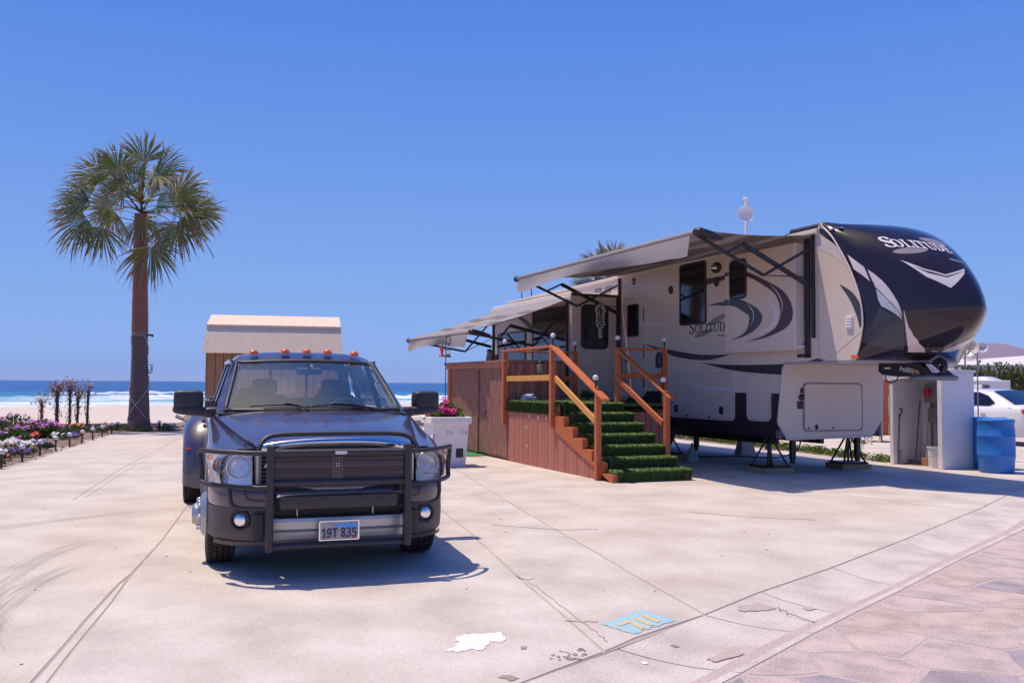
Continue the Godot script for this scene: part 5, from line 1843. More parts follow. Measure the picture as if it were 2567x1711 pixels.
func truck() -> void:
	var t := thing("pickup_truck", "dark pickup truck with black grille guard and roof marker lamps parked facing the street", "truck", Vector3(-1.66, 0, -8.13), 19.0)
	var s := new_st()
	# hood
	var rows := []
	for i in 19:
		var z := 0.925 - 1.475 * i / 18.0
		var r := []
		for j in 25:
			var k := -1.0 + j / 12.0
			k = signf(k) * pow(absf(k), 0.85)
			var q := seam(minf(z, 0.87))
			var zz := z - (0.06 * k * k if z > 0.6 else 0.0)
			if i > 15: zz += 0.16 * (1.0 - k * k) * (i - 15) / 3.0 * 0.8
			r.append(Vector3(q.x * k, hood_y(zz, k), zz))
		rows.append(r)
	slab_sheet(s, rows, Vector3(0, -0.03, 0))
	var hood := obj("hood", s, M.paint, t)
	# raised vents row near the windshield
	s = new_st()
	for k in 46:
		var x := -0.46 + 0.02 * k
		box(s, Vector3(x, 1.262 + 0.012 * (1.0 - x * x * 4.0) - 0.004, -0.36 - 0.10 * x * x), Vector3(0.009, 0.012, 0.05), 0.002)
	obj("cowl_vent", s, M.black_plastic, t)
	s = new_st()      # cowl below the glass
	rows = []
	for e in [[-0.30, 1.225], [-0.44, 1.24], [-0.62, 1.25]]:
		var r := []
		for j in 13:
			var x := -0.86 + 1.72 * j / 12.0
			r.append(Vector3(x, e[1] - 0.02 * x * x, e[0] - 0.22 * x * x))
		rows.append(r)
	sheet(s, rows)
	obj("cowl", s, M.truck_plastic, t)
	# fenders, doors and cab side as one skin per side
	for d in [-1.0, 1.0]:
		s = new_st()
		rows = []
		for i in 26:
			var z := 0.86 - 1.42 * i / 25.0
			var q := seam(z)
			var low := 0.44
			if absf(z) < 0.50: low = maxf(low, 0.39 + sqrt(0.25 - z * z))
			if z > 0.50: low = lerpf(0.44, 0.72, clampf((z - 0.50) / 0.08, 0, 1))
			var tz := clampf((0.86 - z) / 1.3, 0, 1)
			var outx := lerpf(0.90, 0.945, clampf(tz * 2.5, 0, 1))
			var front := pow(clampf((z - 0.55) / 0.31, 0, 1), 2.0)
			outx -= 0.035 * front
			var sh := lerpf(0.945, 1.13, tz)
			var r := []
			for p in [[q.x + 0.004, q.y - 0.02], [q.x + 0.006, q.y + 0.004], [lerpf(q.x, outx, 0.5), lerpf(q.y, sh, 0.22) + 0.012], [lerpf(q.x, outx, 0.85), sh - 0.01], [outx - 0.006, sh - 0.055], [outx, sh - 0.12], [outx + 0.006, lerpf(sh - 0.12, low, 0.35)], [outx - 0.004, lerpf(sh - 0.12, low, 0.7)], [outx - 0.012, low]]:
				r.append(Vector3(p[0] * d, p[1], z))
			rows.append(r)
		sheet(s, rows)
		obj("fender", s, M.paint, t)
		s = new_st()      # arch lip and dark liner
		var arch := []
		for i in 15:
			var a := PI * i / 14.0
			arch.append(Vector3(0.938 * d, 0.39 + sin(a) * 0.50, cos(a) * 0.50))
		tube(s, arch, 0.014, 6)
		obj("arch_lip", s, M.paint, t)
		s = new_st()
		rows = []
		for x in [0.93, 0.45]:
			var r := []
			for i in 15:
				var a := PI * i / 14.0
				r.append(Vector3(x * d, 0.39 + sin(a) * 0.49, cos(a) * 0.49))
			rows.append(r)
		sheet(s, rows)
		obj("wheel_liner", s, M.black_plastic, t)
		# doors: lower skin from the fender to the back of the cab
		var ends := [-0.565, -1.78, -1.79, -3.02]
		for e in 2:
			s = new_st()
			rows = []
			for z in [ends[e * 2], lerpf(ends[e * 2], ends[e * 2 + 1], 0.5), ends[e * 2 + 1]]:
				var r := []
				for p in [[0.80, 1.235], [0.872, 1.21], [0.918, 1.15], [0.94, 1.02], [0.948, 0.85], [0.94, 0.62], [0.925, 0.46]]: r.append(Vector3(p[0] * d, p[1], z))
				rows.append(r)
			slab_sheet(s, rows, Vector3(-0.03 * d, 0, 0))
			var door := obj("door", s, M.paint, t)
			s = new_st()
			box(s, Vector3(0.955 * d, 1.05, ends[e * 2 + 1] + 0.16), Vector3(0.035, 0.035, 0.18), 0.012)
			obj("door_handle", s, M.black_plastic, door)
			# side glass
			s = new_st()
			var za: float = ends[e * 2] - 0.12
			var zb: float = ends[e * 2 + 1] + 0.03
			var topa: float = za - (0.62 if e == 0 else 0.03)
			slab_sheet(s, [[Vector3(0.855 * d, 1.235, za), Vector3(0.855 * d, 1.235, zb)], [Vector3(0.705 * d, 1.69, topa), Vector3(0.705 * d, 1.69, zb)]], Vector3(-0.006 * d, 0, 0))
			obj("side_window", s, M.tint_glass, door)
		# pillars
		s = new_st()
		var pa := [Vector3(0.795 * d, 1.235, -0.52), Vector3(0.74 * d, 1.45, -0.88), Vector3(0.672 * d, 1.68, -1.29)]
		var pb := [Vector3(0.875 * d, 1.215, -0.62), Vector3(0.80 * d, 1.46, -1.0), Vector3(0.712 * d, 1.70, -1.42)]
		var pc := [Vector3(0.845 * d, 1.215, -0.74), Vector3(0.775 * d, 1.45, -1.08), Vector3(0.69 * d, 1.685, -1.47)]
		sheet(s, [pa, pb], 3)
		sheet(s, [pb, pc], 4)
		sheet(s, [pc, pa], 5)
		obj("windshield_pillar", s, M.paint, t)
		for z in [-1.785, -2.98]:
			s = new_st()
			var wd := 0.10 if z > -2 else 0.16
			slab_sheet(s, [[Vector3(0.868 * d, 1.225, z + wd / 2), Vector3(0.868 * d, 1.225, z - wd / 2)], [Vector3(0.715 * d, 1.70, z + wd / 2), Vector3(0.715 * d, 1.70, z - wd / 2)]], Vector3(-0.04 * d, 0, 0))
			obj("cab_pillar", s, M.black_plastic if z > -2 else M.paint, t)
		# seal line along the roof
		s = new_st()
		tube(s, [Vector3(0.715 * d, 1.705, -1.40), Vector3(0.722 * d, 1.715, -2.2), Vector3(0.72 * d, 1.71, -3.04)], 0.016, 6)
		obj("drip_rail", s, M.paint, t)
	# roof
	s = new_st()
	rows = []
	for i in 13:
		var f := i / 12.0
		var z := -1.29 - 1.77 * f
		var r := []
		for j in 19:
			var k := -1.0 + j / 9.0
			var hw := lerpf(0.688, 0.725, clampf(f * 4.0, 0, 1))
			var edge := 1.69 + 0.02 * clampf(f * 3.0, 0, 1)
			var crown := (0.105 - 0.04 * f * f) * clampf(0.30 + f * 7.0, 0, 1)
			r.append(Vector3(hw * k, edge + crown * pow(maxf(0.0, 1.0 - pow(absf(k), 4.0)), 0.6), z + 0.07 * (1.0 - k * k) * (1.0 - f)))
		rows.append(r)
	slab_sheet(s, rows, Vector3(0, -0.025, 0))
	obj("roof", s, M.paint, t)
	# rear cab wall with window opening
	s = new_st()
	var cb := rrect(-0.86, 0.46, 0.86, 1.71, 0.06, 3)
	for i in cb.size(): cb[i].x *= lerpf(1.0, 0.80, clampf((cb[i].y - 1.22) / 0.45, 0, 1))
	frame(s, cb, rrect(-0.58, 1.26, 0.58, 1.64, 0.06, 3), -3.07, -3.03)
	obj("cab_back", s, M.paint, t)
	s = new_st()
	prism(s, rrect(-0.58, 1.26, 0.58, 1.64, 0.06, 3), -3.055, -3.05)
	obj("rear_window", s, M.glass, t)
	s = new_st()
	for x in [-0.21, 0.21]: box(s, Vector3(x, 1.45, -3.045), Vector3(0.03, 0.38, 0.02))
	obj("window_bar", s, M.black_plastic, t)
	# windshield
	var wp := func(a: float, b: float) -> Vector3:      # a: -1..1 across, b: 0 low .. 1 high
		var x: float = a * lerpf(0.795, 0.668, b)
		var bow: float = 0.20 * (1.0 - a * a)
		return Vector3(x, lerpf(1.238, 1.683, b) + 0.022 * (1.0 - a * a) * b, lerpf(-0.53, -1.285, b) + bow * (1.0 - 0.55 * b) + 0.035 * sin(PI * b))
	s = new_st()
	rows = []
	for i in 11:
		var r := []
		for j in 21: r.append(wp.call(-1.0 + j / 10.0, i / 10.0))
		rows.append(r)
	slab_sheet(s, rows, Vector3(0, -0.004, -0.003))
	obj("windshield", s, M.glass, t)
	s = new_st()      # black edging
	var rim := []
	for j in 21: rim.append(wp.call(-1.0 + j / 10.0, 0.0) + Vector3(0, 0.008, 0.004))
	for i in range(1, 11): rim.append(wp.call(1.0, i / 10.0) + Vector3(0, 0.004, 0.006))
	for j in range(1, 21): rim.append(wp.call(1.0 - j / 10.0, 1.0) + Vector3(0, 0.004, 0.006))
	for i in range(1, 10): rim.append(wp.call(-1.0, 1.0 - i / 10.0) + Vector3(0, 0.004, 0.006))
	sweep(s, rim, [Vector2(-0.016, -0.006), Vector2(0.016, -0.006), Vector2(0.016, 0.006), Vector2(-0.016, 0.006)], Vector3(0, 0.6, 0.8), true)
	obj("windshield_seal", s, M.black_plastic, t)
	# wipers
	for q in [[-0.10, -0.30, -0.74, -0.98], [0.70, 0.24, -0.07, 0.60]]:
		s = new_st()
		var piv: Vector3 = wp.call(q[0] * 1.0, 0.02) + Vector3(0, 0.0, 0.05)
		var mid: Vector3 = wp.call(q[1] * 1.0, 0.085) + Vector3(0, 0.02, 0.028)
		tube(s, [piv, piv.lerp(mid, 0.55) + Vector3(0, 0.018, 0.01), mid], [0.011, 0.009, 0.008], 6)
		var path := []
		for k in 9: path.append(wp.call(lerpf(q[2], q[1] * 0.4 + q[3] * 0.0 + 0.10 if q[0] < 0 else 0.55, k / 8.0), 0.055 + 0.045 * sin(PI * k / 8.0) - 0.02 * k / 8.0) + Vector3(0, 0.012, 0.016))
		tube(s, path, 0.008, 5)
		box(s, mid + Vector3(0, 0.003, 0), Vector3(0.10, 0.022, 0.022), 0.006)
		obj("wiper", s, M.black_plastic, t)
	# roof marker lamps
	for x in [-0.508, -0.205, 0.008, 0.215, 0.49]:
		s = new_st()
		lathe(s, [Vector2(0.048, 0.0), Vector2(0.044, 0.022), Vector2(0.030, 0.040), Vector2(0.0, 0.047)], 14, Transform3D(Basis(Vector3.RIGHT, 0.25), Vector3(x, 1.748 + 0.040 * (1.0 - pow(absf(x) / 0.7, 3.0)), -1.37 + 0.06 * (1.0 - x * x))))
		obj("marker_lamp", s, M.lens_amber, t)
	# tow mirrors
	for d in [-1.0, 1.0]:
		var mn := part_node("side_mirror", t)
		s = new_st()
		blob(s, Vector3(1.108 * d, 1.328, -0.755), Vector3(0.130, 0.092, 0.09), 0.42, Basis(), 28)
		obj("mirror_head", s, M.truck_plastic, mn)
		s = new_st()
		blob(s, Vector3(1.05 * d, 1.228, -0.745), Vector3(0.195, 0.045, 0.085), 0.55, Basis(Vector3.BACK, 0.09 * d), 24)
		blob(s, Vector3(0.90 * d, 1.215, -0.72), Vector3(0.09, 0.05, 0.075), 0.6, Basis(), 20)
		obj("mirror_arm", s, M.truck_plastic, mn)
		s = new_st()
		box(s, Vector3(1.105 * d, 1.335, -0.834), Vector3(0.20, 0.12, 0.006))
		obj("mirror_glass", s, M.chrome, mn)
	# interior
	var cab := part_node("cab_interior", t)
	s = new_st()
	rows = []
	for e in [[-0.42, 1.22], [-0.62, 1.245], [-0.82, 1.235], [-0.92, 1.17], [-0.94, 0.95]]:
		var r := []
		for j in 11:
			var x := -0.78 + 1.56 * j / 10.0
			r.append(Vector3(x, e[1] - 0.015 * x * x, e[0] - 0.16 * x * x))
		rows.append(r)
	sheet(s, rows)
	obj("dashboard", s, M.interior, cab)
	for x in [-0.36, 0.36]:
		s = new_st()
		box(s, Vector3(x, 1.06, -1.72), Vector3(0.50, 0.62, 0.16), 0.06, Basis(Vector3.RIGHT, -0.22))
		box(s, Vector3(x, 0.78, -1.45), Vector3(0.52, 0.18, 0.55), 0.05)
		var seat := obj("seat", s, M.interior, cab)
		s = new_st()
		blob(s, Vector3(x, 1.445, -1.84), Vector3(0.135, 0.085, 0.05), 0.5)
		obj("headrest", s, M.interior, seat)
	s = new_st()
	box(s, Vector3(0, 1.02, -2.75), Vector3(1.35, 0.60, 0.16), 0.05)
	for x in [-0.45, 0.45]: box(s, Vector3(x, 1.36, -2.80), Vector3(0.26, 0.13, 0.08), 0.03)
	obj("rear_bench", s, M.interior, cab)
	s = new_st()
	box(s, Vector3(0, 0.55, -1.7), Vector3(1.70, 0.10, 2.6))
	obj("cab_floor", s, M.interior, cab)
	s = new_st()
	var wheel := []
	for i in 22: wheel.append(Vector3(cos(TAU * i / 22.0) * 0.185, sin(TAU * i / 22.0) * 0.185, 0))
	wheel.append(wheel[0])
	var wb := Transform3D(Basis(Vector3.RIGHT, -0.45), Vector3(0.37, 1.165, -1.04))
	var wl := []
	for p in wheel: wl.append(wb * p)
	tube(s, wl, 0.016, 7, false)
	bar(s, wb * Vector3(-0.18, 0, 0), wb * Vector3(0.18, 0, 0), 0.03, 0.05, 0.01)
	obj("steering_wheel", s, M.black_plastic, cab)
	s = new_st()
	box(s, Vector3(0.015, 1.605, -1.12), Vector3(0.25, 0.07, 0.035), 0.016)
	box(s, Vector3(0.015, 1.655, -1.10), Vector3(0.03, 0.06, 0.03), 0.008)
	obj("rear_view_mirror", s, M.black_plastic, cab)
	s = new_st()
	box(s, Vector3(0.03, 1.66, -1.075), Vector3(0.03, 0.025, 0.003))
	obj("windshield_sticker", s, M.white_plastic, cab)
	for d in [-1.0, 1.0]:
		s = new_st()
		slab_sheet(s, [[Vector3(0.77 * d, 1.25, -0.66), Vector3(0.80 * d, 1.25, -0.80)], [Vector3(0.655 * d, 1.665, -1.36), Vector3(0.68 * d, 1.665, -1.50)]], Vector3(-0.02 * d, 0, 0))
		tube(s, curve([Vector3(0.70 * d, 1.50, -1.08), Vector3(0.665 * d, 1.48, -1.04), Vector3(0.70 * d, 1.36, -0.88), Vector3(0.74 * d, 1.34, -0.84)], 4), 0.012, 6)
		obj("pillar_trim", s, M.interior_light, cab)
	s = new_st()
	box(s, Vector3(0, 1.72, -2.2), Vector3(1.28, 0.02, 1.66))
	obj("headliner", s, M.interior_light, cab)
	# bed, dual-wheel fenders, tailgate
	s = new_st()
	for d in [-1.0, 1.0]: box(s, Vector3(0.90 * d, 0.93, -4.15), Vector3(0.08, 0.72, 2.06), 0.02)
	box(s, Vector3(0, 0.93, -3.13), Vector3(1.76, 0.72, 0.05), 0.01)
	box(s, Vector3(0, 0.62, -4.15), Vector3(1.76, 0.05, 2.04))
	obj("bed", s, M.paint, t)
	s = new_st()
	box(s, Vector3(0, 0.94, -5.19), Vector3(1.70, 0.70, 0.06), 0.015)
	obj("tailgate", s, M.paint, t)
	s = new_st()
	box(s, Vector3(0, 0.50, -5.30), Vector3(1.9, 0.16, 0.16), 0.03)
	obj("rear_bumper", s, M.chrome, t)
	for d in [-1.0, 1.0]:
		s = new_st()
		rows = []
		for i in 17:
			var a := PI * (1.08 - 1.16 * i / 16.0)
			var r := []
			for p in [[0.925, 0.13], [1.0, 0.115], [1.08, 0.085], [1.14, 0.03], [1.168, -0.02], [1.17, -0.06]]:
				var rr: float = 0.56 + p[1]
				r.append(Vector3(p[0] * d, 0.40 + sin(a) * rr, -4.12 + cos(a) * rr))
			rows.append(r)
		slab_sheet(s, rows, Vector3(-0.012 * d, -0.004, 0))
		obj("rear_fender", s, M.paint, t)
		s = new_st()
		box(s, Vector3(1.105 * d, 0.69, -3.56), Vector3(0.06, 0.026, 0.03), 0.008)
		obj("fender_marker", s, M.lens_red, t)
		s = new_st()
		box(s, Vector3(0.93 * d, 0.42, -1.8), Vector3(0.10, 0.05, 2.2), 0.02)
		obj("running_board", s, M.black_plastic, t)
	# chassis, axles
	s = new_st()
	for x in [-0.42, 0.42]: box(s, Vector3(x, 0.50, -2.1), Vector3(0.08, 0.16, 5.9), 0.01)
	tube(s, [Vector3(-0.85, 0.385, 0), Vector3(0.85, 0.385, 0)], 0.045, 10)
	tube(s, [Vector3(-0.95, 0.385, -4.12), Vector3(0.95, 0.385, -4.12)], 0.05, 10)
	lathe(s, ball(0.16, 0.385), 12, Transform3D(Basis(), Vector3(-0.2, 0, 0)))
	box(s, Vector3(0, 0.62, 0.2), Vector3(1.1, 0.5, 1.0))
	obj("chassis", s, M.black_metal, t)
	var tr := tread_mesh()
	for d in [-1.0, 1.0]:
		wheel_parts(t, Vector3(0.832 * d, 0.396, 0.02), d, 0.19, tr, "front_wheel")
		wheel_parts(t, Vector3(1.045 * d, 0.396, -4.12), d, 0.02, tr, "rear_wheel")
		wheel_parts(t, Vector3(0.785 * d, 0.396, -4.12), d, 0.02, tr, "rear_wheel")
	truck_front(t)

func truck_front(t: Node3D) -> void:
	var s := new_st()
	var rows := []
	# chrome crown of the grille
	var path := []
	for i in 25:
		var k := -1.0 + i / 12.0
		path.append(Vector3(0.585 * k, 1.036 - 0.052 * pow(absf(k), 2.6), 0.955 - 0.07 * k * k))
	var pf := []
	for i in 14: pf.append(Vector2(cos(TAU * i / 14.0) * 0.032, sin(TAU * i / 14.0) * 0.036))
	sweep(s, path, pf, Vector3.UP)
	obj("grille_crown", s, M.chrome, t)
	# grille surround sides and bottom bow
	s = new_st()
	for d in [-1.0, 1.0]:
		box(s, Vector3(0.592 * d, 0.84, 0.905), Vector3(0.045, 0.24, 0.09), 0.012, Basis(Vector3.UP, -0.2 * d))
	path = []
	for i in 21:
		var k := -1.0 + i / 10.0
		path.append(Vector3(0.53 * k, 0.685 + 0.035 * pow(absf(k), 4.0), 0.985 - 0.05 * k * k))
	sweep(s, path, [Vector2(-0.03, -0.018), Vector2(0.025, -0.014), Vector2(0.03, 0.004), Vector2(0.02, 0.016), Vector2(-0.03, 0.018)], Vector3.UP)
	obj("grille_surround", s, M.brushed, t)
	s = new_st()
	box(s, Vector3(0, 0.85, 0.84), Vector3(1.14, 0.34, 0.04))
	obj("grille_back", s, M.black_plastic, t)
	s = new_st()
	for k in 9:
		var y := 0.725 + k * 0.03
		for d in [-1.0, 1.0]: box(s, Vector3(0.325 * d, y, 0.905), Vector3(0.53, 0.006, 0.04), 0.002, Basis(Vector3.UP, -0.09 * -d))
	obj("grille_bars", s, M.brushed, t)
	s = new_st()
	box(s, Vector3(0, 0.855, 0.945), Vector3(1.10, 0.03, 0.03), 0.01)
	box(s, Vector3(0, 0.855, 0.955), Vector3(0.085, 0.26, 0.03), 0.01)
	obj("grille_cross", s, M.brushed, t)
	s = new_st()      # ram's-head emblem: muzzle and two curled horns
	prism(s, PackedVector2Array([Vector2(-0.016, 0.875), Vector2(0.016, 0.875), Vector2(0.012, 0.845), Vector2(0.0, 0.828), Vector2(-0.012, 0.845)]), 0.97, 0.985)
	for d in [-1.0, 1.0]:
		var horn := []
		for i in 11:
			var a := -0.5 + 4.6 * i / 10.0
			horn.append(Vector3((0.024 + cos(a + 1.8) * 0.018 * (1.0 - i * 0.03)) * d, 0.866 + sin(a + 1.8) * 0.021, 0.978))
		tube(s, horn, 0.006, 6)
	obj("emblem", s, M.chrome, t)
	# headlamps
	for d in [-1.0, 1.0]:
		var h := part_node("headlight", t)
		var hp := func(a: float, b: float, o: float) -> Vector3:      # a 0 inner .. 1 outer, b 0 low .. 1 high
			var yy: float = lerpf(0.735, 0.955, b) + (0.012 * b - 0.02 * (1.0 - b)) * (1.0 - a) + 0.012 * sin(PI * a) * b
			return Vector3(lerpf(0.635, 0.955 - 0.015 * (1.0 - b), a) * d, yy, 0.965 - 0.035 * a - 0.24 * pow(a, 3.0) + o - 0.05 * b)
		s = new_st()
		rows = []
		for i in 9:
			var r := []
			for j in 13: r.append(hp.call(j / 12.0, i / 8.0, -0.05))
			rows.append(r)
		slab_sheet(s, rows, Vector3(0, 0, -0.04))
		obj("housing", s, M.chrome, h)
		for q in [[0.30, 0.52, 0.090, M.reflector], [0.735, 0.56, 0.058, M.amber_bowl]]:
			var c: Vector3 = hp.call(q[0], q[1], -0.028)
			var b := Basis(Vector3.UP, (0.18 if q[0] < 0.5 else 0.62) * d) * Basis(Vector3.RIGHT, PI / 2 - 0.10)
			s = new_st()
			lathe(s, [Vector2(q[2], 0.012), Vector2(q[2] * 0.97, 0.0), Vector2(q[2] * 0.75, -0.02), Vector2(q[2] * 0.35, -0.034), Vector2(0.0, -0.036)], 24, Transform3D(b, c))
			obj("bowl", s, q[3], h)
			s = new_st()
			lathe(s, [Vector2(q[2] * 1.07, -0.012), Vector2(q[2] * 1.07, 0.014), Vector2(q[2] * 0.98, 0.018), Vector2(q[2] * 0.98, 0.0)], 24, Transform3D(b, c))
			obj("bowl_ring", s, M.chrome, h)
			s = new_st()
			lathe(s, [Vector2(q[2] * 0.22, -0.03), Vector2(q[2] * 0.22, 0.0), Vector2(q[2] * 0.14, 0.015), Vector2(0.0, 0.018)], 12, Transform3D(b, c))
			obj("bulb", s, M.white_plastic if q[0] < 0.5 else M.chrome, h)
			if q[0] > 0.5:
				s = new_st()
				lathe(s, [Vector2(q[2] * 0.96, -0.004), Vector2(q[2] * 0.42, -0.014), Vector2(q[2] * 0.40, -0.026)], 20, Transform3D(b, c + Vector3(0, 0, 0.006)))
				obj("amber_reflector", s, M.lens_amber, h)
		s = new_st()
		var c2: Vector3 = hp.call(0.965, 0.82, -0.035)
		box(s, c2, Vector3(0.03, 0.05, 0.04), 0.01)
		obj("side_reflector", s, M.lens_amber, h)
		s = new_st()
		rows = []
		for i in 9:
			var r := []
			for j in 13: r.append(hp.call(j / 12.0, i / 8.0, 0.0))
			rows.append(r)
		slab_sheet(s, rows, Vector3(0, 0, -0.004))
		obj("lens", s, M.lens if d < 0 else M.lens_haze, h)
	# bumper: painted upper, plastic lower, centre valance
	s = new_st()
	rows = []
	for q in [[0.722, -0.05], [0.715, -0.012], [0.69, 0.008], [0.64, 0.018], [0.58, 0.012], [0.545, 0.0]]:
		var r := []
		for j in 41:
			var x := -0.944 + 1.888 * j / 40.0
			r.append(Vector3(x, q[0] + (0.012 * (absf(x) - 0.5) if absf(x) > 0.5 else 0.0), bump_z(x) + q[1] * (1.0 - 0.3 * absf(x)) - 0.03))
		rows.append(r)
	sheet(s, rows)
	obj("bumper", s, M.paint, t)
	for d in [-1.0, 1.0]:
		s = new_st()
		rows = []
		for q in [[0.545, 0.0], [0.53, -0.006], [0.45, -0.004], [0.36, -0.012], [0.30, -0.03], [0.275, -0.07]]:
			var r := []
			for j in 13:
				var x := lerpf(0.525, 0.942, j / 12.0)
				r.append(Vector3(x * d, q[0] + 0.05 * pow(j / 12.0, 3.0) * (0.545 - q[0]) * 4.0 * 0.5, bump_z(x) + q[1] - 0.03))
			rows.append(r)
		sheet(s, rows)
		obj("bumper_corner", s, M.valance, t)
		s = new_st()
		var fz := bump_z(0.715) - 0.02
		var fb := Basis(Vector3.UP, 0.30 * d) * Basis(Vector3.RIGHT, PI / 2)
		lathe(s, [Vector2(0.078, -0.02), Vector2(0.078, 0.006), Vector2(0.062, 0.010), Vector2(0.056, -0.015)], 22, Transform3D(fb, Vector3(0.715 * d, 0.457, fz)))
		var fog := obj("fog_light", s, M.black_plastic, t)
		s = new_st()
		lathe(s, [Vector2(0.056, 0.0), Vector2(0.048, 0.014), Vector2(0.025, 0.022), Vector2(0.0, 0.024)], 20, Transform3D(fb, Vector3(0.715 * d, 0.457, fz - 0.01)))
		obj("fog_lens", s, M.reflector, fog)
		s = new_st()
		box(s, Vector3(0.592 * d, 0.405, bump_z(0.6) - 0.005), Vector3(0.085, 0.20, 0.06), 0.012)
		obj("tow_cover", s, M.truck_plastic, t)
	s = new_st()
	box(s, Vector3(0, 0.50, 0.90), Vector3(1.04, 0.13, 0.04))
	obj("intake_back", s, M.black_plastic, t)
	s = new_st()
	for q in [[-0.30, 0.0], [0.28, 0.0]]: box(s, Vector3(q[0], 0.50, 0.95), Vector3(0.012, 0.10, 0.02), 0.003)
	obj("intake_strut", s, M.steel, t)
	s = new_st()
	rows = []
	for q in [[0.475, -0.02], [0.465, 0.015], [0.44, 0.02], [0.385, 0.018], [0.372, 0.003], [0.362, 0.018], [0.31, 0.012], [0.285, -0.02]]:
		var r := []
		for j in 21:
			var x := -0.525 + 1.05 * j / 20.0
			r.append(Vector3(x, q[0], bump_z(x) + q[1] - 0.03))
		rows.append(r)
	sheet(s, rows, -1)
	obj("lower_fascia", s, M.brushed, t)
	s = new_st()
	rows = []
	for q in [[0.29, -0.03], [0.255, -0.05], [0.245, -0.14]]:
		var r := []
		for j in 31:
			var x := -0.90 + 1.80 * j / 30.0
			r.append(Vector3(x, q[0], bump_z(x) + q[1] - 0.03))
		rows.append(r)
	sheet(s, rows)
	obj("air_dam", s, M.valance, t)
	# licence plate
	var pl := part_node("licence_plate", t)
	s = new_st()
	prism(s, rrect(-0.153, 0.302, 0.153, 0.452, 0.012), 1.085, 1.100)
	obj("plate_frame", s, M.chrome, pl)
	s = new_st()
	prism(s, rrect(-0.143, 0.311, 0.143, 0.443, 0.008), 1.098, 1.103)
	tmat("plate_print", ctex([lin(0.30, 0.24, 0.20), lin(0.46, 0.39, 0.33), lin(0.52, 0.45, 0.38)], 151, 0.02, 3, 128, 0.05), Vector3(6, 6, 6), 0.45)
	obj("plate_field", s, M.plate_print, pl)
	s = new_st()
	prism(s, PackedVector2Array([Vector2(-0.055, 0.432), Vector2(0.138, 0.434), Vector2(0.138, 0.405), Vector2(0.10, 0.385), Vector2(0.06, 0.395), Vector2(0.02, 0.388), Vector2(-0.03, 0.412)]), 1.103, 1.1045)
	obj("plate_sky", s, mat("plate_blue", lin(0.12, 0.36, 0.72), 0.45), pl)
	s = new_st()
	box(s, Vector3(0.112, 0.323, 1.1045), Vector3(0.035, 0.012, 0.002))
	obj("plate_sticker", s, M.lens_red, pl)
	put("plate_characters", text_mesh("19T 835", 0.098, 0.003, false, 700), mat("plate_ink", lin(0.045, 0.030, 0.11), 0.5), pl, Vector3(-0.002, 0.360, 1.106), Basis().scaled(Vector3(0.78, 1, 1)))
	s = new_st()
	for x in [-0.085, 0.085]: lathe(s, [Vector2(0.006, 0.0), Vector2(0.004, 0.004), Vector2(0.0, 0.005)], 8, Transform3D(Basis(Vector3.RIGHT, PI / 2), Vector3(x, 0.433, 1.103)))
	obj("plate_screw", s, M.grey_metal, pl)
	# grille guard
	var g := part_node("grille_guard", t)
	for d in [-1.0, 1.0]:
		var kx := 1.0 if d < 0 else 0.94
		s = new_st()
		box(s, Vector3(0.518 * d, 0.635, 1.115), Vector3(0.052, 0.785, 0.085), 0.008)
		obj("upright", s, M.guard, g)
		s = new_st()      # side loop round the headlamp
		tube(s, curve([Vector3(0.51 * d, 0.968, 1.11), Vector3(0.70 * d, 0.972, 1.07), Vector3(0.92 * d * kx, 0.978, 0.93), Vector3(1.005 * d * kx, 0.978, 0.80), Vector3(1.012 * d * kx, 0.945, 0.765), Vector3(1.0 * d * kx, 0.86, 0.775), Vector3(0.995 * d * kx, 0.77, 0.78), Vector3(0.985 * d * kx, 0.735, 0.81), Vector3(0.90 * d * kx, 0.725, 0.93), Vector3(0.70 * d, 0.715, 1.07), Vector3(0.51 * d, 0.712, 1.11)], 5), 0.019, 9)
		obj("lamp_loop", s, M.guard, g)
		s = new_st()
		tube(s, curve([Vector3(0.80 * d, 0.72, 1.01), Vector3(0.795 * d, 0.64, 1.035), Vector3(0.775 * d, 0.585, 1.05), Vector3(0.70 * d, 0.565, 1.08), Vector3(0.51 * d, 0.562, 1.11)], 5), 0.016, 8)
		obj("lower_loop", s, M.guard, g)
		s = new_st()
		bar(s, Vector3(0.49 * d, 0.55, 1.08), Vector3(0.42 * d, 0.55, 0.95), 0.02, 0.05, 0.004)
		bar(s, Vector3(0.49 * d, 0.69, 1.08), Vector3(0.46 * d, 0.69, 0.93), 0.02, 0.05, 0.004)
		obj("bracket", s, M.guard, g)
	for q in [[0.965, 0.030], [0.742, 0.028], [0.275, 0.026]]:
		s = new_st()
		tube(s, [Vector3(-0.50, q[0], 1.115), Vector3(0.50, q[0], 1.115)], q[1], 12)
		obj("cross_tube", s, M.guard, g)
	s = new_st()      # hoop over the hood edge
	tube(s, curve([Vector3(-0.60, 0.975, 1.09), Vector3(-0.592, 1.02, 1.07), Vector3(-0.545, 1.075, 1.035), Vector3(-0.45, 1.098, 1.015), Vector3(-0.2, 1.104, 1.01), Vector3(0.2, 1.104, 1.01), Vector3(0.45, 1.098, 1.015), Vector3(0.545, 1.075, 1.035), Vector3(0.592, 1.02, 1.07), Vector3(0.60, 0.975, 1.09)], 5), 0.018, 9)
	obj("hoop", s, M.guard, g)
	s = new_st()      # channel beam between the uprights
	var pr := [Vector2(0.03, -0.052), Vector2(-0.012, -0.052), Vector2(-0.028, -0.01), Vector2(-0.028, 0.04), Vector2(0.0, 0.056), Vector2(0.03, 0.056)]
	sweep(s, [Vector3(-0.48, 0.60, 1.06), Vector3(-0.44, 0.60, 1.09), Vector3(0.44, 0.60, 1.09), Vector3(0.48, 0.60, 1.06)], pr, Vector3.UP, false, true, -1)
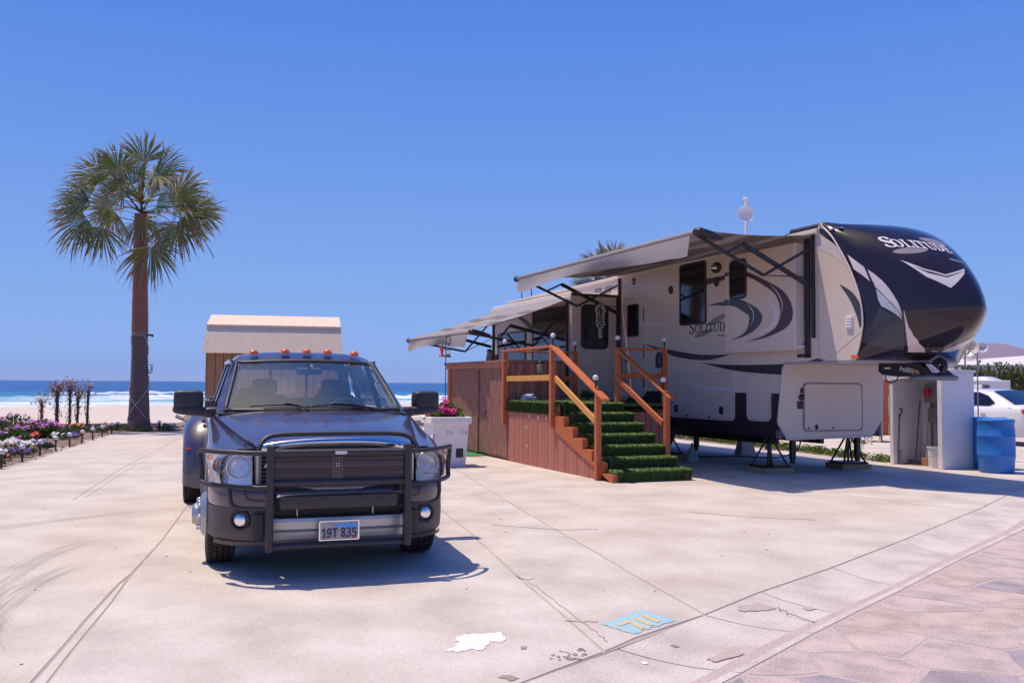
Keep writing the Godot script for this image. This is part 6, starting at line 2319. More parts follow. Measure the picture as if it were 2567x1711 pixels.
	obj("channel_beam", s, M.guard, g)
	# punched plate, a lattice of thin webs so that the grille shows through
	s = new_st()
	for k in 9:
		box(s, Vector3(0, 0.772 + k * 0.0205, 1.112), Vector3(0.985, 0.0095, 0.004))
	for k in 49:
		box(s, Vector3(-0.48 + k * 0.02, 0.854, 1.1125), Vector3(0.009, 0.18, 0.003))
	var web := obj("punched_plate", s, mat("plate_web", lin(0.095, 0.064, 0.056), 0.6), g)
	web.set_meta("kind", "stuff")
	s = new_st()
	prism(s, rrect(-0.045, 0.955, 0.045, 0.978, 0.010), 1.140, 1.150)
	obj("maker_badge", s, M.white_trim, g)

# ---------------------------------------------------------------- fan palms
func cvert(s: SurfaceTool, c: Color, p: Vector3) -> void:
	s.set_color(c)
	s.add_vertex(p)

func cquad(s: SurfaceTool, ca: Color, cb: Color, a: Vector3, b: Vector3, c: Vector3, d: Vector3) -> void:
	cvert(s, ca, a); cvert(s, ca, b); cvert(s, cb, c)
	cvert(s, ca, a); cvert(s, cb, c); cvert(s, cb, d)

# one fan leaf grown from base: stalk, then a pleated fan with frayed tips
func fan_leaf(parent: Node, base: Vector3, az: float, el: float, lp: float, R: float, age: float, seed_: int) -> void:
	var r := RandomNumberGenerator.new()
	r.seed = seed_
	var dir := Vector3(cos(el) * cos(az), sin(el), cos(el) * sin(az))
	var hub := base + dir * lp - Vector3.UP * (0.10 + 0.25 * age) * lp * lp * maxf(0.2, cos(el))
	var f := (dir - Vector3.UP * (0.25 + 0.6 * age)).normalized()
	var right := f.cross(Vector3.UP)
	if right.length() < 0.1: right = Vector3(sin(az), 0, -cos(az))
	leaf_at(parent, base, hub, f, right.normalized().rotated(f, r.randf_range(-1.15, 1.15)), R, age, seed_)

func leaf_at(parent: Node, base: Vector3, hub: Vector3, f: Vector3, right: Vector3, R: float, age: float, seed_: int) -> void:
	var r := RandomNumberGenerator.new()
	r.seed = seed_
	var s := new_st()
	var nrm := right.cross(f).normalized()
	var path := []
	for i in 6:
		var q := i / 5.0
		path.append(base.lerp(hub, q) + Vector3.UP * 0.16 * sin(PI * q) * base.distance_to(hub) * clampf(0.4 + (hub.y - base.y), 0.1, 1.0))
	var green := Color(0.085, 0.135, 0.022).lerp(Color(0.20, 0.23, 0.045), r.randf())
	var mid := green.lerp(Color(0.22, 0.20, 0.07), 0.45)
	var straw := Color(0.44, 0.33, 0.26)
	if age > 0.7:
		green = green.lerp(Color(0.17, 0.115, 0.06), (age - 0.7) * 1.6)
		straw = Color(0.30, 0.19, 0.15)
	var st_c := Color(0.20, 0.17, 0.06).lerp(Color(0.42, 0.19, 0.06), clampf(age, 0, 1))
	for i in 5:      # stalk: crossed tapering strips
		var w0 := lerpf(0.030, 0.012, i / 5.0)
		var w1 := lerpf(0.030, 0.012, (i + 1) / 5.0)
		cquad(s, st_c, st_c, path[i] - right * w0, path[i] + right * w0, path[i + 1] + right * w1, path[i + 1] - right * w1)
		cquad(s, st_c, st_c, path[i] - nrm * w0 * 0.6, path[i] + nrm * w0 * 0.6, path[i + 1] + nrm * w1 * 0.6, path[i + 1] - nrm * w1 * 0.6)
	var n := 42
	var span := r.randf_range(1.25, 1.75)
	var cup := r.randf_range(0.05, 0.5)
	var grav := r.randf_range(0.10, 0.30) + 0.15 * age
	var split := r.randf_range(0.55, 0.68)
	for k in n:
		var ph := lerpf(-span, span, (k + 0.5) / n)
		var dph := span * 2.0 / n
		var sd := (f * cos(ph) + right * sin(ph) + nrm * cup * absf(sin(ph))).normalized()
		var across := (-f * sin(ph) + right * cos(ph)).normalized()
		var Ls := R * (0.70 + 0.30 * cos(ph * 0.6)) * r.randf_range(0.84, 1.10)
		var bend := r.randf_range(0.4, 1.9)
		var wig := r.randf_range(-0.20, 0.20)
		var prev := []
		var pc := green
		var rr := [0.03, split * 0.55, split, split + 0.18, 0.92, 1.0]
		for i in 6:
			var q: float = rr[i] * Ls
			var w: float = q * tan(dph * 0.5) * 1.04 if i < 3 else Ls * split * tan(dph * 0.5) * [0.0, 0.0, 0.0, 0.72, 0.40, 0.05][i]
			var t: float = rr[i]
			var p := hub + sd * q - Vector3.UP * grav * bend * R * pow(maxf(0.0, t - 0.35), 2.2) + across * wig * pow(t, 3.0) * Ls
			var lift := nrm * (w * 0.5 * (1 if k % 2 else -1))
			var row := [p - across * w - lift, p + lift, p + across * w - lift]
			var c := green.lerp(mid, t)
			if t > 0.5: c = c.lerp(straw, clampf((t - 0.5) * 2.1 + r.randf_range(-0.3, 0.2), 0, 1))
			if i > 0:
				cquad(s, pc, c, prev[0], prev[1], row[1], row[0])
				cquad(s, pc, c, prev[1], prev[2], row[2], row[1])
			prev = row
			pc = c
		if k % 2 == 0:      # frayed thread
			var e: Vector3 = prev[1]
			var e2 := e + (sd * 0.08 + Vector3(r.randf_range(-0.08, 0.08), -r.randf_range(0.0, 0.16), r.randf_range(-0.05, 0.05))) * R
			cvert(s, straw, e - across * 0.005); cvert(s, straw, e + across * 0.005); cvert(s, straw, e2)
	obj("frond", s, M.frond, parent)

func palm_trees() -> void:
	var p := thing("fan_palm", "tall fan palm with dense green crown standing at the beach end of the drive", "palm tree", Vector3(-11.06, 0, -27.6))
	tmat("bark_low", ctex([lin(0.075, 0.050, 0.048), lin(0.125, 0.085, 0.082), lin(0.20, 0.14, 0.135)], 501, 0.02, 5, 512, 0.2, 1.4), Vector3(0.8, 2.2, 0.8), 0.9, ntex(502, 0.04, 4, 256, 8.0), 0.8)
	tmat("bark_high", ctex([lin(0.17, 0.068, 0.046), lin(0.28, 0.12, 0.085), lin(0.37, 0.18, 0.135)], 503, 0.02, 5, 512, 0.25, 1.4), Vector3(0.6, 4.0, 0.6), 0.9, ntex(504, 0.05, 4, 256, 10.0), 1.0)
	var prof := [[0.0, 0.345], [0.12, 0.335], [0.33, 0.315], [0.36, 0.30], [0.8, 0.285], [1.5, 0.252], [2.2, 0.232], [2.95, 0.228]]
	var n := noise(505, 2.0, 3)
	var rad := func(y: float) -> float:
		for i in prof.size() - 1:
			if y <= prof[i + 1][0]: return lerpf(prof[i][1], prof[i + 1][1], (y - prof[i][0]) / (prof[i + 1][0] - prof[i][0]))
		return lerpf(0.236, 0.178, clampf((y - 2.95) / 3.5, 0, 1))
	for part in [["lower_trunk", 0.0, 2.92, 0.05, "bark_low"], ["upper_trunk", 2.92, 6.5, 0.03, "bark_high"]]:
		var s := new_st()
		var rows := []
		var y: float = part[1]
		var i := 0
		while y <= part[2] + 0.001:
			var r := []
			for j in 29:
				var a := TAU * (j % 28) / 28.0
				var rr: float = rad.call(y) * (1.0 + 0.035 * n.get_noise_3d(cos(a), y * 0.8, sin(a)))
				if part[1] > 1: rr += 0.009 * (1 if i % 2 else -1) + 0.010 * n.get_noise_3d(cos(a) * 4, y * 3.0, sin(a) * 4)
				r.append(Vector3(cos(a) * rr - 0.016 * y, y, sin(a) * rr))
			rows.append(r)
			y += part[3]
			i += 1
		sheet(s, rows)
		obj(part[0], s, M[part[4]], p)
	# cut leaf bases under the crown
	var s := new_st()
	for k in 70:
		var a := k * 2.39996
		var y := 5.2 + 1.25 * k / 70.0
		var d := Vector3(cos(a), 0.9, sin(a)).normalized()
		var at := Vector3(cos(a) * 0.16 - 0.016 * y, y, sin(a) * 0.16)
		bar(s, at, at + d * rg.randf_range(0.05, 0.13), 0.05, 0.02, 0.004)
	obj("leaf_bases", s, M.bark_high, p)
	var crown := part_node("crown", p)
	var top := Vector3(-0.10, 6.52, 0)
	# leaves: where the fan begins (x, y, depth), which way it points, its length and age
	var lv := [[0.16, 8.0, 0.25, 0.12, 1.0, 1.08, 0.1], [-0.55, 7.70, 0.40, -0.42, 0.9, 1.0, 0.1], [0.16, 7.50, 0.75, 0.35, 0.8, 0.80, 0.1], [0.55, 7.65, 0.30, 1.0, 0.15, 1.28, 0.3], [-1.14, 7.53, 0.10, -0.85, 0.65, 1.18, 0.2], [-0.92, 7.22, 0.85, -0.3, 0.75, 0.48, 0.1], [-1.38, 7.02, 0.25, -1.0, 0.16, 1.20, 0.45], [-1.30, 6.66, 0.45, -1.0, -0.18, 1.32, 0.6], [-1.54, 6.31, 0.20, -0.8, -0.65, 1.28, 0.7], [-0.87, 5.99, 0.65, -0.18, -1.0, 1.10, 0.85], [-0.67, 6.50, 0.60, -0.6, -0.75, 0.68, 0.6], [0.20, 6.19, 0.70, 0.35, -0.9, 0.92, 0.9], [0.55, 5.44, 0.55, 0.30, -1.0, 1.22, 0.95], [1.18, 6.15, 0.35, 0.48, -0.88, 1.25, 0.85], [1.10, 6.86, 0.20, 0.95, 0.30, 1.18, 0.5], [1.62, 6.62, 0.0, 0.85, -0.5, 1.05, 0.6], [0.71, 6.62, 0.65, 0.9, 0.0, 0.92, 0.4], [0.05, 6.85, 0.95, -0.1, 0.6, 0.55, 0.2], [-0.35, 6.75, 0.9, -0.6, -0.2, 0.60, 0.5], [0.9, 7.2, -0.5, 0.8, 0.55, 1.15, 0.3], [-0.8, 7.3, -0.6, -0.75, 0.5, 1.1, 0.3], [0.1, 7.6, -0.7, 0.1, 0.9, 1.0, 0.2], [-1.1, 6.7, -0.7, -0.9, -0.25, 1.1, 0.6], [1.0, 6.6, -0.8, 0.8, -0.3, 1.1, 0.6], [0.0, 6.4, -1.1, 0.1, -0.6, 1.0, 0.8], [0.5, 7.0, -1.1, 0.3, 0.4, 0.95, 0.4], [-0.4, 7.0, -1.0, -0.3, 0.3, 0.95, 0.4], [0.4, 6.95, 0.55, 0.8, 0.5, 0.8, 0.35], [-0.5, 7.1, 0.5, -0.7, 0.5, 0.75, 0.3], [-0.1, 7.25, 0.5, -0.15, 1.0, 0.75, 0.15]]
	for k in lv.size():
		var q: Array = lv[k]
		var hub := Vector3(q[0] - 0.10, q[1], q[2])
		var f := Vector3(q[3], q[4], q[2] * 0.35).normalized()
		var face := Vector3(rg.randf_range(-0.45, 0.45), rg.randf_range(0.1, 0.9), 1.0 if q[2] > -0.4 else -1.0).normalized()
		var right := f.cross(face).normalized()
		leaf_at(crown, top + Vector3(0, clampf(q[1] - 6.6, -0.3, 0.3), 0), hub, f, right, q[5] * 0.95, q[6], 600 + k)
	# unopened spears and bare flower stalks
	for q in [[0.05, 1.0, 0.0, 2.5], [-0.55, 0.75, 0.1, 2.3], [0.45, 0.85, -0.1, 2.1]]:
		s = new_st()
		var d := Vector3(q[0], q[1], q[2]).normalized()
		tube(s, [top, top + d * q[3] * 0.6, top + d * q[3]], [0.03, 0.022, 0.003], 6)
		obj("spear", s, M.leaf_dark if M.has("leaf_dark") else mat("leaf_dark", lin(0.025, 0.028, 0.018), 0.6), crown)
	for q in [[-2.75, 0.35, -0.5], [-2.35, 0.45, 0.2], [2.0, -1.2, 0.3], [2.15, -1.3, -0.2], [1.65, -1.5, 0.4]]:
		s = new_st()
		var e: Vector3 = top + Vector3(q[0], q[1], q[2])
		tube(s, curve([top, top.lerp(e, 0.45) + Vector3(0, 0.55, 0), top.lerp(e, 0.8) + Vector3(0, 0.42, 0), e], 5), 0.012, 5)
		obj("flower_stalk", s, M.leaf_dark, crown)
	# cord wound crosswise round the lower trunk
	var cord := thing("light_cord", "pale cord criss-crossed around the lower trunk of the big palm", "cord", Vector3(-11.06, 0, -27.6))
	for d in [-1.0, 1.0]:
		var path := []
		for i in 61:
			var y := 2.82 - 2.5 * i / 60.0
			var a: float = d * (PI * 2.1 * i / 60.0) + PI / 2 + d * 0.9
			path.append(Vector3(cos(a) * (rad.call(y) + 0.016) - 0.016 * y, y, sin(a) * (rad.call(y) + 0.016)))
		s = new_st()
		tube(s, path, 0.010, 5)
		obj("strand", s, M.rope, cord)
	for y in [2.90, 2.84]:
		var path := []
		for i in 29: path.append(Vector3(cos(TAU * i / 28.0) * 0.243 - 0.016 * y, y, sin(TAU * i / 28.0) * 0.243))
		s = new_st()
		tube(s, path, 0.012, 5, false)
		obj("band", s, M.rope, cord)
	var hk := thing("iron_hook", "small black iron lamp hook on the side of the palm trunk", "hook", Vector3(-10.83, 1.72, -27.55))
	s = new_st()
	tube(s, curve([Vector3(-0.03, 0.10, 0), Vector3(0.06, 0.0, 0), Vector3(0.13, 0.06, 0), Vector3(0.13, 0.20, 0)], 5), 0.014, 6)
	tube(s, curve([Vector3(-0.03, 0.20, 0), Vector3(0.05, 0.07, 0), Vector3(0.10, 0.12, 0), Vector3(0.10, 0.22, 0)], 5), 0.010, 6)
	obj("arm", s, M.black_metal, hk)
	s = new_st()
	lathe(s, [Vector2(0.0, 0.21), Vector2(0.07, 0.22), Vector2(0.07, 0.235), Vector2(0.0, 0.235)], 10, Transform3D(Basis(), Vector3(0.115, 0.03, 0)))
	obj("dish", s, M.black_metal, hk)
	var sp := thing("floodlight", "small dark floodlight strapped high on the palm trunk band", "lamp", Vector3(-10.84, 2.86, -27.55))
	s = new_st()
	box(s, Vector3(0.05, 0, 0), Vector3(0.12, 0.05, 0.09), 0.012)
	lathe(s, [Vector2(0.03, 0.0), Vector2(0.045, 0.05), Vector2(0.0, 0.05)], 10, Transform3D(Basis(Vector3.BACK, -PI / 2), Vector3(0.10, -0.02, 0)))
	obj("lamp_body", s, M.black_plastic, sp)
	# palm behind the trailer and a far one
	for q in [[4.15, -40.0, 6.1, 1.05, 26, "fan palm whose top shows above the trailer's awning"], [57.0, -122.0, 4.6, 1.2, 14, "far low palm above the white canopies at right"]]:
		var o := thing("fan_palm", q[5], "palm tree", Vector3(q[0], 0, q[1]))
		s = new_st()
		lathe(s, [Vector2(0.24, 0.0), Vector2(0.20, q[2] * 0.5), Vector2(0.17, q[2])], 12)
		obj("trunk", s, M.bark_high, o)
		var c2 := part_node("crown", o)
		for k in q[4]:
			var t: float = k / float(q[4] - 1)
			fan_leaf(c2, Vector3(0, q[2] - 0.05, 0), k * 2.39996, deg_to_rad(lerpf(75.0, -50.0, t)), 0.9 * q[3], 0.85 * q[3], t, 900 + k)

# ---------------------------------------------------------------- small plants
func leafy(s: SurfaceTool, r: RandomNumberGenerator, c: Vector3, rx: float, ry: float, rz: float, n: int, size: float, c0: Color, c1: Color, slim := 0.55) -> void:
	for i in n:
		var d := Vector3(r.randfn(), absf(r.randfn()) * 0.9, r.randfn()).normalized()
		var k := pow(r.randf(), 0.4)
		var p := c + Vector3(d.x * rx, d.y * ry, d.z * rz) * k
		var out := (d + Vector3(r.randf_range(-0.8, 0.8), r.randf_range(-0.1, 0.9), r.randf_range(-0.8, 0.8))).normalized()
		var side := out.cross(Vector3(r.randf_range(-1, 1), r.randf_range(-1, 1), r.randf_range(-1, 1))).normalized()
		var ln := size * r.randf_range(0.6, 1.25)
		var col := c0.lerp(c1, r.randf())
		var tip := p + out * ln - Vector3(0, ln * 0.2, 0)
		var m := p + out * ln * 0.5
		var w := side * ln * slim * 0.5
		cvert(s, col, p); cvert(s, col, m + w); cvert(s, col, tip)
		cvert(s, col, p); cvert(s, col, tip); cvert(s, col, m - w)

func blossom(s: SurfaceTool, r: RandomNumberGenerator, p: Vector3, size: float, c0: Color, c1: Color, petals := 5) -> void:
	var up := Vector3(r.randf_range(-0.6, 0.6), 1, r.randf_range(-0.2, 0.9)).normalized()
	var x := up.cross(Vector3.RIGHT).normalized()
	var z := x.cross(up)
	var col := c0.lerp(c1, r.randf())
	for i in petals:
		var a := TAU * i / petals + r.randf() * 0.3
		var b := a + TAU / petals * 0.9
		var o := p + up * size * 0.12
		var q0 := p + (x * cos(a) + z * sin(a)) * size * 0.5 + up * size * 0.18
		var q1 := p + (x * cos(b) + z * sin(b)) * size * 0.5 + up * size * 0.18
		var q2 := p + (x * cos((a + b) / 2) + z * sin((a + b) / 2)) * size * 0.62 + up * size * 0.10
		cvert(s, col * 0.85, p); cvert(s, col, q0); cvert(s, col, q2)
		cvert(s, col * 0.85, p); cvert(s, col, q2); cvert(s, col, q1)

func flower_plant(label: String, at: Vector3, rx: float, ry: float, leaves: int, lsize: float, g0: Color, g1: Color, heads: Array, hc0: Color, hc1: Color, hsize: float, per: int, seed_: int, category := "flowers", slim := 0.55) -> Node3D:
	var r := RandomNumberGenerator.new()
	r.seed = seed_
	var o := thing("flower_plant", label, category, at, 0, "plants in the flower bed")
	var s := new_st()
	for i in 7:      # stems
		var e := Vector3(r.randf_range(-rx, rx) * 0.7, ry * r.randf_range(0.4, 0.9), r.randf_range(-rx, rx) * 0.7)
		var a := Vector3(e.x * 0.15, -0.02, e.z * 0.15)
		var w := Vector3(0.005, 0, 0)
		cquad(s, g0, g1, a - w, a + w, e + w, e - w)
	leafy(s, r, Vector3(0, 0.01, 0), rx, ry, rx * 0.8, leaves, lsize, g0, g1, slim)
	obj("foliage", s, M.leaf, o)
	if not heads.is_empty():
		s = new_st()
		for h in heads:
			for k in per:
				var d := Vector3(r.randfn(), r.randfn() * 0.6, r.randfn()) * hsize * (0.55 if per > 1 else 0.0)
				blossom(s, r, Vector3(h[0], h[1], h[2]) + d, hsize * (0.55 if per > 3 else 1.0) * r.randf_range(0.8, 1.2), hc0, hc1)
		obj("blossoms", s, M.petal, o)
	return o

func scatter(seed_: int, n: int, rx: float, y0: float, y1: float) -> Array:
	var r := RandomNumberGenerator.new()
	r.seed = seed_
	var a := []
	for i in n:
		var x := r.randf_range(-1, 1)
		var z := r.randf_range(-1, 1)
		a.append([x * rx, lerpf(y0, y1, r.randf() * (1.0 - 0.5 * (x * x + z * z) * 0.7)), z * rx * 0.8 + 0.05])
	return a

func flower_bed() -> void:
	# soil: a low uneven sheet between the drive's edge and the sea wall
	var s := new_st()
	var edge := [[-5.2, -1.0], [-6.4, -6.0], [-7.55, -11.2], [-8.35, -14.9], [-8.93, -17.5], [-9.49, -19.45], [-10.09, -21.84], [-10.75, -24.2], [-11.22, -26.26], [-11.0, -27.2], [-10.0, -28.2], [-7.5, -29.3]]
	var wall := [[-20.0, 4.0], [-20.5, -2.0], [-20.0, -8.0], [-19.0, -14.0], [-18.0, -20.0], [-17.2, -24.0], [-16.6, -26.4], [-15.4, -27.05], [-14.0, -27.65], [-12.2, -28.45], [-10.5, -29.2], [-7.8, -30.4]]
	var nn := noise(701, 0.9, 3)
	var rows := []
	for i in edge.size() - 1:
		for sub in (3 if i > 2 else 1):
			var f := sub / 3.0
			var a := Vector2(edge[i][0], edge[i][1]).lerp(Vector2(edge[i + 1][0], edge[i + 1][1]), f)
			var b := Vector2(wall[i][0], wall[i][1]).lerp(Vector2(wall[i + 1][0], wall[i + 1][1]), f)
			var r := []
			for k in 15:
				var q := a.lerp(b, k / 14.0)
				r.append(Vector3(q.x, -0.012 + 0.05 * smoothstep(0.0, 3.0, float(k)) + 0.03 * nn.get_noise_2d(q.x, q.y) * float(k > 0), q.y))
			rows.append(r)
	sheet(s, rows, 3, Vector3.UP)
	var soil := obj("soil_bed", s, M.soil)
	soil.set_meta("kind", "structure")
	# clods
	s = new_st()
	var r := RandomNumberGenerator.new()
	r.seed = 702
	for i in 420:
		var k := r.randi_range(3, 9)
		var f := r.randf()
		var p := Vector2(edge[k][0], edge[k][1]).lerp(Vector2(edge[k + 1][0], edge[k + 1][1]), f) + Vector2(-r.randf() * 1.1 - 0.02, 0)
		var e := r.randf_range(0.010, 0.035)
		box(s, Vector3(p.x, 0.015, p.y), Vector3(e, e * 0.7, e), e * 0.25, Basis(Vector3(r.randf(), 1, r.randf()).normalized(), r.randf() * 3))
	var cl := obj("soil_clods", s, M.soil)
	tag(cl, "loose brown clods of earth along the edge of the flower bed", "soil", "", "stuff")
	# flowering plants
	var G0 := Color(0.045, 0.085, 0.018)
	var G1 := Color(0.11, 0.17, 0.030)
	var mg0 := Color(0.48, 0.10, 0.44)
	var mg1 := Color(0.64, 0.24, 0.62)
	var k := 0
	for q in [[-13.1, -22.4, 0.55, 0.50, "lilac-flowered bush at the far left end of the flower bed"], [-12.45, -23.2, 0.62, 0.58, "largest lilac-flowered bush, tallest of the bed's left end"], [-11.95, -23.7, 0.45, 0.42, "lilac-flowered bush at the right side of the lilac clump"], [-12.0, -22.1, 0.48, 0.34, "lilac-flowered bush in front of the tallest lilac one"], [-11.2, -20.9, 0.42, 0.33, "lilac-flowered bush right behind the white flowers"]]:
		var hd := scatter(720 + k, 24 if k < 4 else 12, q[2] * 0.95, q[3] * 0.45, q[3] * 1.15)
		flower_plant(q[4], Vector3(q[0], 0.02, q[1]), q[2] * 1.1, q[3], 1300, 0.10, G0, Color(0.16, 0.24, 0.04), hd, mg0, mg1, 0.10, 10, 730 + k, "flowers")
		k += 1
	flower_plant("mound of white daisies near the front left of the flower bed", Vector3(-10.15, 0.02, -19.1), 0.34, 0.16, 420, 0.06, Color(0.05, 0.08, 0.03), Color(0.12, 0.16, 0.06), scatter(741, 34, 0.34, 0.12, 0.24), Color(0.70, 0.66, 0.62), Color(0.80, 0.76, 0.74), 0.085, 3, 742)
	flower_plant("lower white daisies left of the white mound, at the photo's edge", Vector3(-10.2, 0.02, -18.3), 0.26, 0.13, 300, 0.06, Color(0.05, 0.08, 0.03), Color(0.12, 0.16, 0.06), scatter(743, 20, 0.28, 0.08, 0.18), Color(0.70, 0.66, 0.62), Color(0.80, 0.76, 0.74), 0.08, 3, 744)
	flower_plant("grey-green tuft with a few yellow flowers beside the white mound", Vector3(-9.85, 0.02, -18.7), 0.30, 0.16, 420, 0.11, Color(0.10, 0.11, 0.07), Color(0.19, 0.19, 0.13), scatter(745, 6, 0.24, 0.10, 0.17), Color(0.62, 0.33, 0.03), Color(0.70, 0.42, 0.05), 0.07, 1, 746, "flowers", 0.16)
	flower_plant("low plant with hot pink flowers, nearest the drive's front left", Vector3(-9.5, 0.02, -17.3), 0.20, 0.10, 200, 0.06, G0, G1, scatter(747, 8, 0.17, 0.07, 0.13), Color(0.62, 0.02, 0.11), Color(0.75, 0.07, 0.20), 0.075, 2, 748)
	flower_plant("bright red flower between the white mound and the violet plant", Vector3(-10.83, 0.02, -21.1), 0.18, 0.18, 160, 0.06, G0, G1, scatter(749, 5, 0.10, 0.18, 0.24), Color(0.72, 0.03, 0.05), Color(0.80, 0.08, 0.09), 0.10, 2, 750)
	var vi := [[-9.58, -18.15, "violet pansies by the second globe light"], [-10.42, -20.75, "violet pansies by the fourth globe light"], [-11.10, -23.55, "violet pansies by the sixth globe light"]]
	for i in 3:
		flower_plant(vi[i][2], Vector3(vi[i][0], 0.02, vi[i][1]), 0.18, 0.10, 150, 0.05, G0, Color(0.07, 0.10, 0.03), scatter(755 + i, 13, 0.16, 0.08, 0.15), Color(0.10, 0.045, 0.30), Color(0.22, 0.12, 0.48), 0.06, 2, 760 + i)
	flower_plant("single tall lilac bloom standing apart right of the lilac clump", Vector3(-11.70, 0.02, -23.9), 0.20, 0.20, 110, 0.07, Color(0.12, 0.09, 0.06), G1, scatter(765, 5, 0.16, 0.20, 0.34), mg0, mg1, 0.09, 6, 766)
	var og := [[-13.1, -26.9, "orange gazania at the left end of the row before the wall"], [-12.62, -27.2, "orange gazania in the middle of the row before the wall"], [-12.05, -27.4, "orange gazania nearest the palm"], [-12.35, -26.5, "red-orange gazania in front of the others"], [-10.9, -20.0, "small orange flowers left above the white mound"]]
	for i in 5:
		flower_plant(og[i][2], Vector3(og[i][0], 0.02, og[i][1]), 0.30, 0.16, 260, 0.12, Color(0.07, 0.085, 0.05), Color(0.17, 0.18, 0.12), scatter(770 + i, 7, 0.24, 0.14, 0.24), Color(0.70, 0.12, 0.015), Color(0.78, 0.24, 0.02), 0.085, 1, 780 + i, "flowers", 0.18)
	var tw := [[-11.22, -23.1, "small white-flowered plant by the fifth globe light"], [-11.75, -26.6, "small white-flowered plant by the ninth globe light"]]
	for i in 2:
		flower_plant(tw[i][2], Vector3(tw[i][0], 0.02, tw[i][1]), 0.20, 0.13, 160, 0.06, G0, G1, scatter(790 + i, 5, 0.16, 0.12, 0.18), Color(0.72, 0.70, 0.66), Color(0.80, 0.78, 0.74), 0.08, 2, 792 + i)
	var gr := [[-11.55, -24.4, 0.26, 0.18, "olive leafy plant behind the sixth globe light"], [-11.4, -23.4, 0.22, 0.16, "leafy plant behind the white flowers in mid bed"], [-12.3, -25.3, 0.42, 0.20, "broad grey-green groundcover in mid bed"], [-12.0, -26.1, 0.40, 0.18, "grey-green groundcover before the gazanias"], [-11.45, -27.3, 0.35, 0.16, "green groundcover left of the palm foot"], [-10.75, -27.25, 0.22, 0.12, "green sprig against the palm foot"], [-10.35, -27.75, 0.25, 0.13, "dry green groundcover right of the palm foot"], [-12.4, -24.6, 0.20, 0.14, "pink-brown dried succulent beside the tall lilac bloom"], [-9.05, -16.2, 0.22, 0.08, "low green plant by the first globe light"], [-10.75, -19.8, 0.26, 0.10, "dark green leaves behind the white mound"], [-10.1, -20.2, 0.14, 0.06, "yellow-green seedling by the third globe light"]]
	for i in gr.size():
		var dry := i == 7
		flower_plant(gr[i][4], Vector3(gr[i][0], 0.02, gr[i][1]), gr[i][2], gr[i][3], 420, 0.085, Color(0.05, 0.075, 0.025) if not dry else Color(0.20, 0.10, 0.08), Color(0.12, 0.145, 0.05) if not dry else Color(0.32, 0.20, 0.17), [], G0, G0, 0.1, 1, 800 + i, "plant", 0.30)
	# globe path lights
	var words := ["first", "second", "third", "fourth", "fifth", "sixth", "seventh", "eighth", "ninth", "tenth"]
	var spots := [[-8.655, -15.8], [-8.974, -17.08], [-9.36, -18.48], [-9.635, -19.67], [-9.98, -21.02], [-10.22, -22.12], [-10.51, -23.35], [-10.805, -24.54], [-11.257, -26.18], [-11.5, -27.1], [-10.5, -27.69]]
	var g0: Node3D = null
	for i in spots.size():
		var lab: String = words[i] + " globe path light from the photo's left edge along the flower bed" if i < 10 else "globe path light standing alone between the palm and the driftwood"
		var o: Node3D
		if g0 == null:
			g0 = thing("path_light", lab, "path light", Vector3.ZERO, 0, "globe path lights along the flower bed")
			s = new_st()
			lathe(s, [Vector2(0.0, -0.03), Vector2(0.018, -0.02), Vector2(0.018, 0.20), Vector2(0.040, 0.215), Vector2(0.046, 0.235), Vector2(0.046, 0.25), Vector2(0.0, 0.25)], 12)
			obj("stake", s, M.black_plastic, g0)
			s = new_st()
			lathe(s, ball(0.056, 0.272), 16)
			obj("globe", s, M.globe, g0)
			o = g0
		else:
			o = copy_of(g0, lab)
		o.position = Vector3(spots[i][0], 0.0, spots[i][1])
		o.rotation_degrees = Vector3(r.randf_range(-3, 3), r.randf() * 90, r.randf_range(-3, 3))
	# stakes with dried climbers
	var ps := [[-13.85, -27.35, 0.82, "shortest vine stake, leftmost before the beach"], [-13.5, -27.55, 1.165, "thick vine stake with the fullest dried bloom, second from left"], [-13.2, -27.72, 1.24, "tallest vine stake, middle of the five"], [-13.0, -27.8, 1.04, "vine stake with dried bloom, fourth from left"], [-12.75, -27.9, 1.21, "vine stake with the sparsest top, rightmost of the five"]]
	for i in 5:
		var q: Array = ps[i]
		var o := thing("vine_stake", q[3], "garden stake", Vector3(q[0], 0, q[1]), 0, "stakes with dried vines at the beach wall")
		s = new_st()
		var w := 0.075 if i == 1 else 0.058
		box(s, Vector3(0.01, q[2] * 0.5, 0), Vector3(w, q[2], w), 0.008, Basis(Vector3.BACK, r.randf_range(-0.02, 0.02)))
		obj("stake", s, M.stake_wood, o)
		s = new_st()
		for v in 4:
			var path := []
			var a0 := r.randf() * TAU
			for z in 12:
				var y: float = q[2] * 1.1 * z / 11.0
				path.append(Vector3(cos(a0 + z * 0.7) * (0.05 + 0.05 * r.randf()), y, sin(a0 + z * 0.7) * (0.05 + 0.04 * r.randf())))
			tube(s, path, 0.006, 4)
		for v in 8:
			var y: float = q[2] * r.randf_range(0.75, 1.0)
			var e := Vector3(r.randf_range(-0.22, 0.22), y + r.randf_range(0.05, 0.26), r.randf_range(-0.12, 0.12))
			tube(s, [Vector3(0, y * 0.9, 0), e * Vector3(0.5, 1, 0.5) - Vector3(0, 0.05, 0), e], 0.005, 4)
		obj("vine", s, M.stake_wood, o)
		s = new_st()
		var n: int = [150, 330, 240, 230, 90][i]
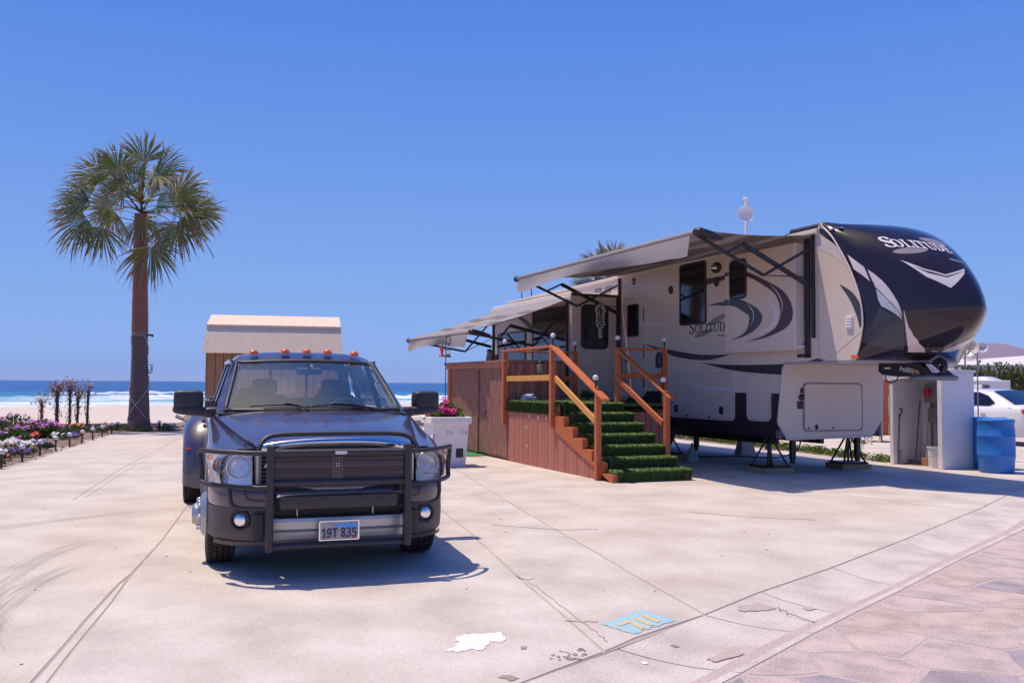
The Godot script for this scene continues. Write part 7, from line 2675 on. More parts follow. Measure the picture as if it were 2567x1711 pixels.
		for v in n:
			var p := Vector3(r.randfn() * 0.13, q[2] + 0.09 + r.randfn() * 0.10, r.randfn() * 0.09)
			if v % 6 == 0: p = Vector3(r.randfn() * 0.07, q[2] * r.randf_range(0.3, 0.95), r.randfn() * 0.05)
			var d := Vector3(r.randf_range(-1, 1), r.randf_range(-1, 1), r.randf_range(-1, 1)).normalized() * r.randf_range(0.04, 0.09)
			var e := d.cross(Vector3(r.randf_range(-1, 1), 1, r.randf_range(-1, 1))).normalized() * 0.026
			var col := Color(0.34, 0.15, 0.09).lerp(Color(0.58, 0.34, 0.21), r.randf())
			if r.randf() < 0.3: col = Color(0.12, 0.045, 0.05)
			cvert(s, col, p); cvert(s, col, p + d * 0.6 + e); cvert(s, col, p + d)
			cvert(s, col, p); cvert(s, col, p + d); cvert(s, col, p + d * 0.6 - e)
		obj("dried_leaves", s, M.leaf, o)
	# pile of driftwood boards by the end of the drive
	var dn := ["lowest driftwood board lying flat toward the drive", "split driftwood board leaning at the pile's left", "dark driftwood board across the middle of the pile", "curled bark slab on top of the driftwood pile", "short driftwood block at the pile's foot", "long driftwood board at the back of the pile", "grey driftwood plank at the right of the pile", "pale driftwood plank sloping down to the left"]
	var dp := [[-10.1, 0.05, -28.0, 0.75, 0.22, 12, 4], [-10.15, 0.12, -28.2, 0.8, 0.14, 24, -14], [-9.8, 0.22, -28.35, 0.9, 0.2, -8, 10], [-9.62, 0.44, -28.3, 0.7, 0.26, 20, 16], [-9.85, 0.06, -27.95, 0.25, 0.16, 50, 0], [-9.5, 0.30, -28.6, 1.1, 0.2, 5, 24], [-9.2, 0.24, -28.35, 0.8, 0.22, -25, 30], [-9.9, 0.30, -28.3, 0.7, 0.12, 30, -24]]
	for i in 8:
		var q: Array = dp[i]
		s = new_st()
		var b := Basis(Vector3.UP, deg_to_rad(q[5])) * Basis(Vector3.BACK, deg_to_rad(q[6]))
		var pl := PackedVector2Array()
		for e in 9: pl.append(Vector2(-q[3] / 2 + q[3] * e / 8.0, q[4] / 2 * r.randf_range(0.7, 1.0)))
		for e in 9: pl.append(Vector2(q[3] / 2 - q[3] * e / 8.0, -q[4] / 2 * r.randf_range(0.7, 1.0)))
		prism(s, pl, -0.025, 0.025, Transform3D(Basis(Vector3.RIGHT, -1.2 + r.randf_range(-0.4, 0.4)), Vector3.ZERO))
		var o := put("driftwood_board", to_mesh(s), M.grey_wood, null, Vector3(q[0], q[1], q[2]), b)
		tag(o, dn[i], "driftwood", "driftwood pile beside the palm")

# ---------------------------------------------------------------- planter, feeders and things on the deck
func patio_things() -> void:
	var p := thing("square_planter", "tall white tapered planter with rim standing right of the truck", "planter", Vector3(-1.19, 0, -16.88), 20)
	var s := new_st()
	s.set_smooth_group(-1)
	var b := 0.285
	var t := 0.335
	var c := [[-1, 1], [1, 1], [1, -1], [-1, -1]]
	for i in 4:
		var q0: Array = c[i]
		var q1: Array = c[(i + 1) % 4]
		quad(s, Vector3(q0[0] * b, 0.0, q0[1] * b), Vector3(q1[0] * b, 0.0, q1[1] * b), Vector3(q1[0] * t, 0.80, q1[1] * t), Vector3(q0[0] * t, 0.80, q0[1] * t), Vector3(q0[0] + q1[0], 0, q0[1] + q1[1]))
	quad(s, Vector3(-t, 0.79, t), Vector3(t, 0.79, t), Vector3(t, 0.79, -t), Vector3(-t, 0.79, -t), Vector3.UP)
	obj("tub", s, M.stucco_white, p)
	for i in 4:
		s = new_st()
		var a := PI / 2 * i
		box(s, Basis(Vector3.UP, a) * Vector3(0, 0.83, 0.345), Vector3(0.75 if i % 2 == 0 else 0.63, 0.12, 0.06), 0.008, Basis(Vector3.UP, a))
		obj("rim_board", s, M.stucco_white, p)
	s = new_st()
	box(s, Vector3(0, 0.80, 0), Vector3(0.64, 0.06, 0.64))
	obj("potting_soil", s, M.soil, p)
	for q in [[-0.07, 0.62], [0.0, 0.61], [0.20, 0.61], [0.28, 0.60]]:
		s = new_st()
		tube(s, curve([Vector3(q[0], q[1] + 0.03, 0.332), Vector3(q[0], q[1], 0.345), Vector3(q[0], q[1] - 0.02, 0.37), Vector3(q[0], q[1] + 0.005, 0.385)], 3), 0.007, 5)
		obj("hook", s, M.steel, p)
	s = new_st()
	box(s, Vector3(0.17, 0.25, 0.308), Vector3(0.13, 0.16, 0.03), 0.008, Basis(Vector3.RIGHT, -0.06))
	obj("outlet_box", s, M.black_plastic, p)
	s = new_st()
	box(s, Vector3(-0.325, 0.55, 0.02), Vector3(0.02, 0.16, 0.11), 0.006)
	obj("switch_plate", s, M.white_plastic, p)
	# geranium
	var r := RandomNumberGenerator.new()
	r.seed = 1001
	var g := thing("geranium", "magenta geranium growing in the white planter", "flowers", Vector3(-1.19, 0.83, -16.88))
	s = new_st()
	for q in [[-0.05, 0.08, 0.22, 0.22, 620], [0.14, 0.05, 0.20, 0.20, 420], [-0.22, 0.03, 0.16, 0.14, 300], [0.02, 0.22, 0.15, 0.14, 260], [0.32, -0.02, 0.16, 0.10, 220]]:
		leafy(s, r, Vector3(q[0], q[1] - 0.04, 0.02), q[2], q[3], q[2], q[4], 0.06, Color(0.09, 0.16, 0.02), Color(0.26, 0.33, 0.05), 0.8)
	obj("foliage", s, M.leaf, g)
	s = new_st()
	for q in [[0.0, 0.28, 0.12, 26], [-0.06, 0.20, 0.20, 26], [0.04, 0.16, 0.24, 30], [0.14, 0.15, 0.22, 26], [-0.30, 0.14, 0.14, 22], [-0.02, 0.36, 0.05, 16]]:
		for k in q[3]:
			var d := Vector3(r.randfn(), r.randfn(), r.randfn()).normalized() * 0.055
			blossom(s, r, Vector3(q[0], q[1], q[2]) + d, 0.042, Color(0.75, 0.012, 0.26), Color(0.88, 0.05, 0.42))
	obj("blossoms", s, M.petal, g)
	s = new_st()
	tube(s, [Vector3(-0.10, 0.1, 0), Vector3(-0.16, 0.30, 0), Vector3(-0.22, 0.47, 0)], [0.012, 0.010, 0.006], 5)
	obj("bare_stem", s, M.stake_wood, g)
	# cord with plug at the planter's foot
	var cd := thing("power_cord", "black coiled power cord hanging beside the white planter's foot", "cord", Vector3(-1.36, 0, -16.42))
	s = new_st()
	var path := []
	for i in 46: path.append(Vector3(cos(i * 0.8) * 0.07, 0.02 + 0.0045 * i, sin(i * 0.8) * 0.05))
	path.append(Vector3(0.02, 0.35, 0.0)); path.append(Vector3(-0.02, 0.50, -0.02)); path.append(Vector3(0.0, 0.58, -0.06))
	tube(s, curve(path, 2), 0.009, 5)
	obj("coil", s, M.black_plastic, cd)
	# shepherd hook with feeders
	var h := thing("shepherd_hook", "thin black shepherd hook pole rising behind the white planter", "garden pole", Vector3(-1.37, 0, -19.2))
	s = new_st()
	tube(s, curve([Vector3(0, 0, 0), Vector3(0, 0.8, 0), Vector3(0, 2.30, 0), Vector3(0.01, 2.42, 0), Vector3(0.05, 2.48, 0), Vector3(0.085, 2.42, 0), Vector3(0.09, 2.33, 0), Vector3(0.06, 2.29, 0), Vector3(0.045, 2.33, 0)], 5), 0.009, 6)
	obj("pole", s, M.black_metal, h)
	s = new_st()
	tube(s, curve([Vector3(0, 2.15, 0), Vector3(-0.06, 2.27, 0), Vector3(-0.09, 2.26, 0)], 4), 0.006, 5)
	obj("side_arm", s, M.black_metal, h)
	var f := thing("bird_feeder", "all-red glass hummingbird feeder, left of the two on the pole", "bird feeder", Vector3(-1.455, 2.04, -19.2), 0, "feeders on the pole")
	s = new_st()
	lathe(s, [Vector2(0.0, 0.20), Vector2(0.055, 0.20), Vector2(0.055, 0.17), Vector2(0.042, 0.165), Vector2(0.022, 0.05), Vector2(0.022, 0.045)], 14)
	obj("bottle", s, M.red_plastic, f)
	s = new_st()
	lathe(s, [Vector2(0.0, 0.0), Vector2(0.055, 0.0), Vector2(0.064, 0.02), Vector2(0.05, 0.045), Vector2(0.0, 0.05)], 14)
	obj("tray", s, M.red_plastic, f)
	s = new_st()
	tube(s, [Vector3(0, 0.20, 0), Vector3(0, 0.235, 0)], 0.004, 4)
	obj("hanger", s, M.black_metal, f)
	f = thing("bird_feeder", "black-topped clear hummingbird feeder with red nectar, right on the pole", "bird feeder", Vector3(-1.325, 2.03, -19.2), 0, "feeders on the pole")
	s = new_st()
	lathe(s, [Vector2(0.045, 0.02), Vector2(0.045, 0.07), Vector2(0.0, 0.07)], 14, Transform3D(), true)
	obj("nectar", s, M.red_plastic, f)
	s = new_st()
	lathe(s, [Vector2(0.047, 0.02), Vector2(0.047, 0.16)], 14)
	obj("jar", s, M.lens, f)
	s = new_st()
	lathe(s, [Vector2(0.0, 0.0), Vector2(0.07, 0.0), Vector2(0.07, 0.02), Vector2(0.0, 0.02)], 14, Transform3D(), true)
	obj("tray", s, M.black_plastic, f)
	s = new_st()
	lathe(s, [Vector2(0.05, 0.15), Vector2(0.05, 0.18), Vector2(0.02, 0.20), Vector2(0.0, 0.20)], 14)
	tube(s, [Vector3(0, 0.20, 0), Vector3(0, 0.28, 0)], 0.004, 4)
	obj("lid", s, M.black_plastic, f)
	# small potted palm behind the planter
	var pp := thing("potted_plant", "small spiky palm in a dark pot behind the white planter", "potted plant", Vector3(-1.95, 0, -19.6))
	s = new_st()
	lathe(s, [Vector2(0.0, 0.0), Vector2(0.11, 0.0), Vector2(0.15, 0.26), Vector2(0.13, 0.26), Vector2(0.0, 0.24)], 14)
	box(s, Vector3(0, 0.02, 0), Vector3(0.3, 0.04, 0.3))
	obj("pot", s, M.black_plastic, pp)
	s = new_st()
	for k in 22:
		var a := k * 2.4
		var el := r.randf_range(0.5, 1.4)
		spike(s, Vector3(0, 0.24, 0), Vector3(cos(a) * cos(el), sin(el), sin(a) * cos(el)), r.randf_range(0.28, 0.42), 0.022, Color(0.06, 0.09, 0.03), Color(0.13, 0.17, 0.06))
	obj("leaves", s, M.leaf, pp)
	# green mat at the cabinet's foot
	s = new_st()
	prism(s, PackedVector2Array([Vector2(-1.05, 18.95), Vector2(-0.46, 19.25), Vector2(-0.62, 19.75), Vector2(-1.25, 20.6), Vector2(-1.45, 20.3)]), 0.004, 0.016, Transform3D(Basis(Vector3.RIGHT, Vector3.FORWARD, Vector3.UP), Vector3.ZERO))
	tag(obj("green_mat", s, mat("mat_green", lin(0.02, 0.22, 0.05), 0.9)), "bright green mat on the concrete before the brown cabinet", "mat")
	# lantern and post on the cabinet top
	var la := lot_thing("table_lantern", "small pink glass lantern on top of the brown cabinet", "lantern", 7.35, 1.955, 2.75)
	s = new_st()
	lathe(s, [Vector2(0.0, 0.0), Vector2(0.10, 0.0), Vector2(0.085, 0.02), Vector2(0.06, 0.18), Vector2(0.05, 0.25), Vector2(0.0, 0.25)], 10)
	obj("lantern_glass", s, mat("pink_glass", lin(0.50, 0.30, 0.36), 0.3), la)
	s = new_st()
	lathe(s, [Vector2(0.07, 0.25), Vector2(0.07, 0.265), Vector2(0.02, 0.29), Vector2(0.0, 0.29)], 10)
	obj("lantern_cap", s, M.black_metal, la)
	var cp := lot_thing("wood_candle_post", "short brown wooden post beside the pink lantern on the cabinet", "post", 7.05, 1.955, 2.70)
	s = new_st()
	box(s, Vector3(0, 0.07, 0), Vector3(0.08, 0.14, 0.08), 0.01)
	box(s, Vector3(0, 0.15, 0), Vector3(0.10, 0.02, 0.10), 0.005)
	obj("post_body", s, M.cabinet_wood, cp)
	# on the deck
	var bag := lot_thing("plastic_bag", "crumpled bluish plastic bag lying on the deck turf", "bag", 4.72, 1.15, 2.95)
	s = new_st()
	var nn := noise(1010, 9.0, 3)
	var rows := []
	for i in 13:
		var row := []
		for j in 19:
			var a := TAU * (j % 18) / 18.0
			var e := PI * 0.5 * i / 12.0
			var k := 1.0 + 0.55 * nn.get_noise_3d(cos(a) * cos(e), sin(e), sin(a) * cos(e))
			row.append(Vector3(cos(a) * cos(e) * 0.24 * k, sin(e) * 0.12 * k + 0.02, sin(a) * cos(e) * 0.13 * k))
		rows.append(row)
	sheet(s, rows, -1)
	obj("bag_film", s, mat("bag_blue", lin(0.42, 0.46, 0.62), 0.25), bag)
	for q in [[4.72, 1.72, 0.105, "round green topiary ball nearer the stair, on the deck"], [4.90, 1.38, 0.11, "darker green topiary ball farther back on the deck"]]:
		var o := lot_thing("topiary_ball", q[3], "potted plant", q[0], 1.15, q[1])
		s = new_st()
		leafy(s, r, Vector3(0, 0.10, 0), q[2], q[2] * 1.1, q[2], 700, 0.035, Color(0.03, 0.08, 0.02), Color(0.07, 0.16, 0.04), 0.5)
		leafy(s, r, Vector3(0, 0.10, 0), q[2], -q[2] * 0.6, q[2], 300, 0.035, Color(0.03, 0.08, 0.02), Color(0.07, 0.16, 0.04), 0.5)
		obj("foliage", s, M.leaf, o)
		s = new_st()
		lathe(s, [Vector2(0.0, 0.0), Vector2(0.06, 0.0), Vector2(0.075, 0.06), Vector2(0.0, 0.06)], 12)
		obj("pot", s, M.clay, o)
	var rk := lot_thing("boulder", "round grey stone sitting on the deck by the far railing", "stone", 3.62, 1.15, 1.55)
	s = new_st()
	rows = []
	for i in 11:
		var row := []
		for j in 17:
			var a := TAU * (j % 16) / 16.0
			var e := -PI / 2 + PI * i / 10.0
			var k := 0.145 * (1.0 + 0.18 * nn.get_noise_3d(cos(a) * cos(e) * 0.15, sin(e) * 0.15, sin(a) * cos(e) * 0.15))
			row.append(Vector3(cos(a) * cos(e) * k * 1.1, sin(e) * k * 0.9 + 0.125, sin(a) * cos(e) * k))
		rows.append(row)
	sheet(s, rows)
	obj("stone_body", s, M.flagstone4, rk)
	s = new_st()
	for k in 40:
		var a := r.randf() * TAU
		box(s, Vector3(cos(a) * r.randf() * 0.30, 0.012, sin(a) * r.randf() * 0.12), Vector3(0.022, 0.016, 0.02), 0.005, Basis(Vector3.UP, r.randf() * 3))
	var pb := obj("white_pebbles", s, M.white_paint)
	pb.position = lot(4.55, 1.15, 1.52)
	pb.rotation_degrees.y = LOT_TURN
	tag(pb, "scatter of small white pebbles before the topiary balls", "pebbles", "", "stuff")
	var za := lot_thing("bug_zapper", "black bug zapper with violet tube on the far deck railing", "bug zapper", 3.08, 1.80, 1.06)
	s = new_st()
	lathe(s, [Vector2(0.045, 0.0), Vector2(0.062, 0.015), Vector2(0.062, 0.05), Vector2(0.05, 0.055), Vector2(0.05, 0.22), Vector2(0.058, 0.225), Vector2(0.05, 0.27), Vector2(0.02, 0.29), Vector2(0.0, 0.29)], 14)
	obj("housing", s, M.black_plastic, za)
	s = new_st()
	for k in 12: box(s, Vector3(cos(TAU * k / 12.0) * 0.058, 0.135, sin(TAU * k / 12.0) * 0.058), Vector3(0.006, 0.17, 0.006))
	obj("grid", s, M.black_metal, za)
	s = new_st()
	tube(s, [Vector3(0.052, 0.07, 0.02), Vector3(0.052, 0.20, 0.02)], 0.012, 7)
	obj("violet_tube", s, mat("violet", lin(0.10, 0.06, 0.50), 0.3), za)
	s = new_st()
	tube(s, curve([Vector3(0, 0, 0), Vector3(0.01, -0.12, 0.01), Vector3(0.0, -0.28, 0.0)], 4), 0.005, 5)
	obj("cord", s, M.black_plastic, za)
	var jar := lot_thing("jar_lantern", "amber glass jar lantern hanging from the back deck railing", "lantern", 4.98, 1.70, 2.60)
	s = new_st()
	lathe(s, [Vector2(0.0, 0.0), Vector2(0.062, 0.0), Vector2(0.072, 0.02), Vector2(0.072, 0.16), Vector2(0.05, 0.19), Vector2(0.045, 0.20)], 18)
	var jm := mat("jar_glass", lin(0.50, 0.38, 0.22, 0.45), 0.08)
	jm.transparency = BaseMaterial3D.TRANSPARENCY_ALPHA
	obj("jar", s, jm, jar)
	s = new_st()
	lathe(s, [Vector2(0.06, 0.195), Vector2(0.065, 0.215), Vector2(0.04, 0.235), Vector2(0.0, 0.24)], 16)
	tube(s, [Vector3(0, 0.24, 0), Vector3(0, 0.40, 0)], 0.004, 5)
	obj("lid", s, M.black_metal, jar)
	s = new_st()
	tube(s, [Vector3(0, 0.06, 0), Vector3(0, 0.14, 0)], 0.008, 6)
	obj("bulb", s, M.white_plastic, jar)
	# shell wind chime under the awning
	var ch := lot_thing("shell_wind_chime", "long white shell wind chime hanging before the slide-out window", "wind chime", 6.10, 0, 0.67)
	s = new_st()
	tube(s, [Vector3(0, 3.36, 0), Vector3(0, 3.20, 0)], 0.005, 5)
	obj("cord", s, M.rope, ch)
	s = new_st()
	for k in 300:
		var q := k / 300.0
		var y := 3.22 - 0.74 * q
		var rad := 0.03 + 0.075 * sin(PI * clampf(q / 0.35, 0, 1)) if q < 0.28 else 0.085
		if q > 0.66: rad = 0.035
		if q > 0.28 and fposmod(q, 0.09) < 0.022: continue
		var a := r.randf() * TAU
		box(s, Vector3(cos(a) * rad, y, sin(a) * rad), Vector3(0.030, 0.020, 0.012), 0.004, Basis(Vector3.UP, -a) * Basis(Vector3.BACK, r.randf()))
	obj("shells", s, mat("shell_white", lin(0.62, 0.56, 0.48), 0.4), ch)
	# folded steps / bracket by the door
	var tg := lot_thing("hanging_tag", "small blue and white tag hanging beside the trailer door", "tag", 6.0, 1.62, 0.30)
	s = new_st()
	prism(s, rrect(-0.05, 0.0, 0.05, 0.26, 0.02), -0.008, 0.008)
	obj("tag_plate", s, mat("tag_blue", lin(0.28, 0.32, 0.46), 0.5), tg)
	# satellite dish on a pole behind the roof
	var sd := lot_thing("dish_antenna", "small white dish antenna on a pole above the trailer roof", "antenna", 5.02, 0, -2.35)
	s = new_st()
	tube(s, [Vector3(0, 0, 0), Vector3(0, 5.55, 0)], 0.034, 10)
	obj("mast", s, M.white_trim, sd)
	s = new_st()
	var db := Basis(Vector3.UP, deg_to_rad(58)) * Basis(Vector3.RIGHT, PI / 2 - 0.12)
	lathe(s, [Vector2(0.0, 0.0), Vector2(0.08, 0.01), Vector2(0.14, 0.035), Vector2(0.175, 0.07), Vector2(0.180, 0.07), Vector2(0.14, 0.028), Vector2(0.08, 0.0), Vector2(0.0, -0.01)], 24, Transform3D(db, Vector3(0.05, 5.20, 0.06)))
	obj("dish", s, M.white_plastic, sd)
	s = new_st()
	tube(s, [Vector3(0.05, 5.20, 0.06), Vector3(0.05, 5.20, 0.06) + db * Vector3(0, 0.12, 0)], [0.02, 0.03], 8)
	obj("feed", s, M.shell_trim, sd)
	s = new_st()
	box(s, Vector3(0.0, 5.57, 0.0), Vector3(0.16, 0.05, 0.08), 0.01, Basis(Vector3.BACK, -0.25))
	box(s, Vector3(0.04, 5.49, 0.02), Vector3(0.03, 0.09, 0.03), 0.006)
	tube(s, curve([Vector3(-0.03, 5.5, 0), Vector3(-0.10, 5.42, 0), Vector3(-0.09, 5.35, 0)], 4), 0.01, 5)
	obj("mast_head", s, M.white_trim, sd)

func spike(s: SurfaceTool, p: Vector3, d: Vector3, ln: float, w: float, c0: Color, c1: Color) -> void:
	var side := d.cross(Vector3.UP)
	if side.length() < 0.05: side = Vector3.RIGHT
	side = side.normalized() * w
	var m := p + d * ln * 0.5
	var e := p + d * ln - Vector3(0, ln * 0.12 * (1.0 - d.y), 0)
	var up := Vector3(0, w * 0.4, 0)
	cquad(s, c0, c1, p - side * 0.5, p + up * 0.5, m + up, m - side)
	cquad(s, c0, c1, p + up * 0.5, p + side * 0.5, m + side, m + up)
	cvert(s, c1, m - side); cvert(s, c1, m + up); cvert(s, c1, e)
	cvert(s, c1, m + up); cvert(s, c1, m + side); cvert(s, c1, e)

# ---------------------------------------------------------------- under and behind the trailer
func under_trailer() -> void:
	var jl := ["black tripod jack on a wooden base under the trailer's front corner", "black tripod jack on a wooden base under the nose, nearest the niche"]
	for q in [[4.47, -16.10, 0], [6.15, -16.98, 1]]:
		var j := thing("tripod_jack", jl[q[2]], "jack stand", Vector3(q[0], 0, q[1]), 22.5 if q[2] == 0 else 12.0, "jack stands under the trailer")
		for k in 4:
			var s0 := new_st()
			var a := PI / 2 * k
			box(s0, Basis(Vector3.UP, a) * Vector3(0, 0.045, 0.27), Vector3(0.58 if k % 2 == 0 else 0.50, 0.09, 0.04), 0.004, Basis(Vector3.UP, a))
			obj("base_board", s0, M.raw_lumber, j)
		var s := new_st()
		box(s, Vector3(0, 0.11, 0), Vector3(0.50, 0.03, 0.50), 0.005)
		obj("base_plate", s, M.black_metal, j)
		for k in 4:
			s = new_st()
			var a := PI / 2 * k + PI / 4
			bar(s, Vector3(cos(a) * 0.30, 0.12, sin(a) * 0.30), Vector3(cos(a) * 0.03, 0.60, sin(a) * 0.03), 0.032, 0.032, 0.004)
			obj("leg", s, M.black_metal, j)
		s = new_st()
		tube(s, [Vector3(0, 0.12, 0), Vector3(0, 0.66, 0)], 0.022, 8)
		lathe(s, [Vector2(0.0, 0.64), Vector2(0.06, 0.645), Vector2(0.06, 0.665), Vector2(0.0, 0.665)], 10)
		obj("screw", s, M.black_metal, j)
	var j3 := copy_of(get_node("tripod_jack"), "tripod jack in the dark far under the trailer beside the stairs")
	j3.position = Vector3(3.15, 0, -18.9)
	# concrete pier
	var pr := thing("concrete_pier", "grey tapered concrete pier standing behind the front jack", "pier", Vector3(5.03, 0, -20.0), 10)
	var s := new_st()
	for k in 4:
		var a := PI / 2 * k + PI / 4
		var b := a + PI / 2
		quad(s, Vector3(cos(a) * 0.25, 0, sin(a) * 0.25), Vector3(cos(b) * 0.25, 0, sin(b) * 0.25), Vector3(cos(b) * 0.08, 0.62, sin(b) * 0.08), Vector3(cos(a) * 0.08, 0.62, sin(a) * 0.08), Vector3(cos(a) + cos(b), 0.3, sin(a) + sin(b)))
	quad(s, Vector3(0.057, 0.62, 0.057), Vector3(-0.057, 0.62, 0.057), Vector3(-0.057, 0.62, -0.057), Vector3(0.057, 0.62, -0.057), Vector3.UP)
	obj("pier_body", s, M.mortar, pr)
	# little cone by the stairs
	var cn := lot_thing("garden_cone", "small pale green cone ornament in the dark right of the stairs", "ornament", 3.9, 0, -0.2)
	s = new_st()
	lathe(s, [Vector2(0.14, 0.0), Vector2(0.14, 0.02), Vector2(0.012, 0.36), Vector2(0.0, 0.36)], 16)
	obj("cone", s, mat("cone_green", lin(0.30, 0.42, 0.42), 0.6), cn)
	# hose
	s = new_st()
	tube(s, curve([Vector3(2.9, 0.02, -19.6), Vector3(3.9, 0.02, -19.2), Vector3(4.7, 0.02, -19.3), Vector3(5.3, 0.02, -19.0), Vector3(5.8, 0.02, -19.6), Vector3(6.0, 0.2, -19.4), Vector3(6.0, 0.66, -19.2)], 8), 0.016, 6)
	tag(obj("garden_hose", s, M.black_plastic), "black hose lying on the concrete under the trailer", "hose")
	# planted strip beyond the trailer
	s = new_st()
	prism(s, PackedVector2Array([Vector2(7.66, 17.6), Vector2(7.95, 17.42), Vector2(6.62, 22.0), Vector2(3.9, 29.6), Vector2(3.0, 29.5), Vector2(6.02, 21.9), Vector2(7.30, 18.45)]), -0.04, 0.012, Transform3D(Basis(Vector3.RIGHT, Vector3.FORWARD, Vector3.UP), Vector3.ZERO))
	var so := obj("soil_strip", s, M.soil)
	so.set_meta("kind", "structure")
	var r := RandomNumberGenerator.new()
	r.seed = 1101
	s = new_st()
	var a0 := Vector2(7.55, -18.3)
	var a1 := Vector2(3.6, -28.8)
	for k in 150:
		var f := k / 149.0
		var q := a0.lerp(a1, f) + Vector2(r.randf_range(-0.22, 0.22), r.randf_range(-0.1, 0.1)) + Vector2(0.25 * sin(f * PI), 0)
		if f > 0.04 and f < 0.09: continue
		leafy(s, r, Vector3(q.x, 0.0, q.y), 0.18, 0.12, 0.18, 60, 0.07, Color(0.07, 0.12, 0.02), Color(0.19, 0.24, 0.05), 0.5)
		if f > 0.30 and r.randf() < 0.6:
			blossom(s, r, Vector3(q.x, 0.14, q.y), 0.07, Color(0.70, 0.46, 0.03), Color(0.75, 0.52, 0.05))
	tag(obj("ground_cover", s, M.leaf), "low green and yellow ground cover in the strip beyond the trailer", "ground cover", "", "stuff")
	var al := thing("aloe_plant", "spiky green aloe behind the front jack stand", "plant", Vector3(5.93, 0.01, -21.6))
	s = new_st()
	for k in 34:
		var a := k * 2.4
		var el := r.randf_range(0.25, 1.35)
		spike(s, Vector3(0, 0.16, 0), Vector3(cos(a) * cos(el), sin(el), sin(a) * cos(el)), r.randf_range(0.24, 0.40), 0.022, Color(0.07, 0.12, 0.035), Color(0.20, 0.27, 0.08))
	obj("leaves", s, M.leaf, al)
	s = new_st()
	tube(s, [Vector3.ZERO, Vector3(0, 0.2, 0)], 0.03, 7)
	obj("stem", s, M.stake_wood, al)
	var rs := thing("rose_bush", "thin rose bush with reddish tips behind the second jack stand", "plant", Vector3(7.25, 0.01, -19.3))
	s = new_st()
	for k in 7:
		var e := Vector3(r.randf_range(-0.25, 0.25), r.randf_range(0.3, 0.5), r.randf_range(-0.15, 0.15))
		tube(s, [Vector3.ZERO, e * Vector3(0.4, 0.6, 0.4), e], 0.006, 4)
	obj("stems", s, M.stake_wood, rs)
	s = new_st()
	leafy(s, r, Vector3(0, 0.28, 0), 0.26, 0.22, 0.2, 130, 0.06, Color(0.10, 0.13, 0.03), Color(0.30, 0.12, 0.06), 0.6)
	obj("foliage", s, M.leaf, rs)
	# plates of parasol stands on the far yard
	var ub := thing("parasol_base", "dark round parasol base plate on the far concrete", "base plate", Vector3(9.9, 0, -24.9))
	s = new_st()
	lathe(s, [Vector2(0.0, 0.0), Vector2(0.26, 0.0), Vector2(0.26, 0.02), Vector2(0.04, 0.04), Vector2(0.03, 0.35), Vector2(0.0, 0.35)], 18)
	obj("plate", s, M.black_metal, ub)

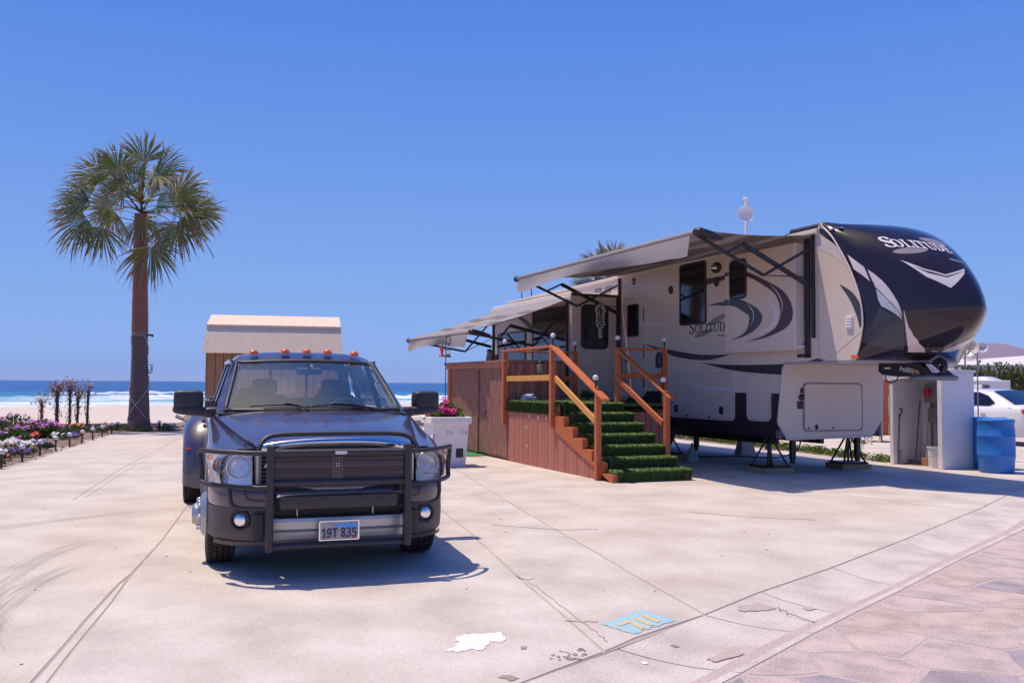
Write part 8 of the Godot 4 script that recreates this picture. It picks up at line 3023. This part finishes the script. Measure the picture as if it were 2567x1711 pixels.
# ---------------------------------------------------------------- right-hand background
func right_background() -> void:
	# board fence seen past the trailer's front wall
	var f := thing("board_fence", "reddish brown board fence beyond the trailer's front wall", "fence", Vector3(10.9, 0, -28.4), -12)
	for k in 16:
		var s := new_st()
		box(s, Vector3(-1.5 + k * 0.20, 0.85, 0), Vector3(0.19, 1.7, 0.03), 0.004)
		obj("board", s, M.redwood, f)
	var s := new_st()
	box(s, Vector3(0, 0.4, -0.04), Vector3(3.2, 0.08, 0.05))
	box(s, Vector3(0, 1.3, -0.04), Vector3(3.2, 0.08, 0.05))
	obj("fence_rail", s, M.redwood, f)
	sedan()
	# white block with an opening, and a car roof behind it
	var w := thing("low_wall", "low white wall block with a square opening beyond the white sedan", "wall", Vector3(15.9, 0, -31.2), -18)
	for q in [[-0.55, 0.85, 0.20, 1.70, 1.6], [0.35, 0.85, 0.60, 1.70, 1.6]]:
		s = new_st()
		box(s, Vector3(q[0], q[1], 0), Vector3(q[2], q[3], q[4]), 0.015)
		obj("pier", s, M.stucco_white, w)
	s = new_st()
	box(s, Vector3(-0.2, 1.63, 0), Vector3(0.52, 0.14, 1.6), 0.012)
	box(s, Vector3(-0.2, 0.6, 0), Vector3(0.52, 1.2, 1.6), 0.012)
	obj("lintel", s, M.stucco_white, w)
	var hv := thing("parked_van", "white van roof showing over the low white wall", "van", Vector3(38.6, 0, -75.0), 118)
	hv.scale = Vector3(1.0, 1.22, 1.0)
	s = new_st()
	var rows := []
	for q in [[-2.2, 0.5, 1.0], [-2.1, 0.9, 1.0], [-1.2, 1.05, 1.0], [-0.6, 1.72, 0.86], [0.0, 1.88, 0.84], [1.2, 1.88, 0.84], [1.9, 1.75, 0.84], [2.2, 0.9, 0.9], [2.25, 0.5, 0.9]]:
		rows.append([Vector3(q[0], 0.3, 0.9), Vector3(q[0], minf(q[1], 1.0), 0.9), Vector3(q[0], q[1] - 0.06, 0.9 * q[2]), Vector3(q[0], q[1], 0.6 * q[2]), Vector3(q[0], q[1] + 0.02, 0), Vector3(q[0], q[1], -0.6 * q[2]), Vector3(q[0], q[1] - 0.06, -0.9 * q[2]), Vector3(q[0], minf(q[1], 1.0), -0.9), Vector3(q[0], 0.3, -0.9)])
	sheet(s, rows)
	obj("van_body", s, M.car_white, hv)
	s = new_st()
	box(s, Vector3(0.4, 1.42, 0.80), Vector3(2.2, 0.42, 0.06), 0.02)
	box(s, Vector3(0.4, 1.42, -0.80), Vector3(2.2, 0.42, 0.06), 0.02)
	obj("side_window", s, M.dark_glass, hv)
	for q in [[-1.5, 0.85], [1.5, 0.85], [-1.5, -0.85], [1.5, -0.85]]:
		s = new_st()
		lathe(s, [Vector2(0.0, -0.1), Vector2(0.33, -0.1), Vector2(0.33, 0.1), Vector2(0.0, 0.1)], 16, Transform3D(Basis(Vector3.RIGHT, PI / 2), Vector3(q[0], 0.33, q[1])))
		obj("wheel", s, M.tyre, hv)
	# hedge
	var h := thing("clipped_hedge", "long green hedge below the white canopies at right", "hedge", Vector3(50.0, 0, -87.0), 10)
	var r := RandomNumberGenerator.new()
	r.seed = 1201
	s = new_st()
	for k in 46:
		leafy(s, r, Vector3(-9.0 + k * 0.42, 1.2 + r.randf_range(-0.3, 0.35), r.randf_range(-0.3, 0.5)), 0.9, 2.1 + r.randf_range(-0.3, 0.25), 0.9, 300, 0.36, Color(0.045, 0.070, 0.018), Color(0.13, 0.16, 0.045), 0.5)
	obj("foliage", s, M.leaf, h)
	s = new_st()
	box(s, Vector3(0.4, 1.1, 0), Vector3(18.5, 2.2, 0.6), 0.05)
	obj("branches", s, M.stake_wood, h)
	# white shade canopies of the neighbours
	var cn := [["long flat white canopy roof at the right edge of the view", 50.5, -96.0, 3.75, 15.5, 5.0, 0.0, 0.42], ["sloping white canopy roof above the flat one, far right", 58.0, -104.5, 4.5, 13.0, 7.0, -9.0, 0.2]]
	for q in cn:
		var o := thing("shade_canopy", q[0], "canopy", Vector3(q[1], 0, q[2]), 0, "white canopies at right")
		s = new_st()
		box(s, Vector3(0, q[3], 0), Vector3(q[4], q[7], q[5]), 0.03, Basis(Vector3.BACK, deg_to_rad(-q[6] * 0.5)) * Basis(Vector3.RIGHT, deg_to_rad(6)))
		obj("canopy_roof", s, M.roof_white, o)
		for x in [-0.46, 0.0, 0.46]:
			s = new_st()
			box(s, Vector3(x * q[4], q[3] * 0.5 - 0.15, 0), Vector3(0.10, q[3] - 0.3, 0.10), 0.01)
			obj("canopy_post", s, M.white_paint, o)
	var rv := thing("parked_motorhome", "white motorhome roof left of the canopies, below the mountain", "motorhome", Vector3(53.4, 0, -110.0), 8)
	rv.scale = Vector3(1.1, 1.42, 1.0)
	s = new_st()
	box(s, Vector3(0, 1.85, 0), Vector3(2.4, 2.9, 6.0), 0.12)
	obj("body", s, M.roof_white, rv)
	s = new_st()
	box(s, Vector3(0.1, 3.42, 0), Vector3(1.6, 0.28, 1.2), 0.10)
	obj("roof_unit", s, M.roof_white, rv)
	for q in [[-1.0, 1.8], [1.0, 1.8], [-1.0, -1.8], [1.0, -1.8]]:
		s = new_st()
		lathe(s, [Vector2(0.0, -0.12), Vector2(0.4, -0.12), Vector2(0.4, 0.12), Vector2(0.0, 0.12)], 16, Transform3D(Basis(Vector3.BACK, PI / 2), Vector3(q[0], 0.40, q[1])))
		obj("wheel", s, M.tyre, rv)
	# dish antennas on masts
	for q in [[11.16, -22.0, 2.42, 0.125, 0.25, "grey mesh dish on a thin mast right of the nose"], [9.40, -19.0, 2.27, 0.17, 0.75, "cream dish half hidden behind the trailer nose"]]:
		var o := thing("dish_antenna", q[5], "antenna", Vector3(q[0], 0, q[1]))
		s = new_st()
		tube(s, [Vector3(-0.10, 0, 0), Vector3(-0.10, q[2] + 0.02, 0)], 0.016, 7)
		obj("mast", s, M.grey_metal, o)
		s = new_st()
		lathe(s, [Vector2(0.0, -0.03), Vector2(q[3] * 0.6, -0.015), Vector2(q[3], 0.03), Vector2(q[3] + 0.006, 0.03), Vector2(q[3] * 0.6, -0.022), Vector2(0.0, -0.038)], 22, Transform3D(Basis(Vector3.UP, -q[4]) * Basis(Vector3.RIGHT, PI / 2 - 0.25), Vector3(0, q[2], 0.03)))
		obj("dish", s, M.white_plastic if q[3] < 0.15 else M.shell_trim, o)
		s = new_st()
		lathe(s, ball(0.025, 0.0, 6), 8, Transform3D(Basis(), Vector3(0, q[2], 0.13)))
		tube(s, [Vector3(0, q[2], 0.0), Vector3(0, q[2], 0.12)], 0.008, 5)
		tube(s, [Vector3(-0.10, q[2], 0), Vector3(0, q[2], 0)], 0.012, 6)
		obj("feed", s, M.grey_metal, o)

func sedan() -> void:
	var c := thing("white_sedan", "white sedan parked behind the blue barrels at the right edge", "car", Vector3(12.72, 0, -25.57), 0)
	c.basis = Basis(Vector3(0.38, 0, 0.925), Vector3.UP, Vector3(-0.925, 0, 0.38))      # local x points to the tail, z to the viewer
	var s := new_st()
	var rows := []
	var st := [[-2.25, 0.55, 0.70], [-2.2, 0.68, 0.80], [-1.6, 0.86, 0.88], [-0.95, 0.95, 0.89], [-0.55, 1.02, 0.89], [0.10, 1.02, 0.89], [0.9, 1.02, 0.89], [1.35, 1.03, 0.88], [1.75, 1.04, 0.87], [2.10, 1.02, 0.82], [2.22, 0.92, 0.78], [2.26, 0.55, 0.75]]
	for q in st:
		var r := []
		for p in [[0.92, 0.22], [1.0, 0.40], [1.0, 0.62], [0.985, 0.80], [0.93, 0.95], [0.80, 1.0], [0.0, 1.02]]: r.append(Vector3(q[0], (p[1] * q[1]) if p[1] > 0.5 else p[1] * minf(1.0, q[1] / 0.6), p[0] * q[2]))
		for p in [[0.80, 1.0], [0.93, 0.95], [0.985, 0.80], [1.0, 0.62], [1.0, 0.40], [0.92, 0.22]]: r.append(Vector3(q[0], (p[1] * q[1]) if p[1] > 0.5 else p[1] * minf(1.0, q[1] / 0.6), -p[0] * q[2]))
		rows.append(r)
	sheet(s, rows)
	obj("body", s, M.car_white, c)
	s = new_st()
	rows = []
	for q in [[-0.95, 0.93, 0.80], [-0.35, 1.32, 0.66], [0.10, 1.42, 0.62], [0.70, 1.43, 0.62], [1.15, 1.36, 0.63], [1.50, 1.20, 0.68], [1.85, 1.02, 0.74]]:
		var r := []
		for p in [[0.82, 0.96], [q[2] + 0.03, q[1] - 0.04], [q[2] - 0.06, q[1]], [0.0, q[1] + 0.02], [-q[2] + 0.06, q[1]], [-q[2] - 0.03, q[1] - 0.04], [-0.82, 0.96]]: r.append(Vector3(q[0], maxf(minf(p[1], q[1] + 0.02), 0.90), p[0]))
		rows.append(r)
	sheet(s, rows)
	obj("cabin", s, M.car_white, c)
	for d in [1.0, -1.0]:
		for q in [[[-0.52, 1.0], [-0.22, 1.30], [0.30, 1.355], [0.30, 1.0]], [[0.36, 1.0], [0.36, 1.355], [0.80, 1.35], [1.10, 1.26], [1.34, 1.08], [1.20, 1.0]]]:
			s = new_st()
			var a := []
			for p in q: a.append(Vector3(p[0], p[1], (0.83 - (p[1] - 0.96) * 0.40) * d))
			for i in range(1, a.size() - 1): tri(s, a[0], a[i], a[i + 1])
			for i in a.size():
				var j := (i + 1) % a.size()
				quad(s, a[i], a[j], a[j] - Vector3(0, 0, 0.03 * d), a[i] - Vector3(0, 0, 0.03 * d))
			obj("side_window", s, M.dark_glass, c)
		s = new_st()
		box(s, Vector3(2.14, 0.86, 0.62 * d), Vector3(0.22, 0.15, 0.32), 0.03)
		obj("tail_light", s, M.lens_red, c)
		for x in [0.12, 0.95]:
			s = new_st()
			box(s, Vector3(x + 0.12, 0.80, 0.888 * d), Vector3(0.16, 0.03, 0.03), 0.01)
			obj("door_handle", s, M.chrome, c)
		for x in [-1.4, 1.35]:
			s = new_st()
			lathe(s, [Vector2(0.0, -0.1), Vector2(0.30, -0.1), Vector2(0.32, -0.06), Vector2(0.32, 0.08), Vector2(0.28, 0.105), Vector2(0.20, 0.10), Vector2(0.18, 0.06), Vector2(0.0, 0.07)], 22, Transform3D(Basis(Vector3.RIGHT, PI / 2 * d), Vector3(x, 0.32, 0.80 * d)))
			obj("wheel", s, M.tyre, c)
	s = new_st()
	slab_sheet(s, [[Vector3(1.16, 1.37, 0.55), Vector3(1.16, 1.39, 0.0), Vector3(1.16, 1.37, -0.55)], [Vector3(1.52, 1.215, 0.60), Vector3(1.52, 1.235, 0.0), Vector3(1.52, 1.215, -0.60)], [Vector3(1.84, 1.045, 0.64), Vector3(1.84, 1.06, 0.0), Vector3(1.84, 1.045, -0.64)]], Vector3(0.012, 0.02, 0))
	obj("rear_window", s, M.dark_glass, c)
	s = new_st()
	slab_sheet(s, [[Vector3(-0.93, 0.97, 0.70), Vector3(-0.95, 0.98, -0.70)], [Vector3(-0.36, 1.34, 0.58), Vector3(-0.36, 1.34, -0.58)]], Vector3(-0.01, 0.02, 0))
	obj("windscreen", s, M.dark_glass, c)
